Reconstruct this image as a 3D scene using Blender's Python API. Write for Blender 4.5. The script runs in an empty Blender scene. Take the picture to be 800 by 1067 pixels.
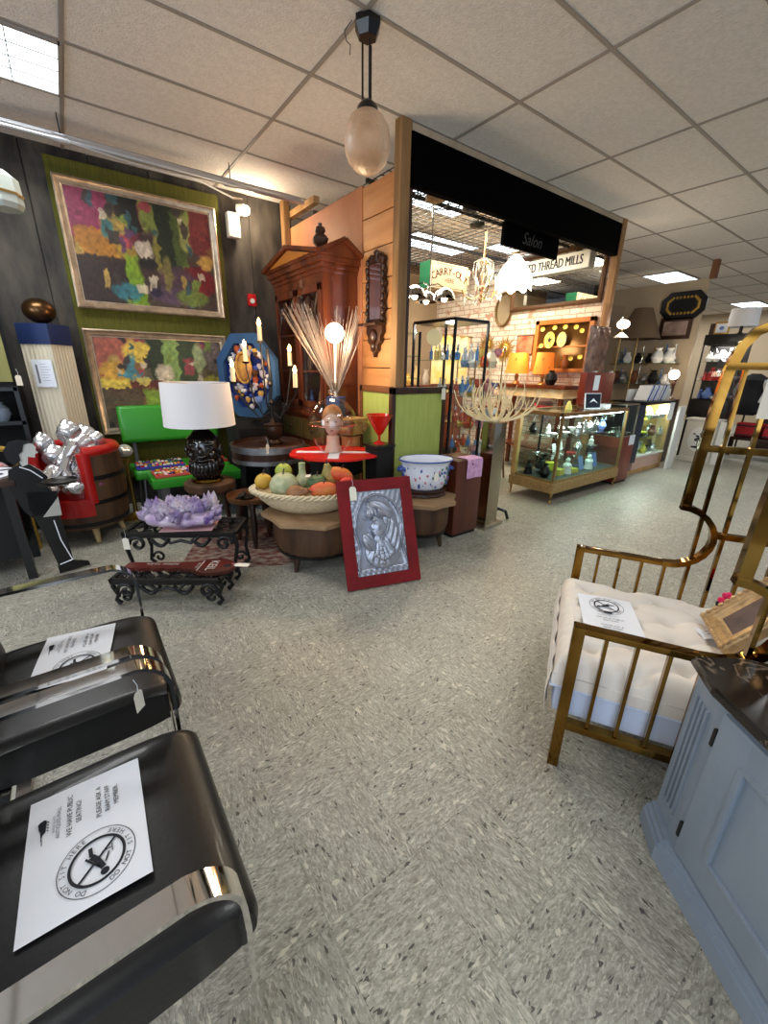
import bpy, bmesh, math, random
from mathutils import Vector, Matrix, Euler
random.seed(7)
PI = math.pi
S = bpy.context.scene
COL = S.collection
# ------------------------------------------------------------------ camera, light, exposure
F, PITCH, YAW, ROLL, EYE, CEIL = 425.94, .3382, .9316, .0177, 1.43, 3.116
fw = Vector((math.cos(PITCH)*math.cos(YAW), math.cos(PITCH)*math.sin(YAW), -math.sin(PITCH)))
rt = Vector((math.sin(YAW), -math.cos(YAW), 0)); up = rt.cross(fw)
R2 = rt*math.cos(ROLL)+up*math.sin(ROLL); U2 = -rt*math.sin(ROLL)+up*math.cos(ROLL)
cd = bpy.data.cameras.new('camera'); cam = bpy.data.objects.new('camera', cd); COL.objects.link(cam)
cam.matrix_world = Matrix(((R2.x, U2.x, -fw.x, 0), (R2.y, U2.y, -fw.y, 0), (R2.z, U2.z, -fw.z, EYE), (0, 0, 0, 1)))
cd.sensor_fit = 'VERTICAL'; cd.sensor_height = 24; cd.lens = 24*F/1067; cd.clip_start = .02; cd.clip_end = 100
S.camera = cam
W = bpy.data.worlds.new('world'); S.world = W; W.use_nodes = True
W.node_tree.nodes['Background'].inputs[0].default_value = (.62, .72, .88, 1)
W.node_tree.nodes['Background'].inputs[1].default_value = .4
S.view_settings.view_transform = 'Standard'; S.view_settings.look = 'None'
S.view_settings.exposure = 0.14; S.view_settings.gamma = 1; S.view_settings.use_curve_mapping = False

def light(name, kind, loc, energy, color=(1, 1, 1), size=.1, sy=None, aim=None, spot=1.2):
    d = bpy.data.lights.new(name, kind); d.energy = energy; d.color = color
    o = bpy.data.objects.new(name, d); o.location = loc; COL.objects.link(o)
    if kind == 'AREA':
        d.shape = 'RECTANGLE'; d.size = size; d.size_y = sy or size
    else:
        d.shadow_soft_size = size
    if kind == 'SPOT': d.spot_size = spot; d.spot_blend = .7
    if aim: o.rotation_euler = (Vector(aim)-Vector(loc)).to_track_quat('-Z', 'Y').to_euler()
    return o
WARM = (1, .72, .45); NEUT = (1, .93, .82); COOL = (.72, .84, 1)
# daylight from the shop windows behind the camera
light('storefront_daylight', 'AREA', (-2.2, -2.6, 1.8), 125, COOL, 4.2, 2.2, (1.6, 2.0, 1.5))
light('side_window_daylight', 'AREA', (-3.0, 2.2, 1.7), 75, COOL, 1.8, 1.5, (0, 3.6, 1.0))
# fluorescent ceiling panels
def cell(i, j): return (.314+1.22*(i+.5), 2.281+.61*(j+.5))
PANELS = [(-1, 2), (7, 2), (11, 2), (1, -4), (4, -4), (-2, -4), (7, -4), (10, -1), (11, 5)]
for k, (i, j) in enumerate(PANELS):
    x, y = cell(i, j)
    light('panel_light', 'AREA', (x, y, CEIL-.06), 32 if j > 0 else 20, (.98, .98, .96), 1.1, .5, (x, y, 0))
# shop alcove lights above the wire grid
for x, y in ((3.3, 4.0), (4.7, 4.0), (4.0, 5.4)):
    light('alcove_light', 'AREA', (x, y, 3.05), 60, (1, .86, .64), 1.0, .5, (x, y, 0))

# ------------------------------------------------------------------ materials
def lin(c):
    return tuple((v/255/12.92 if v/255 <= .04045 else ((v/255+.055)/1.055)**2.4) for v in c)
MC = {}
def mat(name, rgb, rough=.5, metal=0, var=.0, scale=8, bump=0, bscale=40, stretch=(1, 1, 1), trans=0, emit=0, ecol=None, coat=0, ior=1.45, rgb2=None, alpha=1, detail=4):
    if name in MC: return MC[name]
    m = bpy.data.materials.new(name); m.use_nodes = True; MC[name] = m
    nt = m.node_tree; b = nt.nodes['Principled BSDF']; N = nt.nodes.new; L = nt.links.new
    c = lin(rgb)
    b.inputs['Base Color'].default_value = (*c, 1); b.inputs['Roughness'].default_value = rough
    b.inputs['Metallic'].default_value = metal; b.inputs['IOR'].default_value = ior
    b.inputs['Transmission Weight'].default_value = trans; b.inputs['Coat Weight'].default_value = coat
    b.inputs['Alpha'].default_value = alpha
    if emit:
        b.inputs['Emission Color'].default_value = (*lin(ecol or rgb), 1); b.inputs['Emission Strength'].default_value = emit
    if var or bump or rgb2:
        tc = N('ShaderNodeTexCoord'); mp = N('ShaderNodeMapping'); mp.inputs['Scale'].default_value = stretch
        L(tc.outputs['Object'], mp.inputs[0])
        if var or rgb2:
            n = N('ShaderNodeTexNoise'); n.inputs['Scale'].default_value = scale; n.inputs['Detail'].default_value = detail
            L(mp.outputs[0], n.inputs['Vector'])
            r = N('ShaderNodeValToRGB'); r.color_ramp.elements[0].position = .35; r.color_ramp.elements[1].position = .65
            c2 = lin(rgb2) if rgb2 else tuple(min(1, v*(1+var)) for v in c)
            c1 = c if rgb2 else tuple(v*(1-var) for v in c)
            r.color_ramp.elements[0].color = (*c1, 1); r.color_ramp.elements[1].color = (*c2, 1)
            L(n.outputs['Fac'], r.inputs[0]); L(r.outputs[0], b.inputs['Base Color'])
        if bump:
            n2 = N('ShaderNodeTexNoise'); n2.inputs['Scale'].default_value = bscale; n2.inputs['Detail'].default_value = 5
            L(mp.outputs[0], n2.inputs['Vector'])
            bp = N('ShaderNodeBump'); bp.inputs['Strength'].default_value = bump; bp.inputs['Distance'].default_value = .01
            L(n2.outputs['Fac'], bp.inputs['Height']); L(bp.outputs[0], b.inputs['Normal'])
    return m
def pane(name, tint=(255, 255, 255), refl=1.0):
    if name in MC: return MC[name]
    m = bpy.data.materials.new(name); m.use_nodes = True; MC[name] = m
    nt = m.node_tree; nt.nodes.clear(); N = nt.nodes.new; L = nt.links.new
    o = N('ShaderNodeOutputMaterial'); mx = N('ShaderNodeMixShader'); t = N('ShaderNodeBsdfTransparent'); g = N('ShaderNodeBsdfGlossy'); fr = N('ShaderNodeFresnel')
    t.inputs[0].default_value = (*lin(tint), 1); g.inputs['Roughness'].default_value = .02
    fr.inputs[0].default_value = 1.0+.45*refl
    ge = N('ShaderNodeNewGeometry'); iv = N('ShaderNodeMath'); iv.operation = 'SUBTRACT'; iv.inputs[0].default_value = 1; L(ge.outputs['Backfacing'], iv.inputs[1])
    ml = N('ShaderNodeMath'); ml.operation = 'MULTIPLY'; L(fr.outputs[0], ml.inputs[0]); L(iv.outputs[0], ml.inputs[1])
    L(ml.outputs[0], mx.inputs[0]); L(t.outputs[0], mx.inputs[1]); L(g.outputs[0], mx.inputs[2]); L(mx.outputs[0], o.inputs[0])
    return m
def wood(name, a, b_, rough=.45, sc=6, stretch=(1, 1, .12), coat=0, bump=.15):
    return mat(name, a, rough, 0, 0, sc, bump, sc*5, stretch, rgb2=b_, coat=coat, detail=8)
def vcol(name, rough=.6, metal=0, bump=0):
    if name in MC: return MC[name]
    m = mat(name, (200, 200, 200), rough, metal, bump=bump, bscale=60)
    a = m.node_tree.nodes.new('ShaderNodeAttribute'); a.attribute_name = 'Col'
    m.node_tree.links.new(a.outputs['Color'], m.node_tree.nodes['Principled BSDF'].inputs['Base Color'])
    return m

M_BLACK = mat('black_lacquer', (14, 13, 13), .3)
M_BLKM = mat('black_matte', (16, 15, 14), .8)
M_IRON = mat('cast_iron', (22, 21, 21), .45, .3, bump=.3, bscale=60)
M_CHROME = mat('chrome', (225, 222, 218), .06, 1)
M_STEEL = mat('brushed_steel', (190, 182, 165), .28, 1)
M_BRASS = mat('polished_brass', (140, 106, 48), .09, 1, rgb2=(112, 80, 32), scale=6)
M_BRASS2 = mat('dull_brass', (172, 140, 82), .35, 1)
M_LEATHER = mat('black_leather', (10, 11, 13), .38, bump=.05, bscale=90, coat=.1)
M_PAPER = mat('white_paper', (226, 229, 236), .7)
M_INK = mat('black_ink', (22, 24, 34), .7)
M_GREYINK = mat('grey_ink', (120, 124, 132), .7)
M_TAG = mat('tag_card', (228, 222, 205), .8)
M_WHITE = mat('white_paint', (222, 220, 212), .5)
M_GLASS = pane('clear_pane')
M_GLASSG = pane('greenish_pane', (236, 246, 240))
M_CRYSTAL = mat('crystal_glass', (245, 245, 245), .03, trans=1, ior=1.45)
M_GLASSB = mat('blue_glass', (150, 190, 235), .03, trans=.9)
M_MIRROR = mat('mirror_glass', (225, 228, 228), .02, 1)
M_PINE = wood('pine_planks', (176, 116, 66), (205, 146, 92), .55, 3.5, (1, .25, 2.2))
M_PLY = wood('plywood_sheet', (186, 116, 76), (206, 140, 96), .55, 2.5, (1, .8, .35))
M_POST = wood('rough_pine_post', (120, 88, 52), (168, 128, 82), .7, 9, (1, 1, .12))
M_MAHOG = wood('mahogany', (76, 34, 18), (118, 56, 28), .28, 8, (1, 1, .12), coat=.4)
M_DKWOOD = wood('dark_wood', (40, 22, 14), (64, 36, 22), .35, 8, (1, 1, .15), coat=.2)
M_BARREL = wood('barrel_oak', (58, 38, 24), (94, 64, 40), .6, 10, (1, 1, .1))
M_TOPWOOD = wood('weathered_top', (128, 98, 68), (160, 130, 96), .55, 6, (1, .2, 1))
M_OAK = wood('oak_trim', (170, 128, 70), (196, 156, 98), .5, 9, (1, 1, .3))
M_REDWOOD = wood('red_brown_panel', (104, 34, 18), (130, 46, 24), .35, 5, (1, 1, .2), coat=.2)
M_RED = mat('red_vinyl', (178, 24, 20), .35, coat=.2)
M_GREEN = mat('green_vinyl', (44, 138, 32), .38, coat=.1)
M_CANDLE = mat('ivory_candle', (226, 205, 165), .6)
M_FLAME = mat('candle_bulb', (255, 205, 140), .4, emit=28, ecol=(255, 190, 110))
M_BULB = mat('warm_bulb', (255, 225, 180), .4, emit=9, ecol=(255, 214, 160))
M_WBULB = mat('white_bulb', (255, 240, 220), .4, emit=16, ecol=(255, 226, 190))
M_GOLD = mat('old_gold', (190, 150, 70), .35, .8, bump=.3, bscale=50)
M_FRAME = mat('silvered_frame', (176, 158, 136), .34, .75, var=.2, scale=14)

# ------------------------------------------------------------------ mesh builder
class MB:
    def __init__(s): s.bm = bmesh.new(); s.mi = 0; s.cl = None
    def _f(s, fs):
        for f in fs: f.material_index = s.mi; f.smooth = True
    def grid(s, fn, nu, nv, closeu=False, closev=False, flip=False):
        V = [[s.bm.verts.new(fn(i, j)) for j in range(nv)] for i in range(nu)]
        fs = []
        for i in range(nu if closeu else nu-1):
            for j in range(nv if closev else nv-1):
                a = V[i][j]; b = V[(i+1) % nu][j]; c = V[(i+1) % nu][(j+1) % nv]; d = V[i][(j+1) % nv]
                q = (a, b, c, d) if not flip else (d, c, b, a)
                try: fs.append(s.bm.faces.new(q))
                except ValueError: pass
        s._f(fs); return V
    def poly(s, pts):
        vs = [s.bm.verts.new(p) for p in pts]
        f = s.bm.faces.new(vs); s._f([f]); return f
    def box(s, c, size, rz=0, bev=0, M=None):
        c = Vector(c); hx, hy, hz = size[0]/2, size[1]/2, size[2]/2
        R = M if M is not None else Matrix.Rotation(rz, 3, 'Z')
        t = bmesh.new()
        vs = [t.verts.new((x, y, z)) for x in (-hx, hx) for y in (-hy, hy) for z in (-hz, hz)]
        for q in ((0, 1, 3, 2), (4, 6, 7, 5), (0, 4, 5, 1), (2, 3, 7, 6), (0, 2, 6, 4), (1, 5, 7, 3)): t.faces.new([vs[k] for k in q])
        if bev: bmesh.ops.bevel(t, geom=list(t.edges), offset=min(bev, hx*.9, hy*.9, hz*.9), segments=2, affect='EDGES', profile=.7)
        mp = {}
        for v in t.verts: mp[v.index if False else v] = s.bm.verts.new(c+R @ v.co)
        s._f([s.bm.faces.new([mp[v] for v in f.verts]) for f in t.faces]); t.free()
    def b2(s, lo, hi, bev=0):
        s.box([(a+b)/2 for a, b in zip(lo, hi)], [abs(b-a) for a, b in zip(lo, hi)], bev=bev)
    def bar(s, p0, p1, w, h, upv=(0, 0, 1), bev=0):
        p0 = Vector(p0); p1 = Vector(p1); d = (p1-p0); l = d.length; d.normalize(); u = Vector(upv)
        x = d.cross(u)
        if x.length < 1e-4: x = d.cross(Vector((1, 0, 0)))
        x.normalize(); u = x.cross(d)
        M = Matrix((x, d, u)).transposed()
        s.box((p0+p1)/2, (w, l, h), M=M, bev=bev)
    def tube(s, pts, r, n=8, closed=False, rs=None, sect=None, caps=True, upv=None):
        pts = [Vector(p) for p in pts]; m = len(pts)
        def tan(i):
            a = pts[(i-1) % m] if closed or i > 0 else pts[i]; b = pts[(i+1) % m] if closed or i < m-1 else pts[i]
            return (b-a).normalized()
        t = tan(0); u = Vector(upv) if upv else (Vector((0, 0, 1)) if abs(t.z) < .9 else Vector((1, 0, 0)))
        fr = []
        for i in range(m):
            t = tan(i)
            if upv: u = Vector(upv)
            x = t.cross(u)
            if x.length < 1e-5: x = t.cross(Vector((1, .3, 0)))
            x.normalize(); u = x.cross(t).normalized(); fr.append((x, u))
        if sect is None: sect = [(math.cos(2*PI*k/n), math.sin(2*PI*k/n)) for k in range(n)]
        n = len(sect)
        V = s.grid(lambda i, j: pts[i]+(fr[i][0]*sect[j][0]+fr[i][1]*sect[j][1])*(rs[i] if rs else r), m, n, closed, True)
        if caps and not closed:
            try: s._f([s.bm.faces.new(V[0]), s.bm.faces.new(V[-1][::-1])])
            except ValueError: pass
    def cyl(s, p0, p1, r0, r1=None, n=16): s.tube([p0, p1], 1, n, rs=[r0, r0 if r1 is None else r1])
    def lathe(s, prof, c=(0, 0, 0), n=24, sx=1, sy=1, M=None, wob=None):
        c = Vector(c); R = M or Matrix.Identity(3)
        def fn(i, j):
            r, z = prof[j]; a = 2*PI*i/n
            if wob: r = r*(1+wob(a, z))
            return c+R @ Vector((r*sx*math.cos(a), r*sy*math.sin(a), z))
        V = s.grid(fn, n, len(prof), True, False)
        for e in (0, -1):
            if prof[e][0] > 1e-4 and not getattr(s, 'nocap', False):
                try: s._f([s.bm.faces.new([V[i][e] for i in (range(n) if e == -1 else range(n-1, -1, -1))])])
                except ValueError: pass
    def ball(s, c, r, nu=16, nv=10, M=None, disp=None):
        c = Vector(c); r = (r, r, r) if isinstance(r, (int, float)) else r; R = M or Matrix.Identity(3)
        def fn(i, j):
            a = 2*PI*i/nu; b = -PI/2+PI*(j+.02)/(nv-1+.04)
            v = Vector((math.cos(a)*math.cos(b), math.sin(a)*math.cos(b), math.sin(b)))
            k = 1+(disp(v) if disp else 0)
            return c+R @ Vector((v.x*r[0]*k, v.y*r[1]*k, v.z*r[2]*k))
        V = s.grid(fn, nu, nv, True, False)
        s._f([s.bm.faces.new([V[i][0] for i in range(nu-1, -1, -1)]), s.bm.faces.new([V[i][-1] for i in range(nu)])])
    def prism(s, poly, h, M=None, z0=0):
        M = M or Matrix.Identity(4)
        a = [s.bm.verts.new(M @ Vector((p[0], p[1], z0))) for p in poly]; b = [s.bm.verts.new(M @ Vector((p[0], p[1], z0+h))) for p in poly]
        n = len(poly); fs = [s.bm.faces.new(b), s.bm.faces.new(a[::-1])]
        for i in range(n): fs.append(s.bm.faces.new((a[i], a[(i+1) % n], b[(i+1) % n], b[i])))
        s._f(fs)
    def ring(s, R, r, c=(0, 0, 0), M=None, n=40, m=8, sx=1, sy=1, flat=None):
        Rm = M or Matrix.Identity(3)
        pts = [Vector(c)+Rm @ Vector((R*sx*math.cos(2*PI*k/n), R*sy*math.sin(2*PI*k/n), 0)) for k in range(n)]
        s.tube(pts, r, m, closed=True, upv=Rm @ Vector((0, 0, 1)), sect=flat)
    def annulus(s, R0, R1, M, n=48):
        M = M or Matrix.Identity(4)
        s.grid(lambda i, j: M @ Vector(((R0, R1)[j]*math.cos(-2*PI*i/n), (R0, R1)[j]*math.sin(-2*PI*i/n), 0)), n, 2, True)
    def text(s, body, size, M, extrude=0, align='CENTER', sx=1, font=None, spacing=1):
        cu = bpy.data.curves.new('tmp', 'FONT'); cu.body = body; cu.size = size; cu.align_x = align; cu.align_y = 'CENTER'; cu.extrude = extrude; cu.resolution_u = 3
        cu.space_character = spacing
        o = bpy.data.objects.new('tmp', cu); COL.objects.link(o)
        me = bpy.data.meshes.new_from_object(o.evaluated_get(bpy.context.evaluated_depsgraph_get()))
        vs = [s.bm.verts.new(M @ Vector((v.co.x*sx, v.co.y, v.co.z))) for v in me.vertices]
        fs = []
        for p in me.polygons:
            try: fs.append(s.bm.faces.new([vs[k] for k in p.vertices]))
            except ValueError: pass
        s._f(fs); bpy.data.meshes.remove(me); bpy.data.objects.remove(o); bpy.data.curves.remove(cu)
    def build(s, name, mats, parent=None, loc=None, rot=None, sharp=38, label=None, col=None):
        me = bpy.data.meshes.new(name)
        if col is not None:   # per-vertex colour function
            lay = s.bm.loops.layers.color.new('Col')
            for f in s.bm.faces:
                for l in f.loops:
                    c = col(l.vert.co, f); l[lay] = (*c, 1)
        s.bm.normal_update(); s.bm.to_mesh(me); s.bm.free()
        for m in (mats if isinstance(mats, (list, tuple)) else [mats]): me.materials.append(m)
        try: me.set_sharp_from_angle(angle=math.radians(sharp))
        except Exception: pass
        o = bpy.data.objects.new(name, me); COL.objects.link(o)
        if parent: o.parent = parent
        if loc: o.location = loc
        if rot is not None: o.rotation_euler = rot if not isinstance(rot, (int, float)) else (0, 0, rot)
        if label: o['label'] = label
        return o
def tag(o, label, cat, group=None, kind=None):
    if label: o['label'] = label
    if cat: o['category'] = cat
    if group: o['group'] = group
    if kind: o['kind'] = kind
    return o
def thing(name, label, cat, loc=(0, 0, 0), rot=0, group=None):
    o = bpy.data.objects.new(name, None); COL.objects.link(o); o.empty_display_size = .05
    o.location = loc; o.rotation_euler = rot if not isinstance(rot, (int, float)) else (0, 0, rot)
    return tag(o, label, cat, group)
def struct(o): o['kind'] = 'structure'; return o
def dup(root, loc, rot=None, label=None, group=None):
    r = root.copy(); COL.objects.link(r); r.location = loc
    if rot is not None: r.rotation_euler = rot if not isinstance(rot, (int, float)) else (0, 0, rot)
    if label: r['label'] = label
    if group: r['group'] = group
    for ch in list(root.children):
        c = ch.copy(); COL.objects.link(c); c.parent = r
        for g in ch.children:
            d = g.copy(); COL.objects.link(d); d.parent = c
    return r
def T(x=0, y=0, z=0): return Matrix.Translation((x, y, z))
def RZ(a): return Matrix.Rotation(a, 4, 'Z')
def RX(a): return Matrix.Rotation(a, 4, 'X')
def RY(a): return Matrix.Rotation(a, 4, 'Y')
def frameM(o, x, y):   # 4x4 matrix with given origin, x axis, y axis
    x = Vector(x).normalized(); y = Vector(y).normalized(); z = x.cross(y)
    return Matrix(((x.x, y.x, z.x, o[0]), (x.y, y.y, z.y, o[1]), (x.z, y.z, z.z, o[2]), (0, 0, 0, 1)))
def one(name, label, cat, mb, m, loc=None, rot=None, group=None, **kw):
    return tag(mb.build(name, m, None, loc, rot, **kw), label, cat, group)
def price_tag(name, label, loc, rot=0, s=1.0, lie=False, group=None, string=True):
    t = thing(name, label, 'tag', loc, rot, group)
    mb = MB()
    mb.prism([(-.014*s, -.055*s), (.014*s, -.055*s), (.014*s, -.008*s), (.008*s, 0), (-.008*s, 0), (-.014*s, -.008*s)], .0008, Matrix.Identity(4) if lie else RX(PI/2))
    mb.build('card', M_TAG, t)
    if string:
        mb = MB()
        if lie: mb.tube([(0, -.004, .001), (.006, .012, .003), (.015, .022, .0015)], .0008, 5)
        else: mb.tube([(0, -.001, -.004*s), (.004*s, 0, .015*s), (0, .004*s, .035*s)], .0009, 5)
        mb.build('string', M_PAPER, t)
    return t
# ------------------------------------------------------------------ FLOOR
def floor_mat():
    m = bpy.data.materials.new('flecked_vinyl_tile'); m.use_nodes = True; nt = m.node_tree; N = nt.nodes.new; L = nt.links.new
    b = nt.nodes['Principled BSDF']
    def math_(op, a, bb=None):
        n = N('ShaderNodeMath'); n.operation = op
        for k, v in enumerate((a, bb)):
            if v is None: continue
            if isinstance(v, (int, float)): n.inputs[k].default_value = v
            else: L(v, n.inputs[k])
        return n.outputs[0]
    tc = N('ShaderNodeTexCoord'); sp = N('ShaderNodeSeparateXYZ'); L(tc.outputs['Object'], sp.inputs[0])
    tx = math_('DIVIDE', math_('ADD', sp.outputs[0], .006), .3048); ty = math_('DIVIDE', math_('ADD', sp.outputs[1], -.008), .3048)
    ix = math_('FLOOR', tx); iy = math_('FLOOR', ty); fx = math_('FRACT', tx); fy = math_('FRACT', ty)
    par = math_('FLOORED_MODULO', math_('ADD', ix, iy), 2.0)
    def streak(sa, sb, off):
        c1 = N('ShaderNodeCombineXYZ'); L(math_('MULTIPLY', fx, sa), c1.inputs[0]); L(math_('MULTIPLY', fy, sb), c1.inputs[1])
        c2 = N('ShaderNodeCombineXYZ'); L(math_('MULTIPLY', fy, sa), c2.inputs[0]); L(math_('MULTIPLY', fx, sb), c2.inputs[1])
        mx = N('ShaderNodeMix'); mx.data_type = 'VECTOR'; L(par, mx.inputs[0]); L(c1.outputs[0], mx.inputs[4]); L(c2.outputs[0], mx.inputs[5])
        o = N('ShaderNodeCombineXYZ'); L(math_('MULTIPLY', ix, 13.7+off), o.inputs[0]); L(math_('MULTIPLY', iy, 9.3+off), o.inputs[1]); L(math_('MULTIPLY', math_('ADD', ix, math_('MULTIPLY', iy, 3.1)), 5.0), o.inputs[2])
        ad = N('ShaderNodeVectorMath'); L(mx.outputs[1], ad.inputs[0]); L(o.outputs[0], ad.inputs[1]); return ad.outputs[0]
    def chips(sa, sb, off, stops, ramp_interp='LINEAR'):
        v = streak(sa, sb, off)
        nd = N('ShaderNodeTexNoise'); nd.inputs['Scale'].default_value = .35; nd.inputs['Detail'].default_value = 2; L(v, nd.inputs['Vector'])
        sb_ = N('ShaderNodeVectorMath'); sb_.operation = 'SUBTRACT'; L(nd.outputs['Color'], sb_.inputs[0]); sb_.inputs[1].default_value = (.5, .5, .5)
        sc = N('ShaderNodeVectorMath'); sc.operation = 'SCALE'; L(sb_.outputs[0], sc.inputs[0]); sc.inputs['Scale'].default_value = 3.4
        ad = N('ShaderNodeVectorMath'); L(v, ad.inputs[0]); L(sc.outputs[0], ad.inputs[1])
        vo = N('ShaderNodeTexVoronoi'); vo.inputs['Scale'].default_value = 1; vo.inputs['Randomness'].default_value = 1; L(ad.outputs[0], vo.inputs['Vector'])
        sx = N('ShaderNodeSeparateColor'); L(vo.outputs['Color'], sx.inputs[0])
        r = N('ShaderNodeValToRGB'); el = r.color_ramp.elements
        while len(el) > 1: el.remove(el[0])
        el[0].position = stops[0][0]; el[0].color = (*stops[0][1], 1)
        for p, c in stops[1:]: e = el.new(p); e.color = (*c, 1)
        L(sx.outputs[0], r.inputs[0]); return r.outputs[0], sx.outputs[1]
    big, _ = chips(14, 50, 0, [(0, lin((110, 108, 98))), (.12, lin((134, 131, 119))), (.5, lin((151, 148, 135))), (.86, lin((166, 163, 150))), (1, lin((188, 185, 171)))])
    fine, rnd_ = chips(34, 80, 31, [(0, lin((94, 90, 80))), (.07, lin((112, 109, 98))), (.3, lin((140, 137, 124))), (.6, lin((158, 155, 142))), (.85, lin((182, 179, 166))), (1, lin((206, 200, 184)))])
    m0 = N('ShaderNodeMix'); m0.data_type = 'RGBA'; m0.inputs[0].default_value = .5; L(big, m0.inputs[6]); L(fine, m0.inputs[7])
    flk, sel = chips(22, 52, 57, [(0, (0, 0, 0)), (.977, (0, 0, 0)), (.98, (.9, .9, .9)), (1, (1, 1, 1))])
    m2a = N('ShaderNodeMix'); m2a.data_type = 'RGBA'; L(flk, m2a.inputs[0]); L(m0.outputs[2], m2a.inputs[6]); m2a.inputs[7].default_value = (*lin((70, 68, 64)), 1)
    flk2, _2 = chips(15, 34, 83, [(0, (0, 0, 0)), (.97, (0, 0, 0)), (.974, (.7, .7, .7)), (1, (.9, .9, .9))])
    m2 = N('ShaderNodeMix'); m2.data_type = 'RGBA'; L(flk2, m2.inputs[0]); L(m2a.outputs[2], m2.inputs[6]); m2.inputs[7].default_value = (*lin((200, 194, 176)), 1)
    n1 = N('ShaderNodeTexNoise'); n1.inputs['Scale'].default_value = 2.0; L(tc.outputs['Object'], n1.inputs['Vector'])
    # tile tint + seams
    wn = N('ShaderNodeTexWhiteNoise'); wn.noise_dimensions = '2D'; cv = N('ShaderNodeCombineXYZ'); L(ix, cv.inputs[0]); L(iy, cv.inputs[1]); L(cv.outputs[0], wn.inputs['Vector'])
    seam = math_('MINIMUM', math_('MINIMUM', fx, math_('SUBTRACT', 1.0, fx)), math_('MINIMUM', fy, math_('SUBTRACT', 1.0, fy)))
    sm = math_('GREATER_THAN', seam, .0035)
    k = math_('MULTIPLY', math_('ADD', math_('MULTIPLY', wn.outputs['Value'], .14), .90), math_('ADD', math_('MULTIPLY', sm, .28), .72))
    hs = N('ShaderNodeHueSaturation'); L(k, hs.inputs['Value']); L(m2.outputs[2], hs.inputs['Color'])
    L(hs.outputs[0], b.inputs['Base Color']); b.inputs['Roughness'].default_value = .42
    bp = N('ShaderNodeBump'); bp.inputs['Strength'].default_value = .08; bp.inputs['Distance'].default_value = .004; L(n1.outputs['Fac'], bp.inputs['Height']); L(bp.outputs[0], b.inputs['Normal'])
    return m
mb = MB(); mb.b2((-3.2, -3.2, -.1), (16, 8, 0)); struct(mb.build('floor', floor_mat()))
# ------------------------------------------------------------------ CEILING
M_CTILE = mat('acoustic_tile', (216, 211, 206), .9, var=.06, scale=38, bump=1.0, bscale=70)
M_TBAR = mat('ceiling_tee', (142, 134, 126), .6)
mb = MB(); mb.b2((-3.2, -3.2, CEIL), (16, 8, CEIL+.1)); struct(mb.build('ceiling', M_CTILE))
mb = MB()
for i in range(-3, 14): x = .314+1.22*i; mb.b2((x-.012, -3.2, CEIL-.006), (x+.012, 8, CEIL+.002))
for j in range(-9, 10): y = 2.281+.61*j; mb.b2((-3.2, y-.012, CEIL-.005), (16, y+.012, CEIL+.002))
struct(mb.build('trim_1', M_TBAR))
M_DIFF = mat('fluorescent_diffuser', (240, 246, 250), .5, emit=3.2, ecol=(225, 240, 250))
for k, (i, j) in enumerate(PANELS):
    x, y = cell(i, j)
    nm = ['fluorescent panel in the ceiling at the left above the paintings', 'bright fluorescent panel in the ceiling above the beige partition', 'farthest fluorescent panel in the ceiling above the white drum lamp'][k] if k < 3 else 'fluorescent ceiling panel behind the viewpoint, over the chairs'
    t = thing('ceiling_light', nm, 'ceiling light', (x, y, CEIL-.012), group='ceiling light panels')
    mb = MB()
    for s in (-1, 1):
        mb.box((s*.6, 0, 0), (.02, .6, .012)); mb.box((0, s*.29, 0), (1.2, .02, .012))
    mb.build('panel_frame', M_TBAR, t)
    mb = MB(); mb.box((0, 0, .002), (1.18, .56, .004)); mb.build('diffuser', M_DIFF, t)
    mb = MB()
    for a in range(1, 5): mb.box((-.6+a*.24, 0, -.003), (.006, .56, .004))
    for a in (-1, 0, 1): mb.box((0, a*.14, -.003), (1.18, .006, .004))
    mb.build('grille', M_TBAR, t)
# ------------------------------------------------------------------ WALLS
M_PLANKB = mat('charred_plank', (30, 28, 26), .75, rgb2=(74, 68, 60), scale=7, stretch=(1, 1, .3), bump=.5, bscale=50, detail=9)
mb = MB()
for k in range(13):
    x = -3.2+k*.46
    mb.b2((x+.004, 5.0+.004*(k % 3), 0), (min(x+.456, 2.34), 5.08, CEIL))
mb.b2((-3.2, 5.03, 0), (2.34, 5.1, CEIL)); struct(mb.build('wall_back', M_PLANKB))
M_BEIGE = mat('beige_wall', (188, 168, 140), .85, var=.05, scale=2)
mb = MB(); mb.b2((-3.2, -3.2, 0), (-3.1, 5.1, CEIL)); struct(mb.build('wall_left', M_BEIGE))
mb = MB()
for a, b in (((-3.1, 1.25, .9), (-3.06, 1.31, 2.5)), ((-3.1, 3.09, .9), (-3.06, 3.15, 2.5)), ((-3.1, 1.25, .9), (-3.06, 3.15, .96)), ((-3.1, 1.25, 2.44), (-3.06, 3.15, 2.5)), ((-3.1, 2.18, .9), (-3.07, 2.22, 2.5))): mb.b2(a, b)
struct(mb.build('window_1', M_WHITE))
mb = MB(); mb.b2((15.9, -3.2, 0), (16, 8, CEIL)); struct(mb.build('wall_right', M_BEIGE))
mb = MB(); mb.b2((2.42, 7.9, 0), (16, 8.0, CEIL)); struct(mb.build('wall_far', M_BEIGE))
mb = MB(); mb.b2((2.35, 6.2, 0), (5.75, 6.28, CEIL)); struct(mb.build('wall_alcove', mat('alcove_wall', (160, 140, 114), .85, var=.06, scale=3)))
mb = MB(); mb.b2((8.46, 2.80, 2.86), (8.56, 2.88, CEIL)); struct(mb.build('trim_2', wood('stained_post', (120, 76, 48), (142, 94, 62), .6, 8, (1, 1, .1))))
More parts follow.
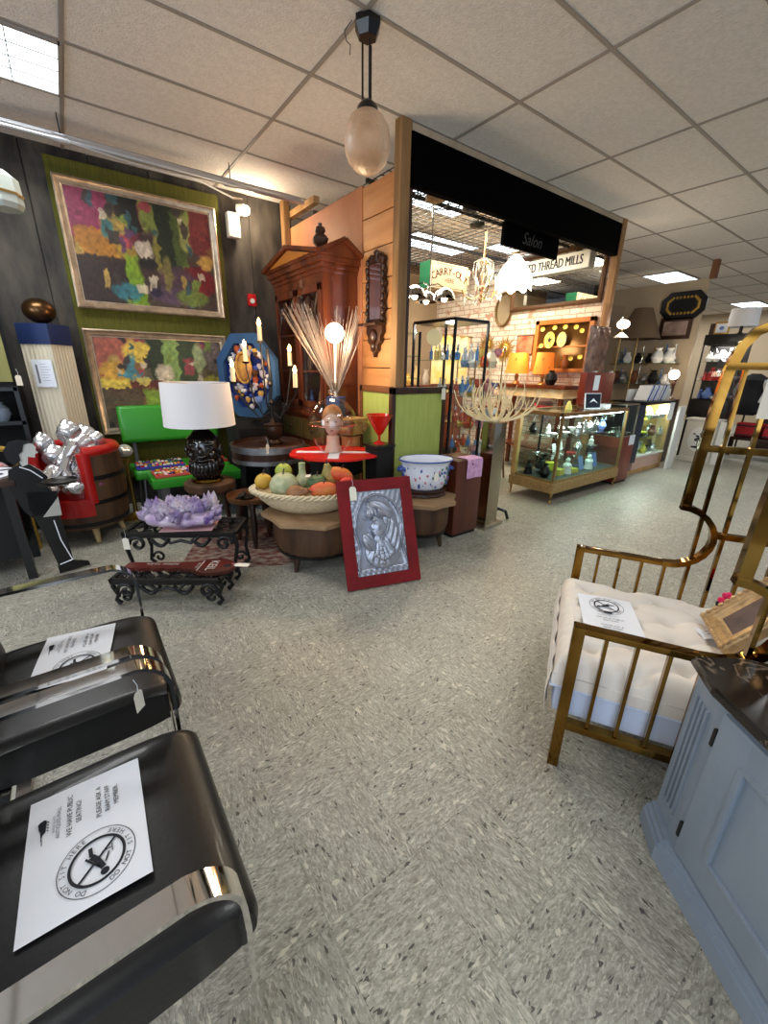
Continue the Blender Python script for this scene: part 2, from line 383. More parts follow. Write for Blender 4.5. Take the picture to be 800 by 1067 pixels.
# plank and plywood partition with its posts
mb = MB()
for k in range(12):
    z = .02+k*.236
    mb.b2((2.275, 2.935, z), (2.30, 3.44, z+.228), bev=.003)
struct(mb.build('wall_planks', M_PINE))
mb = MB(); mb.b2((2.268, 3.44, 0), (2.30, 5.0, 2.86), bev=.002); struct(mb.build('wall_plywood', M_PLY))
mb = MB(); mb.b2((2.30, 2.93, 0), (2.40, 5.0, 2.80)); mb.b2((2.30, 5.0, 0), (2.4, 6.2, 2.8)); struct(mb.build('wall_stud_core', M_DKWOOD))
mb = MB(); mb.b2((2.235, 2.875, 0), (2.325, 2.955, CEIL), bev=.003); struct(mb.build('trim_3', M_POST))
mb = MB(); mb.b2((2.20, 4.86, 0), (2.262, 4.96, CEIL), bev=.003); mb.b2((2.27, 4.3, 2.96), (2.33, 4.99, 3.02)); struct(mb.build('trim_4', M_POST))
M_VOID = mat('black_header', (3, 3, 3), 1.0); M_VOID.node_tree.nodes['Principled BSDF'].inputs['Specular IOR Level'].default_value = .05
mb = MB(); mb.b2((2.34, 2.88, 2.735), (5.52, 2.95, 3.06), bev=.002); struct(mb.build('trim_5', M_VOID))
mb = MB(); mb.b2((2.34, 2.885, 3.06), (5.52, 2.945, CEIL-.008)); struct(mb.build('trim_6', wood('header_cap', (170, 150, 125), (190, 170, 145), .7)))
mb = MB(); mb.b2((5.53, 2.87, 0), (5.61, 2.95, CEIL), bev=.003); struct(mb.build('trim_7', wood('far_post', (128, 92, 54), (160, 118, 72), .65, 8, (1, 1, .1))))
def brick_mat():
    m = bpy.data.materials.new('whitewashed_brick'); m.use_nodes = True; nt = m.node_tree; N = nt.nodes.new; L = nt.links.new; b = nt.nodes['Principled BSDF']
    tc = N('ShaderNodeTexCoord'); mp = N('ShaderNodeMapping'); mp.inputs['Rotation'].default_value = (PI/2, 0, PI/2)
    sp = N('ShaderNodeSeparateXYZ'); cb = N('ShaderNodeCombineXYZ'); L(tc.outputs['Object'], sp.inputs[0]); L(sp.outputs[1], cb.inputs[0]); L(sp.outputs[2], cb.inputs[1])
    br = N('ShaderNodeTexBrick'); br.inputs['Scale'].default_value = 1; br.inputs['Brick Width'].default_value = .22; br.inputs['Row Height'].default_value = .075; br.inputs['Mortar Size'].default_value = .007
    br.inputs['Color1'].default_value = (*lin((228, 218, 204)), 1); br.inputs['Color2'].default_value = (*lin((214, 196, 178)), 1); br.inputs['Mortar'].default_value = (*lin((168, 146, 128)), 1)
    L(cb.outputs[0], br.inputs['Vector'])
    n = N('ShaderNodeTexNoise'); n.inputs['Scale'].default_value = 9; n.inputs['Detail'].default_value = 6; L(tc.outputs['Object'], n.inputs['Vector'])
    r = N('ShaderNodeValToRGB'); r.color_ramp.elements[0].position = .56; r.color_ramp.elements[1].position = .66; L(n.outputs['Fac'], r.inputs[0])
    mx = N('ShaderNodeMix'); mx.data_type = 'RGBA'; L(r.outputs[0], mx.inputs[0]); L(br.outputs['Color'], mx.inputs[6]); mx.inputs[7].default_value = (*lin((186, 140, 118)), 1)
    L(mx.outputs[2], b.inputs['Base Color']); b.inputs['Roughness'].default_value = .85
    bp = N('ShaderNodeBump'); bp.inputs['Strength'].default_value = .5; bp.inputs['Distance'].default_value = .01; bp.invert = True; L(br.outputs['Fac'], bp.inputs['Height']); L(bp.outputs[0], b.inputs['Normal'])
    return m
mb = MB(); mb.b2((5.75, 3.0, 0), (5.85, 6.2, CEIL)); struct(mb.build('wall_brick', brick_mat()))
# ------------------------------------------------------------------ rail under the ceiling
t = thing('ceiling_rail', 'long pale metal rail pipe hanging below the ceiling above the paintings', 'pipe', (0, 4.39, 2.96))
M_PIPE = mat('galvanised_pipe', (196, 198, 202), .3, .8)
mb = MB(); mb.cyl((-3, 0, 0), (2.2, 0, 0), .019, n=12); mb.build('pipe', M_PIPE, t)
mb = MB(); mb.b2((-3, .05, .03), (2.2, .075, .055)); mb.build('channel', M_PIPE, t)
for x in (.278, 1.49, -1.5):
    mb = MB(); mb.cyl((x, 0, .02), (x, 0, .156), .004, n=8); mb.build('hanger_rod', M_IRON, t)
    mb = MB(); mb.cyl((x-.05, 0, 0), (x+.05, 0, 0), .028, n=14); mb.box((x, .03, .02), (.06, .09, .02)); mb.build('clamp', M_PIPE, t)
mb = MB(); mb.tube([(.3, -.02, -.01), (.8, -.03, -.05), (1.2, -.02, -.04), (1.5, 0, -.10), (1.62, .1, -.06)], .007, 6); mb.build('cable', M_PIPE, t)
# ------------------------------------------------------------------ pendant lamp
t = thing('pendant_lamp', 'frosted oval glass pendant lamp on three black rods with hexagonal canopy', 'lamp', (1.576, 2.335, CEIL))
mb = MB(); mb.lathe([(.001, 0), (.072, -.002), (.072, -.03), (.05, -.075), (.001, -.075)], n=6); mb.build('canopy', M_BLACK, t, sharp=20)
for k in range(3):
    mb = MB(); a = k*2.094+.3; x, y = .027*math.cos(a), .027*math.sin(a); mb.cyl((x, y, -.09), (x, y, -.36), .0055, n=8); mb.build('rod', M_BLACK, t)
mb = MB(); mb.lathe([(.001, -.325), (.03, -.33), (.055, -.355), (.062, -.385), (.001, -.385)], n=20); mb.build('cap', M_BLACK, t)
M_FROST = mat('frosted_globe', (214, 172, 132), .5, trans=.3, rgb2=(188, 140, 98), scale=7, bump=.6, bscale=24)
mb = MB(); mb.lathe([(.055, -.375), (.09, -.40), (.116, -.445), (.127, -.50), (.124, -.55), (.106, -.60), (.075, -.632), (.035, -.650), (.001, -.654)], n=32); mb.build('globe', M_FROST, t)
mb = MB(); mb.tube([(-.07, .04, -.01), (-.11, .05, -.06), (-.10, .045, -.10), (-.08, .04, -.11), (-.085, .04, -.15)], .0022, 6); mb.build('loose_wire', M_BLACK, t)
# ------------------------------------------------------------------ paintings
one('velvet_panel', 'olive green velvet backing panel on the dark wall behind both paintings', 'wall panel', (lambda b: (b.b2((.16, 4.955, .3), (1.535, 4.995, 3.03)), b)[1])(MB()), mat('olive_velvet', (86, 84, 20), .9, rgb2=(66, 66, 14), scale=30, stretch=(6, 1, .3)))
def art(seed, w, h, patches, base):
    rnd = random.Random(seed); nx, ny = 190, int(190*h/w)
    jit = [[rnd.gauss(0, 1) for _ in range(24)] for _ in range(24)]
    def nz(u, v):
        x, y = (u*22) % 22, (v*22) % 22; i, j = int(x), int(y); a, b = x-i, y-j
        return (jit[i][j]*(1-a)*(1-b)+jit[i+1][j]*a*(1-b)+jit[i][j+1]*(1-a)*b+jit[i+1][j+1]*a*b)
    def f(u, v):
        c = Vector(base); n1 = nz(u, v); n2 = nz((u*3.1+.3) % 1, (v*1.7+.6) % 1)
        for (pu, pv, ru, rv, col, soft) in patches:
            d = max(abs(u+n1*.012-pu)/ru, abs(v+n2*.016-pv)/rv) if soft < .5 else math.hypot((u+n1*.01-pu)/ru, (v+n2*.012-pv)/rv)
            k = max(0, min(1, (1.0-d)/(.05+soft*.4)+.2))
            if d < 1: c = c.lerp(Vector(col), k*.93)
        k = 1+.09*nz((u*2.3) % 1, (v*1.7+.1) % 1)+.06*n2+.05*math.sin(v*95+n1*4)*n1
        return tuple(max(0, min(1, q*k/255*.90)) for q in c)
    return nx, ny, f
PATCH = [(.12, .80, .14, .24, (140, 50, 82), .2), (.17, .52, .17, .16, (168, 112, 36), .2), (.30, .72, .12, .16, (150, 130, 72), .6), (.24, .68, .05, .1, (60, 110, 110), .6), (.42, .62, .06, .34, (118, 40, 52), .2), (.40, .86, .07, .16, (24, 26, 20), .2), (.36, .50, .10, .10, (160, 130, 50), .6),
         (.16, .20, .18, .24, (46, 34, 30), .2), (.38, .20, .065, .28, (116, 150, 30), .2), (.30, .12, .12, .10, (50, 110, 120), .7), (.53, .78, .06, .20, (118, 128, 58), .2), (.52, .60, .05, .12, (96, 66, 92), .5), (.50, .45, .10, .30, (56, 40, 34), .7), (.58, .50, .05, .24, (128, 118, 48), .6),
         (.66, .72, .085, .34, (24, 34, 18), .2), (.74, .70, .05, .28, (70, 84, 36), .3), (.80, .76, .06, .2, (140, 142, 80), .6), (.92, .80, .09, .24, (112, 38, 40), .3), (.86, .30, .16, .17, (116, 18, 26), .5), (.70, .28, .17, .16, (78, 54, 66), .7), (.64, .12, .2, .10, (84, 62, 84), .7), (.80, .12, .14, .10, (112, 128, 52), .7),
         (.46, .54, .055, .10, (196, 180, 160), .6), (.48, .42, .07, .06, (26, 22, 18), .7), (.94, .50, .07, .09, (196, 150, 70), .6), (.62, .34, .04, .2, (120, 108, 56), .8), (.52, .14, .05, .05, (30, 24, 46), .8)]
PATCH2 = [(.16, .78, .18, .24, (160, 84, 66), .3), (.30, .84, .12, .16, (206, 176, 66), .6), (.12, .60, .14, .16, (196, 150, 54), .5), (.24, .66, .06, .18, (64, 122, 136), .7), (.45, .84, .06, .3, (30, 46, 26), .2), (.56, .80, .07, .3, (126, 158, 80), .3), (.70, .72, .08, .4, (34, 60, 34), .3), (.80, .80, .06, .2, (156, 168, 118), .6), (.92, .84, .08, .2, (120, 104, 96), .5),
          (.50, .62, .09, .11, (206, 188, 160), .6), (.26, .44, .24, .10, (96, 36, 30), .4), (.14, .24, .16, .22, (84, 70, 44), .4), (.38, .2, .08, .25, (130, 160, 50), .3), (.9, .5, .1, .1, (170, 160, 60), .6), (.74, .30, .2, .2, (92, 66, 60), .7)]
_r = random.Random(99)
for P_ in (PATCH, PATCH2):
    for q in range(70):
        c = _r.choice([(150, 60, 70), (170, 140, 70), (120, 140, 60), (60, 50, 44), (90, 60, 90), (190, 176, 150), (50, 80, 84), (44, 34, 30), (130, 90, 50)])
        u_, v_ = _r.random(), _r.random(); P_.insert(_r.randrange(len(P_)), (u_, v_, _r.uniform(.012, .05), _r.uniform(.012, .10), c, _r.choice([.3, .7])))
P2_ = [(.22, .60, .10, .015, (60, 130, 140), .2), (.30, .56, .06, .012, (70, 140, 150), .2), (.10, .50, .12, .05, (214, 190, 70), .3), (.32, .52, .05, .05, (206, 186, 90), .4)]
PATCH2 += P2_
def framed(name, label, x0, x1, z0, z1, y, patches, base, seed, tilt=0, fwid=.07, fm=None):
    w, h = x1-x0, z1-z0
    t = thing(name, label, 'painting', ((x0+x1)/2, y, z0), (tilt, 0, 0))
    mb = MB(); sect = [(-.5, -.5), (.5, -.5), (.5, .1), (.36, .5), (.2, .5), (.05, .15), (-.2, .25), (-.36, -.05), (-.5, -.1)]
    for a in range(4):
        cx = [(-w/2, w/2, 0), (w/2, h, 1), (w/2, -w/2, 2), (h, 0, 3)][a]
    o = fwid
    prof = [(0, 0), (0, .045), (.012, .052), (.022, .04), (.045, .034), (.056, .02), (o, .018), (o, 0)]
    cs = [(-w/2, 0, 1, 1), (w/2, 0, -1, 1), (w/2, h, -1, -1), (-w/2, h, 1, -1)]
    mb.grid(lambda i, j: Vector((cs[i][0]+cs[i][2]*prof[j][0], -prof[j][1], cs[i][1]+cs[i][3]*prof[j][0])), 4, len(prof), True, False)
    mb.build('frame', fm or M_FRAME, t)
    nx, ny, f = art(seed, w, h, patches, base)
    mb = MB(); iw, ih = w-2*o+.01, h-2*o+.01
    mb.grid(lambda i, j: Vector((-iw/2+iw*i/(nx-1), -.02, o-.005+ih*j/(ny-1))), nx, ny, flip=False)
    mb.build('canvas', vcol('oil_paint', .45, 0, .25), t, col=lambda co, fc: f((co.x+iw/2)/iw, (co.z-o+.005)/ih))
    mb = MB(); mb.b2((-w/2+.01, -.012, .01), (w/2-.01, -.001, h-.01)); mb.build('backboard', M_DKWOOD, t)
framed('painting', 'large abstract oil painting in silvered frame, the upper of the two', .19, 1.475, 1.90, 2.895, 4.93, PATCH, (70, 56, 44), 3)
framed('painting', 'abstract oil painting in silvered frame, the lower of the two, partly behind the green bench', .18, 1.455, .76, 1.728, 4.93, PATCH2, (88, 78, 56), 9)
# emergency light and alarm
t = thing('emergency_light', 'white emergency light box with glowing round lamp high on the dark wall', 'light', (1.68, 4.93, 2.82))
mb = MB(); mb.box((-.02, 0, -.03), (.12, .09, .22), bev=.012); mb.build('housing', M_WHITE, t)
mb = MB(); mb.cyl((.03, -.02, .11), (.09, -.06, .11), .05, .055); mb.build('lamp_head', M_WHITE, t)
mb = MB(); mb.ball((.10, -.07, .11), .045, 14, 9); mb.build('bulb', M_WBULB, t)
light('emergency_bulb', 'POINT', (1.80, 4.78, 2.9), 15, (1, .8, .55), .05)
t = thing('fire_alarm', 'small red fire alarm with round white centre on the dark wall', 'alarm', (1.81, 4.995, 2.12))
mb = MB(); mb.box((0, -.02, 0), (.09, .04, .12), bev=.006); mb.build('case', mat('alarm_red', (190, 24, 30), .4), t)
mb = MB(); mb.cyl((0, -.04, -.01), (0, -.048, -.01), .026); mb.build('sounder', M_WHITE, t)
# ------------------------------------------------------------------ printed notice (page in local x = reading direction, y = up)
def notice(name, label, loc, rot, w=.30, h=.212, full=True, group='do not sit here notices', tall=False):
    if tall: w, h = .216, .279
    t = thing(name, label, 'sign', loc, rot, group)
    mb = MB()
    mb.grid(lambda i, j: Vector((-w/2+w*i/12, -h/2+h*j/8, .0006+.0012*math.sin(i*.6+j*.5))), 13, 9); mb.build('page', M_PAPER, t)
    z = .0028
    mb = MB(); cx, cy = (0, .058) if tall else (-.066, -.016); M = T(cx, cy, z)
    mb.annulus(.0655, .067, M); mb.annulus(.044, .0495, M)
    # slash
    mb.bar((cx-.034, cy+.034, z), (cx+.034, cy-.034, z), .0045, .0001)
    # reclining figure: head, body, legs, stool
    mb.prism([(cx-.031+.0075*math.cos(k*PI/8), cy-.012+.0075*math.sin(k*PI/8)) for k in range(16)], .0002, T(0, 0, z))
    for a, b, wd in (((-.022, -.010), (.000, .000), .010), ((.000, .000), (.012, .010), .011), ((.012, .010), (.032, .012), .007), ((-.018, -.004), (.002, .012), .004), ((.002, .012), (.012, .020), .004), ((-.012, -.014), (.006, -.020), .003)):
        mb.bar((cx+a[0], cy+a[1], z), (cx+b[0], cy+b[1], z), wd, .0003)
    mb.bar((cx+.012, cy-.008, z), (cx+.012, cy-.026, z), .0016, .0002); mb.bar((cx+.004, cy-.026, z), (cx+.020, cy-.026, z), .0016, .0002)
    for k, ch in enumerate('DO NOT SIT HERE'):
        if ch == ' ': continue
        mb.text(ch, .0125, M @ RZ(-(k-7)*.165) @ T(0, .0575, 0)); mb.text(ch, .0125, M @ RZ((k-7)*.165) @ T(0, -.0575, 0))
    mb.build('warning_symbol', M_INK, t)
    mb = MB(); tx, ty = (0, -.075) if tall else (.072, .0)
    for i, (s, sz) in enumerate((('WE HAVE PUBLIC', .0135), ('SEATING!', .0135), ('', 0), ('PLEASE ASK A', .0135), ('RIAM STAFF', .0135), ('MEMBER.', .0135))):
        if i == 2: mb.build('lettering', M_INK, t); mb = MB()
        if s: mb.text(s, sz, T(tx, ty+.032-i*.0165-(.004 if i > 2 else 0), z))
    mb.build('lettering', M_INK, t)
    mb = MB(); mb.text('RHODE ISLAND', .006, T(tx-.005, ty+.060, z)); mb.text('ANTIQUES MALL', .0105, T(tx-.005, ty+.052, z))
    mb.build('shop_lettering', M_GREYINK, t)
    mb = MB()
    EM = T(0, ty, z)
    mb.prism([(tx-.036, .081), (tx-.020, .079), (tx-.016, .074), (tx+.012, .073), (tx+.016, .077), (tx+.014, .084), (tx+.010, .088), (tx-.004, .086), (tx-.012, .083)], .0002, EM); mb.bar((tx-.045, ty+.079, z), (tx-.03, ty+.080, z), .0015, .0002)
    for q in range(4): mb.bar((tx-.012+q*.007, ty+.072, z), (tx-.016+q*.007, ty+.069, z), .0015, .0002)
    mb.build('emblem', M_INK, t)
    return t
# ------------------------------------------------------------------ FOREGROUND: black leather chairs with flat chrome arms
def leather_chair(loc, label):
    t = thing('cantilever_chair', label, 'chair', loc, 0, 'black leather chairs at the left')
    # seat: padded slab, waterfall front, local x forward, y sideways
    def seatfn(i, j):
        nu, nv = 40, 28
        a = 2*PI*i/nu; y = -.262+.524*j/(nv-1)
        # superellipse section in xz
        ex = .72; c, s_ = math.cos(a), math.sin(a)
        edge = min(1, (1-abs(y/.262))*9); k = .80+.20*math.sqrt(max(0, 1-(1-edge)**2))
        x = -.23+(.27+.05*0)*abs(c)**.45*(1 if c > 0 else -1)
        zz = .075*abs(s_)**ex*(1 if s_ > 0 else -1)*k
        if zz > 0: zz += .006*math.sin((x+.5)*9)*math.cos(y*7)
        if x > -.05: zz -= .20*(x+.05)**2*2
        return Vector((x+(k-1)*.05*(1 if c > 0 else -1), y, .395+zz))
    mb = MB(); V = mb.grid(seatfn, 40, 28, True, False)
    for e in (0, -1):
        vs = [V[i][e] for i in range(40)]; mb._f([mb.bm.faces.new(vs if e == 0 else vs[::-1])])
    mb.build('seat', M_LEATHER, t, sharp=60)
    mb = MB(); M = Matrix.Rotation(math.radians(-14), 4, 'Y')
    def bk(i, j):
        a = 2*PI*i/24; c, s_ = math.cos(a), math.sin(a); y = -.25+.5*j/15; k = math.sqrt(max(.02, 1-abs(y/.262)**8))
        return M @ Vector((.042*abs(c)**.7*(1 if c > 0 else -1)*(.6+.4*k), y, .25*abs(s_)**.5*(1 if s_ > 0 else -1)*(.9+.1*k)))+Vector((-.50, 0, .66))
    V = mb.grid(bk, 24, 16, True, False)
    for e in (0, -1): vs = [V[i][e] for i in range(24)]; mb._f([mb.bm.faces.new(vs if e == 0 else vs[::-1])])
    mb.build('backrest', M_LEATHER, t, sharp=60)
    # flat bar frames
    path = [(-.56, .655), (-.40, .662), (-.22, .664), (-.12, .664), (-.075, .664)]
    for k in range(1, 9): a = PI/2-k*PI/16; path.append((-.085+.085*math.cos(a), .579+.085*math.sin(a)))
    path += [(.002, .52), (.0, .46), (-.002, .34), (.004, .20), (.012, .11)]
    for k in range(1, 7): a = -k*PI/12; path.append((-.088+.10*math.cos(a), .11+.10*math.sin(a)))
    path += [(-.2, .010), (-.48, .010)]
    sq = [(-.024, -.005), (.024, -.005), (.024, .005), (-.024, .005)]
    for sy in (-1, 1):
        mb = MB(); mb.tube([(x, sy*.31, z) for x, z in path], 1, sect=sq, upv=None)
        mb.build('arm_frame', M_CHROME, t, sharp=30)
    for bx, bz_, bl in ((-.42, .325, .62), (-.46, .014, .62)): mb = MB(); mb.box((bx, 0, bz_), (.04, bl, .010)); mb.build('cross_bar', M_CHROME, t)
    mb = MB(); mb.b2((-.44, -.23, .318), (.0, .23, .335)); mb.build('seat_board', M_BLKM, t)
    return t
leather_chair((.075, .802, 0), 'black leather chair with flat chrome arms, nearest the viewer at the lower left')
leather_chair((.070, 1.497, 0), 'black leather chair with flat chrome arms, second one behind the nearest chair')
notice('seating_notice', 'white do not sit here notice lying on the nearest black leather chair seat', (-.145, .842, .479), (0, 0, PI/2-.03))
notice('seating_notice', 'white do not sit here notice lying on the second black leather chair seat', (-.155, 1.567, .479), (0, 0, 1.40))
price_tag('price_tag', 'tan card tag hanging from the chrome arm between the black chairs', (-.005, 1.09, .60), (0, 0, .8), 1.1, group='hanging price tags')

# ------------------------------------------------------------------ BRASS CHAIR (local x = depth, y = width)
O = (1.235, .566); AZ = math.atan2(-.8745, .485)
bc = thing('brass_armchair', 'oversized brass bar armchair with tall arched wings and white tufted cushion', 'chair', (O[0], O[1], 0), AZ)
WD = .7325
def side_path():
    p = [(.012, 0), (.012, .60), (.03, .607), (.36, .607)]
    for k in range(1, 12): a = -PI/2+k*PI/12; p.append((.375+.145*math.cos(a), .745+.138*math.sin(a)))
    p += [(.375, .883)]
    return p
sqb = lambda w, h: [(-w/2, -h/2), (w/2, -h/2), (w/2, h/2), (-w/2, h/2)]
for y0 in (.0, WD):
    mb = MB()
    mb.b2((0, y0-.02, 0), (.038, y0+.02, .62), bev=.002)
    mb.b2((.037, y0-.0195, .597), (.36, y0+.0195, .6195), bev=.002)
    p = side_path()[3:]
    mb.tube([(x, y0, z) for x, z in p], 1, sect=sqb(.04, .024), upv=None)
    mb.build('arm_rail', M_BRASS, bc, sharp=30)
    mb = MB()
    wing = [(.392, .872), (.395, 1.1), (.402, 1.3), (.410, 1.44), (.428, 1.53), (.462, 1.582), (.52, 1.612), (.60, 1.628), (.70, 1.625), (.80, 1.60), (.87, 1.55), (.91, 1.46), (.925, 1.3), (.935, .9), (.94, .4), (.94, 0)]
    mb.tube([(x, y0, z) for x, z in wing], 1, sect=sqb(.036, .034), upv=None); mb.build('wing_frame', M_BRASS, bc, sharp=30)
    for k, s in enumerate((.105, .195, .285, .375)):
        mb = MB(); mb.b2((s-.006, y0-.012, .2), (s+.006, y0+.012, .60)); mb.build('baluster', M_BRASS, bc)
    for s in (.462, .553, .645, .74, .83):
        mb = MB(); mb.b2((s-.0065, y0-.011, .2), (s+.0065, y0+.011, 1.47)); mb.build('wing_slat', M_BRASS, bc)
    for z in (.772, 1.14, 1.46):
        mb = MB(); mb.b2((.40 if z > .8 else .52, y0-.014, z-.013), (.93, y0+.014, z+.013)); mb.build('wing_rail', M_BRASS, bc)
    mb = MB(); mb.b2((.03, y0-.018, .185), (.93, y0+.018, .215), bev=.002); mb.build('side_rail', M_BRASS, bc)
mb = MB(); mb.b2((.005, .02, .185), (.03, WD-.02, .215)); mb.b2((.9, .02, .185), (.93, WD-.02, .215)); mb.build('seat_rail', M_BRASS, bc)
for z in (.8, 1.2, 1.5):
    mb = MB(); mb.b2((.925, .02, z), (.95, WD-.02, z+.025)); mb.build('back_rail', M_BRASS, bc)
for k in range(5):
    mb = MB(); y = .12+k*.12; mb.b2((.93, y-.008, .215), (.945, y+.008, 1.52)); mb.build('back_slat', M_BRASS, bc)
# cushion
M_TUFT = mat('cream_tufted_fabric', (222, 214, 204), .85, var=.02, scale=5)
M_BOX = mat('pale_blue_cushion_side', (196, 208, 232), .8)
mb = MB()
for lo, hi in (((-.022, .024, .215), (.885, WD-.024, .40)),): mb.b2(lo, hi, bev=.03)
mb.build('cushion_base', M_BOX, bc, sharp=50)
TUF = [(x, y) for r in range(6) for x in (.085+r*.148,) for y in ([.13, .29, .45, .61] if r % 2 == 0 else [.05, .21, .37, .53, .69])]
def top(x, y):
    u = min(x+.035, .895-x); v = min(y-.018, WD-.018-y); e = min(u, v)
    z = .39+.083*math.sqrt(max(0, min(1, e/.06)*(2-min(1, e/.06))))
    for (a, b) in TUF:
        d2 = (x-a)**2+(y-b)**2; z -= .026*math.exp(-d2/.0007)+.016*math.exp(-d2/.004)
    # creases between tufts
    for sg in (1, -1):
        q = ((x-.085)/.148+sg*(y-.13)/.08)*.5
        d = abs(q-round(q)); z -= .009*math.exp(-(d/.06)**2)
    return z
mb = MB(); nx, ny = 90, 76
mb.grid(lambda i, j: Vector(((-.035+.93*i/(nx-1)), (.018+(WD-.036)*j/(ny-1)), top(-.035+.93*i/(nx-1), .018+(WD-.036)*j/(ny-1)))), nx, ny)
pr = []
for i in range(61): pr.append((-.035+.93*i/60, .018))
mb.build('cushion_top', M_TUFT, bc, sharp=80)
mb = MB(); mb.b2((-.037, .016, .335), (.897, WD-.016, .388), bev=.012); mb.build('cushion_border', M_TUFT, bc, sharp=50)
mb = MB(); mb.tube([(-.038, .015, .338), (-.038, WD-.015, .338), (.895, WD-.015, .338), (.895, .015, .338)], .004, 6, closed=True); mb.build('piping', M_BOX, bc)
mb = MB()
for a, b in TUF: mb.ball((a, b, top(a, b)+.002), (.007, .007, .004), 8, 5)
mb.build('buttons', M_TUFT, bc)
# front drop of the cover
mb = MB(); mb.grid(lambda i, j: Vector((-.037-.010*math.sin(j/9*PI)-.004*math.sin(i*.9), .03+.672*i/30, .40-.22*j/9)), 31, 10, flip=True); mb.build('front_cover', mat('white_cover', (228, 224, 218), .85), bc, sharp=80)
def BL(s, tt, z): # local chair coords to world
    c, sn = math.cos(AZ), math.sin(AZ); return (O[0]+s*c-tt*sn, O[1]+s*sn+tt*c, z)
notice('seating_notice', 'white do not sit here notice lying on the cream tufted cushion of the brass chair', BL(.150, .395, .470), (0, .0, AZ+.10), tall=True)
t = thing('cushion_label', 'small crumpled white card on the tufted cushion near the gilt frame', 'card', BL(.52, .42, .462), AZ+.3)
mb = MB(); mb.grid(lambda i, j: Vector((-.055+.11*i/8, -.035+.07*j/6, .002+.006*abs(math.sin(i*.9+j*.7)))), 9, 7); mb.build('card', M_PAPER, t)
mb = MB(); mb.bar((-.03, .008, .012), (.03, .008, .012), .003, .0004); mb.bar((-.03, -.008, .012), (.02, -.008, .012), .003, .0004); mb.build('writing', M_INK, t)
t = thing('hanging_card', 'large white cardboard tag hanging from the far brass wing', 'tag', BL(.625, .712, 1.355), AZ)
mb = MB(); mb.prism([(-.095, -.085), (.095, -.085), (.095, .06), (.075, .09), (-.075, .09), (-.095, .06)], .002, RX(PI/2)); mb.build('card', M_TAG, t)
mb = MB(); mb.tube([(-.0, 0, .08), (-.02, -.004, .095), (-.06, .0, .105)], .0015, 6); mb.build('string', M_PAPER, t)
# gilt frame on the cushion
t = thing('gilt_picture_frame', 'carved gilt picture frame leaning on the cushion behind the marble top', 'picture', (1.82, .30, .475), (0, 0, 0))
t.rotation_euler = (Matrix.Rotation(math.atan2(-.083, -.137), 3, 'Z') @ Matrix.Rotation(math.radians(-38), 3, 'X')).to_euler()
w, h, o = .24, .30, .062
prof = [(0, 0), (0, .03), (.012, .04), (.025, .03), (.04, .034), (.05, .018), (o, .012), (o, 0)]
cs = [(-w/2, 0, 1, 1), (w/2, 0, -1, 1), (w/2, h, -1, -1), (-w/2, h, 1, -1)]
mb = MB(); mb.grid(lambda i, j: Vector((cs[i][0]+cs[i][2]*prof[j][0], -prof[j][1], cs[i][1]+cs[i][3]*prof[j][0])), 4, len(prof), True)
for k in range(12):
    for sx in (-1, 1): mb.ball((sx*(w/2-.012), -.038, .012+k*.025), (.009, .008, .012), 7, 5)
    for zz in (.012, h-.012): mb.ball((-w/2+.01+k*.02, -.038, zz), (.010, .008, .008), 7, 5)
mb.build('frame', mat('pale_gilt', (186, 154, 110), .4, .45, var=.2, scale=30), t)
mb = MB(); mb.b2((-w/2+o-.005, -.014, o-.005), (w/2-o+.005, -.004, h-o+.005)); mb.build('picture', mat('dark_plum_picture', (64, 48, 52), .5, rgb2=(92, 72, 70), scale=14), t)
t = thing('flower_pot', 'tiny black pot with bright pink flowers behind the tufted cushion', 'flower pot', BL(.585, .60, .468), 0)
mb = MB(); mb.lathe([(.001, 0), (.022, 0), (.03, .05), (.026, .05), (.001, .045)], n=14); mb.build('pot', M_BLKM, t)
mb = MB()
for k in range(9): mb.ball((random.uniform(-.018, .018), random.uniform(-.018, .018), .062+random.uniform(0, .035)), .013, 8, 5, disp=lambda v: .25*math.sin(v.x*7)*math.sin(v.y*8))
mb.build('blooms', mat('pink_petals', (222, 30, 96), .6), t)

# ------------------------------------------------------------------ GREY CABINET WITH MARBLE TOP
M_GCAB = mat('blue_grey_paint', (128, 141, 156), .45, rgb2=(140, 152, 166), scale=6, stretch=(1, 1, .3), bump=.06)
M_MARB = mat('black_marble', (22, 18, 16), .16, rgb2=(44, 36, 30), scale=5)
_nt = M_MARB.node_tree; _n = _nt.nodes.new('ShaderNodeTexNoise'); _n.inputs['Scale'].default_value = 5; _n.inputs['Detail'].default_value = 8; _n.inputs['Distortion'].default_value = 1.2
_tc = _nt.nodes.new('ShaderNodeTexCoord'); _nt.links.new(_tc.outputs['Object'], _n.inputs['Vector'])
_r = _nt.nodes.new('ShaderNodeValToRGB'); _e = _r.color_ramp.elements; _e[0].position = .485; _e[0].color = (0, 0, 0, 1); _e[1].position = .50; _e[1].color = (.8, .8, .8, 1); _x = _e.new(.515); _x.color = (0, 0, 0, 1)
_nt.links.new(_n.outputs['Fac'], _r.inputs[0]); _m = _nt.nodes.new('ShaderNodeMix'); _m.data_type = 'RGBA'; _b = _nt.nodes['Principled BSDF']
_old = _b.inputs['Base Color'].links[0].from_socket; _nt.links.new(_r.outputs[0], _m.inputs[0]); _nt.links.new(_old, _m.inputs[6]); _m.inputs[7].default_value = (*lin((128, 112, 98)), 1); _nt.links.new(_m.outputs[2], _b.inputs['Base Color'])
u = Vector((-.59, -.81, 0)).normalized(); n_ = Vector((u.y, -u.x, 0))  # n_ points out of the face to the camera side?
n_ = Vector((-.81, .59, 0)).normalized()
P1 = Vector((1.222, .150, 0)); P0 = Vector((1.316, .226, 0)); side = Vector((.81, -.59, 0)).normalized()
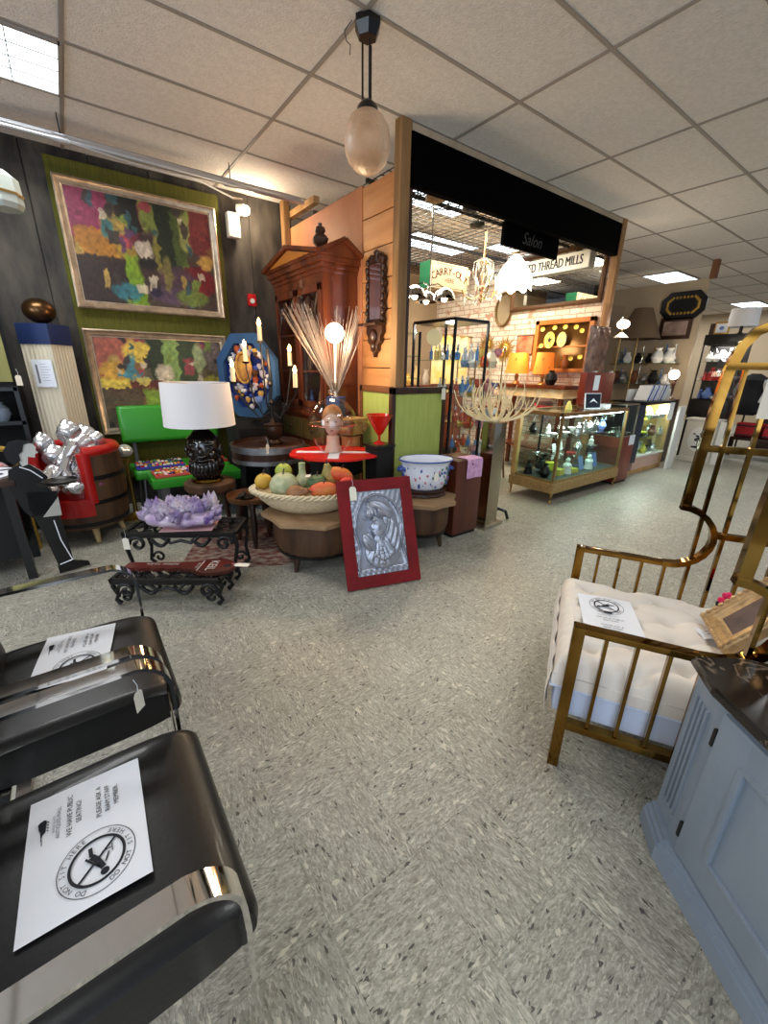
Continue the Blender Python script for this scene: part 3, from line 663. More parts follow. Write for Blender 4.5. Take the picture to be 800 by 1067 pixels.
wdir = Vector((.485, -.8745, 0))
LEN = .95
def poly(off=0, offp0=None):
    e1 = (P0-P1).normalized(); nc = Vector((-e1.y, e1.x, 0))   # outward normal of chamfer
    if nc.dot(n_) < 0: nc = -nc
    q1 = P1+n_*off; q1b = P1+nc*off; q0 = P0+nc*off; q0s = P0+Vector((.59, .81, 0)).normalized()*min(off, .012)
    b = P0+side*.115; c = b+wdir*.42; d = P1+u*LEN+side*.36; e = P1+u*LEN+n_*off
    return [(v.x, v.y) for v in (e, q1, (q1+q1b)/2+(n_+nc).normalized()*off*.1, q0, b, c, d)][::-1]
gc = thing('grey_cabinet', 'blue grey painted cabinet with black marble top at the right edge', 'cabinet', (0, 0, 0))
# keep the origin at its base
base0 = (P1.x, P1.y, 0); gc.location = base0
OFF = T(-P1.x, -P1.y, 0)
mb = MB(); mb.prism(poly(0), .56, OFF, .075); mb.build('body', M_GCAB, gc)
mb = MB(); mb.prism(poly(.034), .058, OFF, 0); mb.prism(poly(.026), .016, OFF, .058); mb.prism(poly(.014), .016, OFF, .074); mb.build('plinth', M_GCAB, gc)
mb = MB(); mb.prism(poly(.008), .012, OFF, .622); mb.build('cornice', M_GCAB, gc)
mb = MB(); mb.prism(poly(.022), .010, OFF, .634); mb.prism(poly(.030), .014, OFF, .644); mb.prism(poly(.024), .008, OFF, .658); mb.build('marble_top', M_MARB, gc, sharp=25)
mb = MB()
rnd = random.Random(5)
for k in range(7):
    a = Vector((1.2+rnd.uniform(-.25, .15), .02+rnd.uniform(-.2, .15), .6662)); pts = []
    for q in range(7): pts.append(a-Vector((P1.x, P1.y, 0))); a = a+Vector((rnd.uniform(-.01, .05), rnd.uniform(-.05, .02), 0))
veins = None; mb.bm.free()
# fluting on the chamfered pilaster: raised reeds
e1 = (P0-P1); L1 = e1.length; e1.normalize(); nc = Vector((e1.y, -e1.x, 0)); nc = nc if nc.dot(n_) > 0 else -nc
for k in range(4):
    mb = MB(); p = P1+e1*(L1*(.24+.17*k)); q = p+nc*.003-Vector(base0)
    mb.bar((q.x, q.y, .16), (q.x, q.y, .56), .009, .008, (nc.x, nc.y, 0), bev=.003); mb.build('reed', M_GCAB, gc)
# door with frame mouldings on the face
def FP(s, z, o=0): p = P1+u*s+n_*o-Vector(base0); return Vector((p.x, p.y, z))
d = None
def fbox(mb, s0, s1, z0, z1, o0, o1, bev=.0):
    c = (FP(s0, z0, o0)+FP(s1, z1, o1))/2; M = Matrix((u, n_, Vector((0, 0, 1)))).transposed()
    mb.box(c, (abs(s1-s0), abs(o1-o0), abs(z1-z0)), M=M, bev=bev)
mb = MB()
S0, S1, Z0, Z1, ST = .03, .47, .10, .612, .088
fbox(mb, S0, S0+ST, Z0, Z1, -.002, .013, .002); fbox(mb, S1-ST, S1, Z0, Z1, -.002, .013, .002)
fbox(mb, S0+ST, S1-ST, Z1-ST, Z1, -.002, .013); fbox(mb, S0+ST, S1-ST, Z0, Z0+ST, -.002, .013)
dr = mb.build('door', M_GCAB, gc)
mb = MB(); fbox(mb, S0+ST, S1-ST, Z0+ST, Z1-ST, 0, .004)
a0, a1, b0, b1 = S0+ST, S1-ST, Z0+ST, Z1-ST
for (p, q) in (((a0, b0), (a1, b0)), ((a1, b0), (a1, b1)), ((a1, b1), (a0, b1)), ((a0, b1), (a0, b0))): mb.bar(FP(*p, .010), FP(*q, .010), .018, .014, n_, bev=.005)
mb.build('panel', M_GCAB, dr)
for z in (.525, .175):
    mb = MB(); mb.bar(FP(.024, z-.028, .010), FP(.024, z+.028, .010), .010, .010, n_, bev=.003); mb.build('hinge', M_BLACK, dr)
mb = MB()
fbox(mb, .50, .50+.09, Z0, Z1, -.002, .013, .002); fbox(mb, .50+.35, .94, Z0, Z1, -.002, .013, .002); fbox(mb, .59, .85, Z1-ST, Z1, -.002, .013); fbox(mb, .59, .85, Z0, Z0+ST, -.002, .013); fbox(mb, .59, .85, Z0+ST, Z1-ST, 0, .005)
mb.build('door', M_GCAB, gc)
mb = MB(); mb.ball(FP(.44, .40, .022), .012, 12, 8); mb.build('knob', M_BLACK, gc)
# upper riser standing on the marble
M2 = Matrix((u, n_, Vector((0, 0, 1)))).transposed()
mb = MB()
for (z0, z1, o) in ((.666, .72, .0), (.72, .735, -.012), (.735, 1.0, -.03)):
    c = (FP(.13-(o), z0, -.17+o)+FP(.93, z1, -.33))/2
    mb.box(c, (abs(.80+o), .16+o, z1-z0), M=M2, bev=.004)
mb.build('riser', M_GCAB, gc)
# ================================================================== LEFT GROUP
# pedestal with ball
t = thing('pedestal', 'fluted square pedestal column with dark blue cap, standing before the dark wall', 'pedestal', (-.092, 4.765, 0), PI/4+.16)
mb = MB(); hw = .125; pts = []
for k in range(4):
    a = k*PI/2; ca, sa = math.cos(a), math.sin(a)
    for q in range(28):
        y = -hw+2*hw*q/28; x = hw-(.007 if q % 4 in (1, 2) else 0); pts.append((x*ca-y*sa, x*sa+y*ca))
mb.prism(pts, 1.5, None, .07); mb.build('shaft', mat('cream_fluting', (206, 196, 172), .7), t)
mb = MB(); mb.box((0, 0, .035), (.31, .31, .07), bev=.008); mb.build('base', mat('cream_base', (200, 190, 168), .7), t)
mb = MB(); mb.box((0, 0, 1.65), (.262, .262, .16), bev=.004); mb.build('cap', mat('navy_cap', (20, 40, 84), .5), t)
one('bronze_ball', 'round bronze ball resting on the dark blue cap of the fluted pedestal', 'ball', (lambda b: (b.ball((0, 0, .10), (.115, .115, .098), 24, 16), b)[1])(MB()), mat('bronze', (92, 66, 40), .28, .9), (-.092, 4.765, 1.735))
t = thing('paper_notice', 'white paper notice taped to the left face of the fluted pedestal', 'paper', (-.1515, 4.6505, 1.34), -PI/4+.16)
mb = MB(); mb.b2((-.085, -.008, -.11), (.085, -.006, .11)); mb.build('page', M_PAPER, t)
mb = MB()
for k in range(7): mb.bar((-.02, -.0085, .075-k*.022), (.03+(k*37 % 5)*.007, -.0085, .075-k*.022), .003, .0006, (0, 1, 0))
mb.bar((-.05, -.0085, -.08), (-.05, -.0085, .07), .018, .0006, (0, 1, 0)); mb.build('printing', M_GREYINK, t)
# dark framed green picture and shelf at the far left
t = thing('leaning_picture', 'olive green picture in black frame at the far left edge', 'picture', (-.58, 4.45, 1.25), (0, 0, .25))
mb = MB(); mb.b2((-.25, -.02, 0), (.25, .0, .52)); mb.build('frame', M_BLACK, t)
mb = MB(); mb.b2((-.2, -.024, .03), (.225, -.018, .50)); mb.build('canvas', mat('olive_canvas', (136, 136, 84), .8, var=.15, scale=4), t)
price_tag('price_tag', 'cream tag hanging from the black framed green picture', (-.315, 4.43, 1.33), .4, 1.4, group='hanging price tags')
t = thing('shelf_unit', 'dark wooden open shelf unit against the wall at the far left', 'shelf', (-.90, 4.77, 0))
for z in (.1, .55, .95, 1.22):
    mb = MB(); mb.box((0, 0, z), (1.1, .4, .03)); mb.build('shelf', M_BLACK, t)
for x in (-.54, .54):
    mb = MB(); mb.box((x, 0, .62), (.03, .4, 1.24)); mb.build('side_panel', M_BLACK, t)
mb = MB(); mb.box((0, .19, .62), (1.1, .02, 1.24)); mb.build('back_panel', M_BLKM, t)
for (x, z, r, h, c, lb) in ((-.50, .965, .07, .15, (110, 128, 146), 'blue grey round vase on the dark shelf at the far left'), (-.68, .965, .05, .2, (120, 96, 74), 'brown slim vase on the dark shelf at the far left')):
    one('vase', lb, 'vase', (lambda b: (b.lathe([(.001, 0), (r*.6, 0), (r, h*.4), (r*.9, h*.7), (r*.4, h*.9), (r*.55, h), (r*.4, h), (.001, h*.2)], n=18), b)[1])(MB()), mat('glaze_%d' % c[0], c, .3), (x, 4.62, z))
# lantern at far left top
t = thing('hanging_lantern', 'small octagonal glass lantern with brass rim at the top left edge', 'lamp', (-.125, 4.0, 2.36))
mb = MB(); mb.lathe([(.001, 0), (.09, .0), (.105, .03), (.105, .075)], n=8); mb.build('glass_bowl', mat('milky_glass', (196, 204, 196), .3, trans=.3), t, sharp=20)
mb = MB(); mb.lathe([(.110, .075), (.110, .09), (.100, .09)], n=8); mb.build('brass_rim', M_BRASS2, t, sharp=20)
mb = MB(); mb.lathe([(.105, .09), (.10, .17), (.05, .21), (.001, .215)], n=8); mb.build('glass_hood', mat('milky_glass', (196, 204, 196), .3, trans=.3), t, sharp=20)
mb = MB(); mb.cyl((0, 0, .215), (0, 0, .756), .004, n=8); mb.build('chain', M_IRON, t)
# yellow chair back
t = thing('yellow_chair', 'yellow wooden chair with rounded back rail at the left edge', 'chair', (-.62, 4.06, 0), PI+.15)
M_YW = mat('yellow_wood', (170, 136, 56), .4, var=.15)
mb = MB(); mb.tube([(-.2, 0, .80), (-.1, .03, .835), (.05, .04, .84), (.17, .02, .82), (.2, 0, .77)], .022, 10); mb.build('back_rail', M_YW, t)
for x in (-.19, .19):
    mb = MB(); mb.cyl((x, 0, .78), (x*.95, -.03, .44), .014); mb.build('back_post', M_YW, t)
    for y in (-.38, 0):
        mb = MB(); mb.cyl((x*.95, y, .43), (x, y, 0), .018, .014); mb.build('leg', M_YW, t)
mb = MB(); mb.box((0, -.2, .44), (.42, .42, .035), bev=.012); mb.build('seat', M_YW, t)
one('patchwork_cushion', 'red white and blue fabric bundle lying on the yellow chair at the left edge', 'fabric', (lambda b: (b.ball((0, 0, .12), (.14, .12, .13), 16, 10, disp=lambda v: .12*math.sin(v.x*5)*math.sin(v.z*6)), b)[1])(MB()), mat('patch_fabric', (196, 70, 60), .8, rgb2=(210, 210, 220), scale=14), (-.62, 4.26, .47))
# dark table with octagon tag
M_DKWOOD_ = M_DKWOOD; t = thing('dark_desk', 'dark wooden desk at the left edge behind the butler figure', 'table', (-.82, 3.72, 0))
mb = MB(); mb.box((0, 0, .69), (.84, .52, .04), bev=.005); mb.build('desk_top', M_DKWOOD, t)
for x in (-.37, .37):
    for y in (-.21, .21):
        mb = MB(); mb.box((x, y, .335), (.05, .05, .67)); mb.build('leg', M_BLACK, t)
mb = MB(); mb.box((0, .05, .40), (.7, .36, .54)); mb.build('drawer_block', M_BLKM, t)
t = thing('octagonal_board', 'white octagonal board with a black band lying on the dark desk', 'board', (-.56, 3.70, .712), .1)
mb = MB(); mb.prism([(.17*math.cos(PI/8+k*PI/4), .22*math.sin(PI/8+k*PI/4)) for k in range(8)], .012); mb.build('panel', M_PAPER, t)
mb = MB(); mb.bar((-.13, .02, .014), (.15, .06, .014), .03, .004); mb.ball((.04, -.09, .016), (.05, .03, .01), 12, 6); mb.build('band', mat('slate_band', (74, 76, 88), .6), t)
# butler silhouette (flat plywood figure: thick board)
t = thing('butler_figure', 'flat painted wooden butler figure in black tailcoat holding out a tray', 'figure', (-.26, 3.50, 0), .05)
TH = .02
def slab(mb, pts, y0=0, th=TH): mb.prism(pts, th, T(0, y0, 0) @ RX(PI/2))
Bx = lambda px, py: ((px-50)*.00243, (597-py)*.0069)
mb = MB()
slab(mb, [(-.045, .0), (.14, .015), (.135, .045), (.05, .075), (.01, .09), (-.045, .06)])
slab(mb, [(-.04, .06), (.05, .07), (.045, .30), (.035, .5), (.06, .60), (-.10, .62), (-.11, .5), (-.07, .3)])
slab(mb, [(-.14, .50), (-.11, .44), (.0, .46), (.05, .50), (.045, .58), (-.0, .66), (.03, .70), (.0, .75), (-.05, .80), (-.11, .80), (-.16, .77), (-.18, .66)])
mb.build('body', M_BLACK, t)
mb = MB(); slab(mb, [(-.085, .79), (-.055, .80), (-.045, .85), (-.01, .84), (-.005, .865), (.012, .87), (-.0, .885), (.008, .905), (-.01, .93), (-.06, .94), (-.09, .90), (-.10, .84)], -.004); mb.build('face', mat('pale_grey_face', (186, 186, 182), .6), t)
mb = MB(); slab(mb, [(-.065, .885), (-.085, .87), (-.085, .83), (-.12, .80), (-.15, .84), (-.155, .90), (-.12, .95), (-.07, .962), (-.01, .94), (-.05, .93)], -.010); mb.build('hair', M_BLACK, t)
mb = MB(); slab(mb, [(-.05, .435), (.05, .43), (.055, .56)], -.012); mb.build('apron', mat('grey_apron', (168, 166, 158), .6), t)
mb = MB(); mb.tube([(-.09, .80-.0, 0), (-.09, .80, 0)], .001, 4)
mb.bm.free(); mb = MB(); mb.tube([(-.10, -.026, .79), (-.05, -.026, .76), (.0, -.026, .70)], .004, 6); mb.tube([(.0, -.026, .40), (.01, -.026, .25), (.045, -.026, .09)], .004, 6); mb.tube([(-.03, -.026, .07), (.05, -.026, .09)], .004, 6); mb.build('white_piping', M_PAPER, t)
mb = MB(); mb.bar((-.03, -.02, .66), (.06, -.07, .665), .045, .035); mb.build('arm', M_BLACK, t)
mb = MB(); mb.lathe([(.001, 0), (.085, 0), (.10, .018), (.094, .018), (.08, .006), (.001, .006)], (.09, -.10, .675), n=28); mb.build('tray', M_BLACK, t)
# barrel chair
t = thing('barrel_chair', 'wooden barrel armchair with red vinyl upholstery and brass hooped staves', 'chair', (-.07, 4.22, 0), math.radians(-128))
R0 = .31
def arc(r, z0, z1, a0, a1, th, n=40, fn=None):
    mb = MB()
    mb.grid(lambda i, j: Vector(((r(z0+(z1-z0)*j/8) if callable(r) else r)*math.cos(a0+(a1-a0)*i/n), (r(z0+(z1-z0)*j/8) if callable(r) else r)*math.sin(a0+(a1-a0)*i/n), z0+(z1-z0)*j/8)), n+1, 9)
    return mb
# chair faces local +x; opening around angle 0
def shell(z0, z1, a0, a1, ro, ri, n=44):
    mb = MB()
    def P(i, k):
        a = a0+(a1-a0)*i/n
        zs = [z0+(z1-z0)*q/6 for q in range(7)]
        if k < 7: z = zs[k]; r = ro(z)
        else: z = zs[13-k]; r = ri(z)
        return Vector((r*math.cos(a), r*math.sin(a), z))
    V = mb.grid(P, n+1, 14, False, True)
    mb._f([mb.bm.faces.new(V[0]), mb.bm.faces.new(V[-1][::-1])]); return mb
bul = lambda z: .295+.03*math.sin(PI*min(1, max(0, (z-.12)/.75)))
OPN = math.radians(48)
shell(.14, .36, 0, 2*PI-.0001, bul, lambda z: .02).build('barrel_base', M_BARREL, t)
shell(.36, .76, OPN, 2*PI-OPN, bul, lambda z: bul(z)-.022).build('barrel_back', M_BARREL, t)
for z, h, full in ((.18, .035, 1), (.36, .035, 1), (.56, .035, 0)):
    a = 0 if full else OPN
    shell(z-h/2, z+h/2, a, 2*PI-a-.0001, lambda q: bul(q)+.003, lambda q: bul(q)-.001).build('hoop', M_IRON, t)
shell(.37, .745, OPN+.03, 2*PI-OPN-.03, lambda z: bul(z)-.022, lambda z: bul(z)-.075).build('inner_back', M_RED, t)
mb = MB(); mb.tube([((bul(.76)-.03)*math.cos(OPN+(2*PI-2*OPN)*i/36), (bul(.76)-.03)*math.sin(OPN+(2*PI-2*OPN)*i/36), .762) for i in range(37)], .045, 12); mb.build('top_roll', M_RED, t)
for s in (-1, 1):
    mb = MB(); mb.tube([((bul(.5)-.035)*math.cos(OPN), s*(bul(.5)-.035)*math.sin(OPN), z) for z in (.36, .55, .76)], .048, 10); mb.build('arm_front', M_RED, t)
mb = MB(); mb.lathe([(.001, .36), (.24, .36), (.262, .39), (.255, .44), (.2, .465), (.001, .472)], n=32); mb.build('seat_cushion', M_RED, t)
mb = MB(); mb.bm.free(); shell(.255, .40, -OPN, OPN, lambda z: bul(z)+.004, lambda z: bul(z)-.04).build('seat_front', M_RED, t)
for k in range(4):
    a = PI/4+k*PI/2; mb = MB(); mb.cyl((.2*math.cos(a), .2*math.sin(a), .14), (.235*math.cos(a), .235*math.sin(a), 0), .03, .018); mb.build('leg', mat('pale_leg', (186, 158, 112), .5), t)
# silver sculpture of crumpled figures sitting in the barrel chair
M_FOIL = mat('crumpled_silver', (206, 204, 204), .24, .8, bump=.45, bscale=18)
t = thing('silver_sculpture', 'crumpled silver foil sculpture of entwined figures seated in the red barrel chair', 'sculpture', (-.09, 4.14, .475))
mb = MB(); dsp = lambda v: .14*math.sin(v.x*4+v.z*3)*math.sin(v.y*4+1)+.03*math.sin(v.x*13)*math.sin(v.z*11+v.y*7)
parts = [((.0, .04, .14), (.13, .11, .17)), ((.07, .1, .31), (.11, .10, .11)), ((-.10, .08, .24), (.09, .08, .09)), ((-.13, -.02, .10), (.10, .08, .08)), ((-.05, -.12, .06), (.11, .07, .07)), ((.12, .14, .38), (.09, .09, .09)), ((.02, .10, .42), (.085, .08, .095)), ((-.16, .12, .34), (.07, .07, .085)), ((.19, .1, .35), (.06, .06, .07)), ((.06, -.05, .18), (.06, .13, .06)), ((-.02, -.2, .02), (.08, .05, .05))]
for c, r in parts: mb.ball(c, r, 26, 18, disp=dsp)
mb.tube([(.03, .0, .34), (-.02, -.08, .26), (-.07, -.13, .16), (-.04, -.19, .08)], .038, 10); mb.tube([(.15, .06, .3), (.10, -.08, .24), (.0, -.16, .12)], .032, 10); mb.tube([(-.14, .0, .16), (-.18, -.1, .1), (-.15, -.2, .02), (-.19, -.25, .0)], .035, 10)
mb.build('figures', M_FOIL, t, sharp=25)
mb = MB()
for a, b in (((-.16, -.20, .09), (-.08, -.15, .16)), ((.02, -.21, .05), (.05, -.22, -.0)), ((-.02, -.14, .27), (.03, -.08, .33))): mb.bar(a, b, .05, .006, (0, .4, 1))
mb.build('paper_strips', M_PAPER, t)
one('rose_bundle', 'dusky purple fabric roses on the red barrel chair seat below the silver sculpture', 'decoration', (lambda b: ([b.ball((x, y, .03), .035, 12, 8, disp=lambda v: .2*math.sin(v.x*8)) for x, y in ((0, 0), (.05, -.02), (-.05, .0))], b)[1])(MB()), mat('dusky_purple', (120, 72, 88), .7, var=.3, scale=30), (.0, 3.97, .475))
one('brass_floor_base', 'round yellow brass stand base on the floor between barrel chair and green bench', 'stand', (lambda b: (b.lathe([(.001, 0), (.13, 0), (.13, .012), (.05, .03), (.02, .06), (.016, .55), (.03, .58), (.001, .60)], n=24), b)[1])(MB()), M_BRASS2, (.30, 4.50, 0))
one('glass_ornament', 'cut glass ornament on the brass stand beside the green bench', 'ornament', (lambda b: (b.ball((0, 0, .06), (.07, .07, .06), 14, 9, disp=lambda v: .15*math.sin(v.x*9)*math.sin(v.y*9)), b)[1])(MB()), mat('silver_grey_glass', (200, 206, 200), .15, .5), (.30, 4.50, .60))
# rug
t = one('patterned_rug', 'dark red patterned rug on the floor under the stools and iron tables', 'rug', (lambda b: (b.b2((-.42, -.5, 0), (.42, .5, .008)), b)[1])(MB()), mat('oriental_rug', (96, 30, 30), .9, rgb2=(150, 136, 120), scale=16, stretch=(1, 1.6, 1), detail=8), (.98, 3.30, .0), -.45)
# green bench
t = thing('green_bench', 'bright green vinyl bench with padded back below the paintings', 'bench', (.78, 4.62, 0))
mb = MB(); mb.box((0, -.02, .43), (.88, .46, .09), bev=.03); mb.build('seat', M_GREEN, t, sharp=85)
mb = MB(); mb.box((0, .20, .86), (.92, .09, .36), bev=.044, M=Matrix.Rotation(-.12, 3, 'X')); mb.build('backrest', M_GREEN, t, sharp=85)
M_GLEG = mat('grey_metal_leg', (112, 114, 118), .35, .7)
for x in (-.36, .36):
    for y in (-.18, .18): mb = MB(); mb.cyl((x, y, .39), (x*1.08, y*1.15, 0), .013, n=10); mb.build('leg', M_GLEG, t)
    mb = MB(); mb.bar((x, .2, .40), (x, .21, .75), .03, .012, (0, 1, 0)); mb.build('back_support', M_GLEG, t)
t = thing('green_ottoman_bench', 'low green vinyl bench without back, in front of the green bench', 'bench', (.83, 4.20, 0))
mb = MB(); mb.box((0, 0, .41), (.80, .34, .09), bev=.03); mb.build('seat', M_GREEN, t)
for x in (-.30, .30):
    for y in (-.13, .13): mb = MB(); mb.box((x, y, .18), (.07, .02, .37)); mb.build('leg', M_GLEG, t)
def pinboard(loc, rot, w, h, label, edge, seed):
    t = thing('pin_tray', label, 'tray', loc, rot, 'boards of colourful pins')
    mb = MB(); mb.box((0, 0, .012), (w, h, .024), bev=.004); mb.build('tray', mat('board_%d' % seed, edge, .6), t)
    rnd = random.Random(seed); pal = [(210, 40, 36), (230, 226, 218), (36, 60, 150), (226, 190, 50), (30, 30, 34), (60, 140, 80), (240, 240, 240), (200, 120, 60)]
    mb = MB(); pm = []
    cols = int(w/.032); rows = int(h/.036)
    for i in range(cols):
        for j in range(rows):
            mb.mi = rnd.randrange(8); x = -w/2+.02+i*(w-.04)/(cols-1); y = -h/2+.02+j*(h-.04)/(rows-1)
            mb.box((x, y, .028+.004*rnd.random()), (.024*rnd.uniform(.7, 1.15), .026*rnd.uniform(.6, 1.15), .012), rz=rnd.uniform(-.5, .5), bev=.002)
    o = mb.build('pins', [mat('pin_%d' % k, c, .35) for k, c in enumerate(pal)], t); o['kind'] = 'stuff'
pinboard((.58, 4.54, .478), -.05, .42, .28, 'board of colourful pins on the back green bench, left end', (60, 60, 160), 1)
pinboard((.72, 4.21, .458), .03, .50, .27, 'board of colourful pins on the low green bench, left of the dark bust', (196, 80, 76), 2)
pinboard((1.04, 4.52, .478), .1, .30, .28, 'board of colourful pins on the back green bench, right of the dark bust', (180, 50, 50), 3)
# bust lamp + shade
t = thing('stump_stool', 'round brown wooden stool carrying the dark bust lamp', 'stool', (.82, 3.62, 0))
mb = MB(); mb.lathe([(.001, .42), (.19, .42), (.205, .44), (.205, .49), (.19, .50), (.001, .50)], n=28); mb.build('top', M_BARREL, t)
for k in range(3): a = k*2.1+.5; mb = MB(); mb.cyl((.13*math.cos(a), .13*math.sin(a), .42), (.18*math.cos(a), .18*math.sin(a), 0), .02); mb.build('leg', M_DKWOOD, t)
M_EBONY = mat('glossy_ebony', (20, 15, 13), .16, coat=.6, bump=.25, bscale=26)
t = thing('bust_lamp', 'table lamp with a glossy dark bearded head bust and white drum shade', 'lamp', (.80, 3.60, .50), -2.0)
mb = MB(); mb.lathe([(.001, 0), (.125, 0), (.13, .012), (.12, .028), (.10, .034), (.001, .034)], n=32, sx=.85); mb.build('brass_base', M_BRASS, t)
mb = MB() # bust faces local +x
ds = lambda v: .03*math.sin(v.x*11)*math.sin(v.z*13)+.03*math.sin(v.y*15+v.z*4)
mb.ball((0, 0, .20), (.098, .092, .135), 28, 20, disp=ds); mb.ball((-.02, 0, .10), (.09, .10, .10), 24, 14, disp=ds)
mb.ball((.085, 0, .20), (.03, .02, .035), 14, 10); mb.ball((.10, 0, .175), (.022, .032, .016), 14, 8)
for s in (-1, 1):
    mb.ball((.07, s*.038, .245), (.025, .035, .014), 12, 8); mb.ball((.072, s*.036, .218), (.018, .02, .013), 12, 8); mb.ball((.06, s*.055, .18), (.028, .022, .03), 12, 8); mb.ball((-.0, s*.092, .20), (.03, .014, .04), 12, 8)
    mb.tube([(.075, s*.01, .155), (.07, s*.05, .145), (.05, s*.07, .10)], .013, 8)
mb.ball((.085, 0, .148), (.022, .034, .012), 12, 8); mb.ball((.092, 0, .128), (.022, .03, .012), 12, 8)
for k in range(9):
    a = -1.1+k*.27; mb.tube([(.07*math.cos(a)+.01, .08*math.sin(a), .13), (.09*math.cos(a)+.01, .08*math.sin(a), .08), (.075*math.cos(a), .07*math.sin(a), .04)], .017, 7, rs=[.014, .018, .008])
hd_ = mb.build('head', M_EBONY, t, sharp=60); hd_.scale = (1.35, 1.4, 1.34)
mb = MB(); mb.lathe([(.102, .27), (.108, .285), (.085, .30), (.05, .33), (.02, .345), (.012, .36), (.001, .36)], n=24); cp_ = mb.build('cap', M_EBONY, t); cp_.scale = (1.15, 1.15, 1.30)
mb = MB(); mb.cyl((0, 0, .40), (0, 0, .79), .006, n=8); mb.build('stem', M_BRASS2, t)
mb = MB(); mb.lathe([(.27, .47), (.255, .80), (.251, .80), (.266, .47)], n=48); mb.build('shade', mat('lamp_shade_linen', (226, 222, 222), .85), t)
for k in range(3): mb = MB(); mb.cyl((0, 0, .785), (.253*math.cos(k*2.09), .253*math.sin(k*2.09), .795), .002, n=6); mb.build('spider_arm', M_BRASS2, t)
# tray stool
t = thing('tray_stool', 'round brown wooden tray stool with turned legs in front of the bust lamp', 'stool', (1.04, 3.24, 0))
mb = MB(); mb.lathe([(.001, .39), (.17, .39), (.19, .40), (.195, .435), (.185, .435), (.178, .41), (.001, .408)], n=36); mb.build('tray_top', mat('walnut_tray', (92, 56, 30), .35, var=.2, scale=14), t)
for k in range(3):
    a = k*2.1+.2; mb = MB(); mb.tube([(.10*math.cos(a), .10*math.sin(a), .39), (.13*math.cos(a), .13*math.sin(a), .2), (.15*math.cos(a), .15*math.sin(a), 0)], 1, 12, rs=[.02, .03, .015]); mb.build('leg', M_DKWOOD, t)
t = thing('bird_ashtray', 'small black bird shaped dish on the round tray stool', 'dish', (1.00, 3.23, .409), .4)
mb = MB(); mb.lathe([(.001, 0), (.05, 0), (.065, .015), (.058, .015), (.001, .005)], n=18); mb.build('dish', M_IRON, t)
mb = MB(); mb.ball((-.05, 0, .03), (.035, .022, .022), 12, 8); mb.ball((-.02, 0, .045), .015, 8, 6); mb.bar((-.07, 0, .03), (-.11, 0, .02), .025, .006); mb.build('bird', M_IRON, t)
price_tag('price_tag', 'white card lying on the round tray stool beside the black dish', (1.12, 3.23, .43), 1.4, 1.5, lie=True, string=False, group='lying price tags')
# iron nesting tables
def iron_table(loc, rot, L, D, H, label):
    t = thing('iron_side_table', label, 'table', loc, rot, 'ornate black cast iron tables')
    mb = MB()
    for s in (-1, 1): mb.box((0, s*(D/2-.012), H-.012), (L, .024, .024), bev=.003); mb.box((s*(L/2-.012), 0, H-.012), (.024, D, .024), bev=.003)
    mb.build('top_frame', M_IRON, t)
    mb = MB()
    n1, n2 = int(L/.085), int(D/.085)
    for i in range(n1):
        for j in range(n2):
            x = -L/2+(i+.5)*L/n1; y = -D/2+(j+.5)*D/n2
            mb.ring(.030, .006, (x, y, H-.012), n=14, m=6); mb.ring(.012, .004, (x, y, H-.012), n=10, m=5)
            mb.bar((x-.04, y, H-.012), (x+.04, y, H-.012), .006, .006); mb.bar((x, y-.04, H-.012), (x, y+.04, H-.012), .006, .006)
    o = mb.build('lattice_top', M_IRON, t)
    for sy in (-1, 1):
        mb = MB(); y = sy*(D/2-.012)
        for sx in (-1, 1):
            pts = [(sx*(L/2-.02-.14*(k/14)*math.sin(k/14*PI)), y, H-.03-k/14*.12-.0) for k in range(8)]
            sp = []
            for k in range(20): a = k*.42; r = .055*(1-k/24); sp.append((sx*(L/2-.09)+sx*r*math.cos(a), y, H-.085+r*math.sin(a)))
            mb.tube(sp, .012, 6)
            sp = [(sx*(L*.5-.18-.02*k), y, H-.03-.05*math.sin(k/6*PI)-.02) for k in range(7)]; mb.tube(sp, .013, 6)
        mb.tube([(-L*.18, y, H-.025), (-L*.09, y, H-.08), (0, y, H-.06), (L*.09, y, H-.08), (L*.18, y, H-.025)], .011, 6)
        mb.bar((-L/2, y, H-.03), (L/2, y, H-.03), .012, .02)
        mb.build('scroll_apron', M_IRON, t)
    for sx in (-1, 1):
        for sy in (-1, 1):
            mb = MB(); x, y = sx*(L/2-.02), sy*(D/2-.02)
            mb.tube([(x, y, H-.02), (x+sx*.012, y, H*.7), (x-sx*.01, y, H*.4), (x+sx*.008, y, .04), (x-sx*.02, y, .012)], 1, 8, rs=[.018, .014, .012, .012, .016])
            sp = []
            for k in range(16): a = k*.45; r = .045*(1-k/20); sp.append((x-sx*(.055)+sx*r*math.cos(a), y, .06+r*math.sin(a)))
            mb.tube(sp, .010, 6); mb.build('leg', M_IRON, t)
    return t
iron_table((.49, 2.97, 0), -.577, .75, .31, .37, 'larger black cast iron scroll table carrying the amethyst cluster')
iron_table((.315, 2.66, 0), -.61, .68, .23, .19, 'smaller low black cast iron table carrying the key shaped sign')
price_tag('price_tag', 'tan tag hanging at the left corner of the amethyst table', (.11, 3.03, .335), -.6, 1.5, group='hanging price tags')
one('pink_card', 'pink card lying under the amethyst cluster', 'card', (lambda b: (b.box((0, 0, .002), (.34, .22, .003)), b)[1])(MB()), mat('pink_card', (226, 176, 178), .7), (.50, 2.93, .372), -.5)
t = thing('amethyst_cluster', 'large purple and white amethyst crystal cluster on the iron table', 'crystal', (.47, 2.96, .376), -.6)
t.scale = (1.18, 1.2, 1.25)
M_AME = mat('amethyst', (214, 202, 214), .14, trans=.25, rgb2=(118, 90, 160), scale=7, coat=.4)
rnd = random.Random(11)
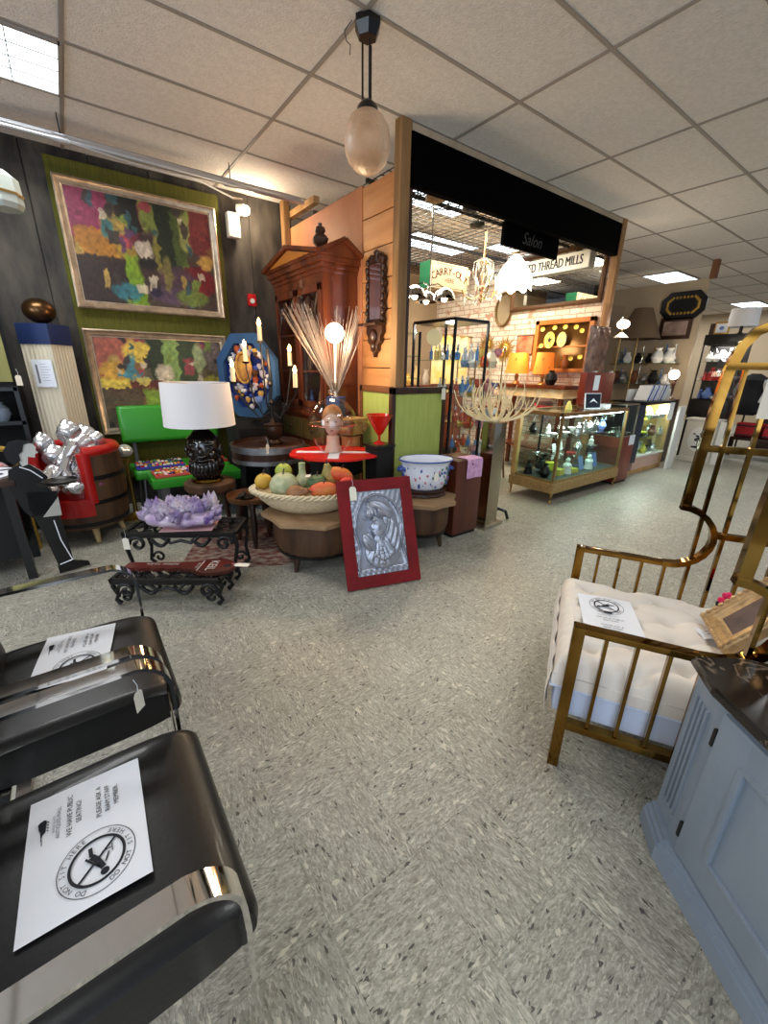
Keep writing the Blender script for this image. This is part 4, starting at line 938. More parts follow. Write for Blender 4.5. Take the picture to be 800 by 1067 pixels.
mb = MB(); mb.ball((0, 0, .052), (.225, .13, .052), 30, 14, disp=lambda v: .12*math.sin(v.x*9+1)*math.sin(v.y*8)); mb.build('matrix_rock', mat('pale_quartz', (206, 192, 204), .3, rgb2=(160, 136, 176), scale=12, bump=.6, bscale=50, coat=.3), t)
mb = MB()
def crystal(mb, p, d, r, l):
    d = Vector(d).normalized(); q = d.to_track_quat('Z', 'Y').to_matrix()
    mb.lathe([(r*.8, 0), (r, l*.55), (.0008, l)], p, n=6, M=q)
for k in range(190):
    a = rnd.uniform(0, 2*PI); e = rnd.uniform(.02, 1.0)**.8; x = .21*math.cos(a)*e; y = .115*math.sin(a)*e
    z = .06+.068*math.sqrt(max(0, 1-e*e))+ (.03 if x > .1 else 0)*(1-e)
    nrm = Vector((x/.21*.8+rnd.gauss(0, .25), y/.115*.8+rnd.gauss(0, .25), 1-.5*e+rnd.uniform(0, .4)))
    crystal(mb, (x, y, z-.02), nrm, rnd.uniform(.014, .026), rnd.uniform(.04, .065))
for c in ((.15, .03), (.06, .0), (-.05, .02), (-.14, .0)):
    for k in range(7): crystal(mb, (c[0]+rnd.gauss(0, .02), c[1]+rnd.gauss(0, .02), .085), (rnd.gauss(0, .35), rnd.gauss(0, .35), 1), rnd.uniform(.016, .028), rnd.uniform(.06, .10)*(1.25 if c[0] > .1 else 1))
o = mb.build('crystals', M_AME, t, sharp=10); o['kind'] = 'stuff'
# key sign
t = thing('key_sign', 'dark red wooden trade sign shaped like a key with the name KEIL', 'sign', (.36, 2.665, .193), -.61)
t.scale = (1.14, 1.14, 1)
mb = MB(); kp = [(-.30, .035), (.06, .045)]
for k in range(15): a = PI*.80-k*PI*1.6/14; kp.append((.185+.125*math.cos(a)*1.0, .0+.088*math.sin(a)))
kp += [(.06, -.045)]
xs = [.04, .0, -.02, -.05, -.08, -.10, -.13, -.16, -.19, -.21, -.24, -.27, -.30]
for i, x in enumerate(xs): kp.append((x, -.045 if i % 3 == 0 else (-.030 if i % 3 == 1 else -.038)))
mb.prism(kp[::-1], .022); mb.build('key_board', wood('red_key_paint', (96, 24, 18), (70, 34, 24), .4, 6, (.2, 1, 1)), t)
mb = MB(); mb.prism([(.262+.022*math.cos(k*PI/8), .0+.018*math.sin(k*PI/8)) for k in range(16)], .001, T(0, 0, .0222)); mb.build('key_hole', M_BLKM, t)
mb = MB(); mb.text('KEIL', .068, T(.178, 0, .0235) @ RZ(-PI/2), sx=.95); mb.text('KEYS  MADE', .030, T(-.10, .012, .0235), sx=1.1)
mb.bar((.115, -.06, .0232), (.115, .06, .0232), .004, .0006); mb.text('KEY CO', .018, T(.098, 0, .0235) @ RZ(-PI/2)); mb.build('lettering', mat('worn_white', (196, 188, 178), .7), t)
price_tag('price_tag', 'cream card tag tied to the round end of the key shaped sign', (.645, 2.47, .22), .9, 1.7, lie=True, group='lying price tags')
# ================================================================== CENTRE GROUP
# round barrel-top table
t = thing('barrel_top_table', 'round black barrel head table with grey metal hoops behind the fruit basket', 'table', (1.40, 3.72, 0))
mb = MB(); mb.lathe([(.30, .60), (.325, .60), (.33, .76), (.318, .765), (.31, .735), (.001, .735)], n=48); mb.build('top', M_DKWOOD, t)
M_HOOP = mat('grey_hoop_metal', (150, 154, 158), .4, .8, var=.2, scale=12)
for z0, z1 in ((.602, .640), (.70, .758)):
    mb = MB(); mb.lathe([(.334, z0), (.336, z1), (.330, z1), (.328, z0)], n=48); mb.build('hoop', M_HOOP, t)
for k in range(4):
    a = PI/4+k*PI/2+.3; mb = MB(); mb.bar((.24*math.cos(a), .24*math.sin(a), .61), (.27*math.cos(a), .27*math.sin(a), 0), .05, .05, (math.cos(a), math.sin(a), 0)); mb.build('leg', M_BLACK, t)
mb = MB(); mb.ring(.25, .014, (0, 0, .2), n=32); mb.build('foot_ring', M_BLACK, t)
price_tag('price_tag', 'white tag hanging over the rim of the barrel head table', (1.27, 3.40, .80), .6, 1.5, group='hanging price tags')
# candelabra lamp
t = thing('candelabra_lamp', 'dark five candle candelabra lamp on an urn, its candle bulbs lit', 'lamp', (1.46, 3.72, .737))
mb = MB(); mb.lathe([(.001, 0), (.075, 0), (.08, .02), (.06, .035), (.05, .05), (.075, .08), (.085, .14), (.08, .17), (.09, .185), (.07, .19), (.03, .20), (.02, .24), (.001, .24)], n=24); mb.build('urn', mat('dark_copper_urn', (58, 38, 28), .35, .5, bump=.3), t)
mb = MB(); mb.tube([(0, 0, .2), (-.01, 0, .4), (.01, 0, .55), (-.005, 0, .84)], .014, 8); mb.lathe([(.014, .36), (.03, .38), (.014, .41)], n=12); mb.lathe([(.014, .52), (.026, .54), (.014, .56)], n=12); mb.build('stem', M_IRON, t)
rdir = Vector((math.sin(YAW), -math.cos(YAW), 0)); fdir = Vector((math.cos(YAW), math.sin(YAW), 0))
arms = [(-.26, -.10, .50), (-.20, .08, .62), (.0, .16, .80), (.10, .12, .62), (.20, -.10, .47), ]
arms = [(-.30, -.08, .56), (-.235, .10, .73), (-.06, .0, .90), (.16, .14, .70), (.25, -.10, .52)]
for (a, b, z) in arms:
    p = rdir*a+fdir*b
    if abs(a) > .03:
        mb = MB(); mb.tube([(0, 0, .30), tuple(p*.35+Vector((0, 0, .24))), tuple(p*.75+Vector((0, 0, .26 if z < .5 else .38))), tuple(p*1.0+Vector((0, 0, z-.06))), tuple(p+Vector((0, 0, z-.01)))], .007, 8)
        sp = [tuple(p*(.55+.12*math.cos(k*.5)*(1-k/18))+Vector((0, 0, .33+.05*math.sin(k*.5)*(1-k/18)))) for k in range(14)]; mb.tube(sp, .004, 6); mb.build('arm', M_IRON, t)
    mb = MB(); mb.lathe([(.001, -.02), (.02, -.018), (.035, -.004), (.037, .0), (.02, .0), (.001, .0)], (p.x, p.y, z), n=16); mb.build('drip_pan', M_IRON, t)
    mb = MB(); mb.cyl((p.x, p.y, z), (p.x, p.y, z+.12), .020, .019); mb.build('candle', M_CANDLE, t)
    mb = MB(); mb.lathe([(.001, .118), (.011, .124), (.018, .142), (.012, .165), (.001, .185)], (p.x, p.y, z), n=12); mb.build('candle_bulb', M_FLAME, t)
light('candelabra_glow', 'POINT', (1.40, 3.66, 1.46), 9, (1, .62, .32), .08)
# octagonal blue mirror on a black cabinet
t = thing('low_black_cabinet', 'low black cabinet behind the barrel head table, carrying the octagonal mirror', 'cabinet', (1.47, 4.40, 0))
mb = MB(); mb.box((0, 0, .45), (.40, .34, .9), bev=.006); mb.build('body', M_BLKM, t)
mb = MB(); mb.box((0, -.175, .45), (.34, .012, .74), bev=.003); mb.build('door', M_BLACK, t)
t = thing('octagonal_mirror', 'octagonal mirror in a wide blue frame filled with shells and small ornaments', 'mirror', (1.46, 4.25, 1.33), (0, 0, -1.15))
def octf(r0, r1, y0, y1):
    mb = MB()
    cs = [PI/8+k*PI/4 for k in range(8)]
    mb.grid(lambda i, j: Vector((([r0, r0, r1, r1][j])*math.cos(cs[i]), [y0, y1, y1, y0][j], ([r0, r0, r1, r1][j])*math.sin(cs[i]))), 8, 4, True, True); return mb
octf(.33, .425, .0, -.05).build('frame', mat('slate_blue_frame', (44, 78, 116), .5, var=.1), t, sharp=20)
mb = MB(); mb.prism([(.33*math.cos(PI/8+k*PI/4), .33*math.sin(PI/8+k*PI/4)) for k in range(8)], .01, RX(PI/2)); mb.build('mirror_glass', mat('blue_backing', (34, 52, 120), .15, .5), t)
rnd = random.Random(4); pal = [(226, 224, 230), (120, 150, 214), (210, 170, 90), (60, 80, 170), (196, 190, 200), (90, 60, 40), (240, 236, 230), (180, 90, 60)]
mb = MB()
for k in range(85):
    a = rnd.uniform(0, 2*PI); r = .29*math.sqrt(rnd.random()); mb.mi = rnd.randrange(8); s = rnd.uniform(.014, .04)
    z = r*math.sin(a)
    mb.ball((r*math.cos(a), -.012-s*.5, z), (s, s*.7, s*rnd.uniform(.5, 1.3)), 9, 6, disp=lambda v: .2*math.sin(v.x*8+v.z*6))
o = mb.build('shell_ornaments', [mat('orn_%d' % k, c, .2, .3) for k, c in enumerate(pal)], t, sharp=30); o['kind'] = 'stuff'
mb = MB(); mb.ball((-.02, -.05, .08), (.085, .02, .12), 18, 10); mb.ring(.10, .012, (-.02, -.05, .08), Matrix.Rotation(PI/2, 3, 'X'), sy=1.4); mb.build('portrait_medallion', mat('amber_medallion', (206, 156, 70), .4, rgb2=(150, 96, 60), scale=12), t)
# hutch
t = thing('hutch_cabinet', 'tall mahogany glazed hutch cabinet with pediment and turned finial by the planks', 'cabinet', (2.085, 4.03, 0))
HX, HY = .175, .52
mb = MB(); mb.b2((-HX, -HY, .08), (HX, HY, .96)); mb.b2((-HX-.02, -HY-.02, 0), (HX, HY+.02, .09), bev=.006); mb.b2((-HX-.025, -HY-.02, .96), (HX, HY+.02, 1.0), bev=.006); mb.build('lower_body', M_MAHOG, t)
mb = MB(); mb.b2((-HX, -HY, 1.0), (HX, -HY+.03, 2.12)); mb.b2((-HX, HY-.03, 1.0), (HX, HY, 2.12)); mb.b2((HX-.02, -HY+.03, 1.05), (HX, HY-.03, 2.12)); mb.b2((-HX-.001, -HY-.001, 2.12), (HX, HY, 2.22)); mb.b2((-HX+.001, -HY+.03, 1.0), (HX, HY-.03, 1.05)); mb.build('upper_body', M_MAHOG, t)
mb = MB()
for k, (o_, z0, z1) in enumerate(((.012, 2.20, 2.235), (.03, 2.235, 2.27), (.055, 2.27, 2.315), (.07, 2.315, 2.33))): mb.b2((-HX-o_, -HY-o_, z0), (HX, HY+o_, z1), bev=.004)
mb.build('cornice', M_MAHOG, t)
mb = MB()
o_ = .07
mb.prism([(-HY-o_, 0), (HY+o_, 0), (0, .12)], .05, T(-HX-o_, 0, 2.33) @ Matrix(((0, 0, 1, 0), (1, 0, 0, 0), (0, 1, 0, 0), (0, 0, 0, 1))))
mb.prism([(-HX-o_, 0), (HX, 0), (.0, .11)], .05, T(0, -HY-o_+.05, 2.33) @ RX(PI/2))
for a, b in (((-HY-o_, .0), (0, .125)), ((0, .125), (HY+o_, 0))): mb.bar((-HX-o_-.01, a[0], 2.335+a[1]), (-HX-o_-.01, b[0], 2.335+b[1]), .05, .03, (0, 0, 1))
for a, b in (((-HX-o_, .0), (0, .115)), ((0, .115), (HX, 0))): mb.bar((a[0], -HY-o_-.01, 2.335+a[1]), (b[0], -HY-o_-.01, 2.335+b[1]), .05, .03, (0, 0, 1))
mb.build('pediment', M_MAHOG, t)
mb = MB(); mb.prism([(-HY+.08, 0), (HY-.08, 0), (0, .09)], .006, T(-HX-o_-.008, 0, 2.34) @ Matrix(((0, 0, 1, 0), (1, 0, 0, 0), (0, 1, 0, 0), (0, 0, 0, 1)))); mb.build('tympanum', mat('honey_wood', (188, 118, 48), .4), t)
mb = MB(); mb.lathe([(.001, .0), (.05, 0), (.055, .02), (.03, .035), (.06, .06), (.07, .09), (.05, .115), (.03, .125), (.045, .145), (.04, .17), (.015, .185), (.018, .20), (.001, .21)], (-HX-.02, -HY-.02, 2.335), n=20, wob=lambda a, z: .12*math.sin(4*a)); mb.build('finial', M_DKWOOD, t)
for k, (y0, y1) in enumerate(((-HY+.03, -.005), (.005, HY-.03))):
    mb = MB(); x = -HX-.006
    for (a, b, c, d) in ((y0, y0+.05, 1.05, 2.12), (y1-.05, y1, 1.05, 2.12), (y0, y1, 1.05, 1.11), (y0, y1, 2.06, 2.12)): mb.b2((x-.01, a, c), (x+.012, b, d), bev=.003)
    dr = mb.build('glazed_door', M_MAHOG, t)
    mb = MB(); mb.b2((x-.002, y0+.05, 1.11), (x+.002, y1-.05, 2.06)); mb.build('pane', M_GLASS, dr)
    mb = MB(); yc = (y0+y1)/2
    for s in (-1, 1):
        sp = [(x-.004, yc+s*(.09-.075*(k2/16)*math.cos(k2*.5)), 1.90+.11*(1-k2/20)*math.sin(k2*.5)) for k2 in range(17)]; mb.tube(sp, .012, 6)
        mb.tube([(x-.004, yc+s*.18, 1.75), (x-.004, yc+s*.12, 1.9), (x-.004, yc+s*.19, 2.05)], .012, 6)
    mb.ball((x-.004, yc, 2.0), (.014, .05, .045), 10, 6); mb.build('scroll_fretwork', M_DKWOOD, dr)
for z in (1.38, 1.72):
    mb = MB(); mb.b2((-HX+.01, -HY+.03, z), (HX-.02, HY-.03, z+.015)); mb.build('shelf', M_MAHOG, t)
M_DRAW = mat('green_drawer', (88, 84, 44), .5, rgb2=(110, 84, 50), scale=9)
for z0 in (.72, .46):
    for (y0, y1) in ((-HY+.04, -.01), (.01, HY-.04)):
        mb = MB(); mb.b2((-HX-.014, y0, z0), (-HX, y1, z0+.20), bev=.006); dr = mb.build('drawer', M_DRAW, t)
        mb = MB(); mb.ball((-HX-.028, (y0+y1)/2, z0+.10), .018, 12, 8); mb.build('knob', M_DKWOOD, dr)
rnd = random.Random(8)
for z in (1.051, 1.396, 1.736):
    for k in range(4):
        c = [(120, 140, 190), (196, 196, 204), (70, 90, 110), (150, 120, 90)][(k+int(z*10)) % 4]; r = rnd.uniform(.03, .05); h = rnd.uniform(.12, .22)
        one('glass_vase', 'small coloured vessel behind the glass doors of the mahogany hutch', 'vase', (lambda b: (b.lathe([(.001, 0), (r*.7, 0), (r, h*.35), (r*.6, h*.7), (r*.3, h*.85), (r*.5, h), (r*.3, h), (.001, h*.2)], n=14), b)[1])(MB()), mat('vessel_%d' % c[0], c, .15, .2), (2.07, 3.68+k*.22, z), group='vessels inside the hutch')
# wall mirror with shelf
t = thing('carved_mirror', 'dark carved narrow wall mirror with bracket shelf on the pine planks', 'mirror', (2.272, 3.20, 1.56), -PI/2)
mb = MB(); out = []
for k in range(60):
    v = k/59; z = .235+.50*v; wv = .115+.012*math.sin(v*34)+.02*math.sin(v*PI); out.append((wv, z))
pts = out+[(.10, .75), (.07, .77), (.05, .745), (.0, .76)]
pts = pts+[(-x, z) for x, z in pts[::-1] if x > 0]
mb.prism(pts, .03, RX(PI/2)); mb.build('carved_frame', M_DKWOOD, t)
for s in (-1, 1):
    mb = MB()
    for k in range(9): mb.ball((s*(.112+.006*math.sin(k*2)), -.036, .27+k*.055), (.02, .012, .026), 10, 6)
    mb.build('side_carving', M_DKWOOD, t)
mb = MB(); mb.lathe([(.001, 0), (.05, 0), (.06, .03), (.03, .06), (.04, .08), (.001, .10)], (0, -.02, .70), n=14, sy=.4)
for s in (-1, 1): mb.tube([(s*.02+s*.03*(1-k/14)*math.cos(k*.5)+s*.03, -.035, .73+.035*(1-k/14)*math.sin(k*.5)) for k in range(12)], .008, 6)
mb.build('crest', M_DKWOOD, t)
mb = MB(); mb.b2((-.075, -.034, .27), (.075, -.031, .69)); mb.build('mirror_glass', M_MIRROR, t)
mb = MB(); mb.b2((-.13, -.12, .215), (.13, 0, .235), bev=.004); mb.build('shelf', M_DKWOOD, t)
mb = MB(); bp = [(.115, .215), (.12, .16), (.09, .13), (.095, .09), (.055, .06), (.05, .02), (.015, .0), (0, -.04)]
mb.prism(bp+[(-x, z) for x, z in bp[::-1] if x > 0], .04, RX(PI/2)); mb.ball((0, -.05, .13), (.05, .03, .06), 12, 8); mb.ball((0, -.045, .05), (.025, .02, .04), 10, 6); mb.build('bracket', M_DKWOOD, t)
one('price_sticker', 'small white sticker on the dark carved wall mirror', 'sticker', (lambda b: (b.box((0, 0, 0), (.002, .02, .025)), b)[1])(MB()), M_PAPER, (2.2395, 3.25, 2.23))
# reed lamp
t = thing('fibre_spray_lamp', 'lit white globe lamp amid a fan of pale rods in a blue vase', 'lamp', (1.93, 3.36, 1.0))
mb = MB(); mb.box((0, 0, .09), (.13, .13, .18), rz=.6, bev=.006); mb.build('vase', mat('deep_blue_vase', (30, 62, 120), .35), t)
rnd = random.Random(21); mb = MB(); k = 0
for k in range(110):
    sgn = -1 if k % 2 else 1; a = min(.56, max(.05, rnd.gauss(.42, .09)))*-1 if sgn < 0 else rnd.gauss(.27, .05); a = a if k % 6 else rnd.uniform(-.3, .25); b = rnd.gauss(0, .07); l = rnd.uniform(.66, .86)
    d = (rdir*math.sin(a)+fdir*math.sin(b)+Vector((0, 0, math.cos(a)))).normalized()
    if sgn > 0: l *= .92
    p0 = Vector((0, 0, .17)); mb.tube([p0, p0+d*l*.5+rdir*.004, p0+d*l], .0022, 4)
mb.mi = 1
o = mb.build('rods', mat('translucent_rods', (168, 148, 134), .25, trans=.3, coat=.3), t); o['kind'] = 'stuff'
mb = MB(); mb.lathe([(.03, .165), (.012, .22), (.02, .25), (.03, .3), (.018, .25)], n=12); mb.build('rod_collar', M_STEEL, t)
mb = MB(); mb.cyl((0, 0, .18), (0, 0, .62), .010, n=10); mb.build('stem', M_WHITE, t)
mb = MB(); mb.ball((0, 0, .71), .082, 24, 16); mb.build('globe', mat('lit_globe', (255, 246, 230), .4, emit=9, ecol=(255, 226, 184)), t)
light('globe_glow', 'POINT', (1.80, 3.18, 1.62), 17, (1, .78, .5), .09)
# stone capital pedestal
t = thing('stone_capital', 'tan ionic column capital pedestal behind the glass head jar', 'pedestal', (2.04, 3.29, 0), .3)
t.scale = (.82, .82, 1)
M_TAN = mat('tan_plaster', (176, 140, 88), .75, var=.12, scale=12, bump=.3)
mb = MB(); mb.lathe([(.14, 0), (.15, .05), (.11, .09), (.105, .80), (.12, .83), (.001, .83)], n=28, wob=lambda a, z: .04*abs(math.sin(8*a)) if .1 < z < .8 else 0); mb.build('shaft', M_TAN, t)
mb = MB(); mb.box((0, 0, .975), (.30, .26, .035), bev=.008); mb.box((0, 0, .90), (.22, .2, .12), bev=.02)
for s in (-1, 1):
    for q in (-.11, .11):
        mb.tube([(s*.12+s*.05*(1-k/18)*math.cos(k*.5), q, .90+.05*(1-k/18)*math.sin(k*.5)) for k in range(15)], .013, 6)
    mb.cyl((s*.12, -.11, .90), (s*.12, .11, .90), .035, n=14)
mb.build('capital', M_TAN, t)
# black table with red scalloped tray
t = thing('black_pedestal_table', 'small black square table under the red scalloped tray', 'table', (1.76, 3.08, 0), .3)
mb = MB(); mb.box((0, 0, .70), (.36, .36, .05), bev=.005); mb.build('table_top', M_BLACK, t)
mb = MB(); mb.box((0, 0, .36), (.20, .20, .64)); mb.build('column', M_BLACK, t)
mb = MB(); mb.box((0, 0, .02), (.30, .30, .04), bev=.004); mb.build('base', M_BLACK, t)
mb = MB(); mb.box((0, 0, .61), (.32, .32, .13)); mb.build('apron', M_BLKM, t)
t = thing('red_scalloped_tray', 'red scalloped tray with a white cross on the small black table', 'tray', (1.73, 3.05, .727), math.radians(-33))
t.scale = (1.16, 1.22, 1)
def scal(r, s=1.0): return [((r+.018*abs(math.sin(4*(a:=2*PI*k/96)+.0)))*math.cos(a)*1.15*s, (r+.018*abs(math.sin(4*a)))*math.sin(a)*.92*s) for k in range(96)]
mb = MB(); mb.prism(scal(.275), .016); mb.build('tray', mat('red_lacquer', (206, 26, 20), .35, coat=.2), t)
mb = MB(); mb.box((0, 0, .0175), (.56, .055, .003)); mb.box((0, 0, .0178), (.075, .44, .003)); mb.build('white_cross', M_PAPER, t)
# jar with head
t = thing('glass_globe_jar', 'clear glass globe jar with knob lid on the red tray', 'jar', (1.72, 3.06, .746))
t.scale = (1.18, 1.18, 1.12)
M_JAR = pane('jar_glass', (238, 234, 230), 1.6)
mb = MB(); mb.nocap = True; mb.lathe([(.06, 0), (.08, .01), (.135, .07), (.168, .16), (.172, .22), (.155, .30), (.11, .365), (.05, .40), (.02, .41)], n=48); mb.build('globe', M_JAR, t)
mb = MB(); mb.nocap = True; mb.lathe([(.173, .205), (.180, .21), (.173, .215)], n=48); mb.build('rim', M_CRYSTAL, t); mb = MB(); mb.nocap = True; mb.lathe([(.02, .41), (.012, .425), (.03, .44), (.02, .455), (.001, .46)], n=20); mb.build('knob', M_CRYSTAL, t)
t = thing('mannequin_head', 'pale mannequin head with amber hair inside the glass globe jar', 'mannequin head', (1.72, 3.06, .752), math.radians(-125))
t.scale = (1.22, 1.22, 1.2)
M_SKIN = mat('pale_mannequin', (232, 196, 176), .5, coat=.1)
mb = MB(); mb.tube([(0, 0, 0), (0, 0, .05), (-.005, 0, .11)], 1, 18, rs=[.062, .045, .042])
def hd(i, j):
    a = 2*PI*i/36; b = -PI/2+PI*(j+.05)/25.1; v = Vector((math.cos(a)*math.cos(b), math.sin(a)*math.cos(b), math.sin(b)))
    x, y, z = v.x*.082, v.y*.066, v.z*.105
    if z < 0: y *= 1+z*2.6; x *= 1+.6*z
    if v.x > .4:
        f = (v.x-.4)/.6; x += .022*math.exp(-(y/.012)**2-((z+.012)/.026)**2)+.008*math.exp(-(y/.02)**2-((z+.05)/.012)**2)+.008*math.exp(-((abs(y)-.025)/.02)**2-((z-.028)/.008)**2)-.010*math.exp(-((abs(y)-.026)/.013)**2-((z-.008)/.010)**2)+.007*math.exp(-(y/.02)**2-((z+.078)/.014)**2)
    return Vector((x, y, z+.205))
V = mb.grid(hd, 36, 26, True); mb._f([mb.bm.faces.new([V[i][0] for i in range(35, -1, -1)]), mb.bm.faces.new([V[i][-1] for i in range(36)])])
for s in (-1, 1): mb.ball((-.005, s*.064, .20), (.016, .006, .024), 10, 8)
mb.build('head', M_SKIN, t, sharp=80)
mb = MB(); mb.ball((-.012, 0, .235), (.084, .072, .088), 24, 14); mb.build('hair', mat('amber_hair', (170, 104, 54), .6, rgb2=(206, 150, 96), scale=20), t)
mb = MB(); mb.ball((.078, 0, .155), (.006, .016, .005), 10, 6); mb.build('lips', mat('lip_red', (170, 44, 40), .4), t)
for s in (-1, 1): mb = MB(); mb.ball((.070, s*.026, .213), (.006, .012, .004), 10, 6); mb.build('eye', mat('eye_dark', (84, 60, 50), .4), t)
# barrel tables
def barrel_table(loc, polyp, H, rb, label, rot=0):
    t = thing('barrel_table', label, 'table', loc, rot, 'half barrel tables')
    mb = MB(); mb.prism(polyp, .03, None, H-.03); bmesh.ops.bevel(mb.bm, geom=[e for e in mb.bm.edges], offset=.004, segments=1, affect='EDGES'); mb.build('table_top', M_TOPWOOD, t)
    mb = MB(); mb.lathe([(rb*.88, .12), (rb*.98, .2), (rb, .30), (rb*.98, H-.03)], n=72, wob=lambda a, z: -.012 if int(a/(2*PI)*72) % 3 == 0 else 0); mb.build('barrel_body', M_BARREL, t, sharp=50)
    mb = MB(); mb.lathe([(rb*.90, .125), (rb*.905+.004, .125), (rb*.93+.004, .15), (rb*.92, .15)], n=48); mb.build('hoop', M_IRON, t)
    for k in range(4):
        a = PI/4+k*PI/2-.35; mb = MB(); mb.cyl((rb*.72*math.cos(a), rb*.72*math.sin(a), .125), (rb*.82*math.cos(a), rb*.82*math.sin(a), 0), .028, .014); mb.build('leg', M_BARREL, t)
def wavy(pts, amp=.012, n=8):
    out = []; m = len(pts)
    for i in range(m):
        a = Vector(pts[i]); b = Vector(pts[(i+1) % m]); nn = Vector((b.y-a.y, a.x-b.x)).normalized()
        for k in range(n): s = k/n; out.append(tuple(a.lerp(b, s)-nn*amp*math.sin(s*PI)*1.3))
    return out
oc = lambda r, ph=0, sx=1, sy=1: [(r*sx*math.cos(ph+k*PI/4), r*sy*math.sin(ph+k*PI/4)) for k in range(8)]
barrel_table((1.34, 2.66, 0), wavy(oc(.41, PI/8+.05)), .42, .33, 'half barrel table with scalloped wooden top holding the fruit basket')
barrel_table((2.22, 2.46, 0), wavy(oc(.31, PI/8)), .42, .235, 'half barrel table with wooden top holding the porcelain foot bath')
# basket with fruit
t = thing('fruit_basket', 'oval cream woven basket with braided rim on the half barrel table', 'basket', (1.28, 2.69, .42), math.radians(-37))
t.scale = (1.33, 1.3, 1.1)
M_WICK = mat('cream_wicker', (214, 196, 160), .7, var=.12, scale=60, bump=.8, bscale=90)
mb = MB(); mb.nocap = True; mb.lathe([(.001, .004), (.13, .0), (.175, .03), (.215, .08), (.245, .135), (.235, .135), (.20, .08), (.16, .035), (.001, .02)], n=72, sx=1.22, sy=.78, wob=lambda a, z: .022*math.sin(36*a) if z > .01 else 0)
mb.build('bowl', M_WICK, t, sharp=60)
for ph in (0, PI*2/3, PI*4/3):
    mb = MB(); mb.tube([((.245+.012*math.cos(k*.75+ph))*1.22*math.cos(2*PI*k/150), (.245+.012*math.cos(k*.75+ph))*.78*math.sin(2*PI*k/150), .14+.012*math.sin(k*.75+ph)) for k in range(150)], .0085, 6, closed=True, upv=(0, 0, 1)); mb.build('braided_rim', M_WICK, t)
bz = t.rotation_euler[2]
def BK(x, y, z): x *= 1.3; y *= 1.25; return (1.28+x*math.cos(bz)-y*math.sin(bz), 2.69+x*math.sin(bz)+y*math.cos(bz), .44+z*1.12)
def fruit(name, label, p, r, c1, c2=None, rot=(0, 0, 0), stem=True, prof=None, sc=7, cat='fruit'):
    t = thing(name, label, cat, BK(*p), rot, 'fruit in the woven basket'); t.scale = (1.22, 1.22, 1.15)
    mb = MB()
    if prof: mb.lathe([(a*r[0], b*r[2]) for a, b in prof], n=24)
    else: mb.ball((0, 0, 0), r, 22, 14, disp=lambda v: .03*math.sin(v.x*4+v.y*3)-(.12*math.exp(-((v.z-1)/.08)**2)))
    mb.build('flesh', mat('fruit_'+'_'.join(map(str, c1)), c1, .5, rgb2=c2 or c1, scale=sc, stretch=(1, 1, 1)), t)
    if stem: mb = MB(); z = r[2]*(1 if prof is None else prof[-1][1]); mb.tube([(0, 0, z*.88), (.004, 0, z+.012), (.01, .004, z+.022)], .004, 6); mb.build('stem', M_DKWOOD, t)
PEAR = [(.001, -1), (.6, -.95), (1, -.5), (.95, 0), (.6, .45), (.42, .75), (.3, .95), (.001, 1)]
SQ = [(.001, -1), (.8, -.95), (1, -.6), (.75, -.2), (.45, .1), (.38, .5), (.42, .9), (.001, 1)]
fruit('melon', 'round pale green netted melon, largest fruit in the basket', (-.12, -.04, .155), (.085, .085, .082), (150, 160, 120), (186, 188, 150), sc=24)
fruit('yellow_apple', 'round yellow fruit at the left end of the basket', (-.245, -.0, .165), (.052, .052, .052), (206, 170, 66), (184, 140, 50))
fruit('green_apple', 'green apple lying on top of the fruit at the left of the basket', (-.15, .09, .215), (.052, .052, .05), (140, 164, 60), (176, 176, 76))
fruit('gourd', 'pale striped green gourd standing upright in the middle of the basket', (-.03, .04, .205), (.05, .05, .085), (130, 146, 100), (196, 190, 150), prof=SQ, sc=16)
fruit('brown_pear', 'brown russet pear lying at the front of the basket', (-.02, -.135, .135), (.05, .05, .07), (120, 74, 44), (150, 104, 64), rot=(.2, 1.3, bz), prof=PEAR)
fruit('dark_green_squash', 'dark green squash in the centre of the basket', (.06, .0, .165), (.062, .055, .05), (60, 92, 62), (96, 116, 72))
fruit('green_pear', 'greenish brown pear standing behind the papaya in the basket', (.12, .06, .205), (.052, .052, .078), (136, 134, 70), (170, 140, 76), rot=(.1, -.25, 0), prof=PEAR)
fruit('papaya', 'red and orange papaya lying at the front right of the basket', (.115, -.105, .15), (.085, .05, .05), (214, 60, 40), (200, 120, 60), rot=(0, 0, bz+.25), sc=5)
fruit('mango', 'orange yellow mango lying at the back right of the basket', (.185, .06, .205), (.085, .05, .048), (214, 130, 50), (196, 70, 40), rot=(0, .25, bz-.1), sc=5)
fruit('tomato_slice', 'bright red cut melon at the right end of the basket', (.235, -.04, .16), (.055, .045, .055), (206, 36, 34), (186, 30, 30), stem=False)
price_tag('price_tag', 'white and red card tag lying among the fruit in the basket', BK(.02, -.02, .222), bz, 1.3, lie=True, group='lying price tags')
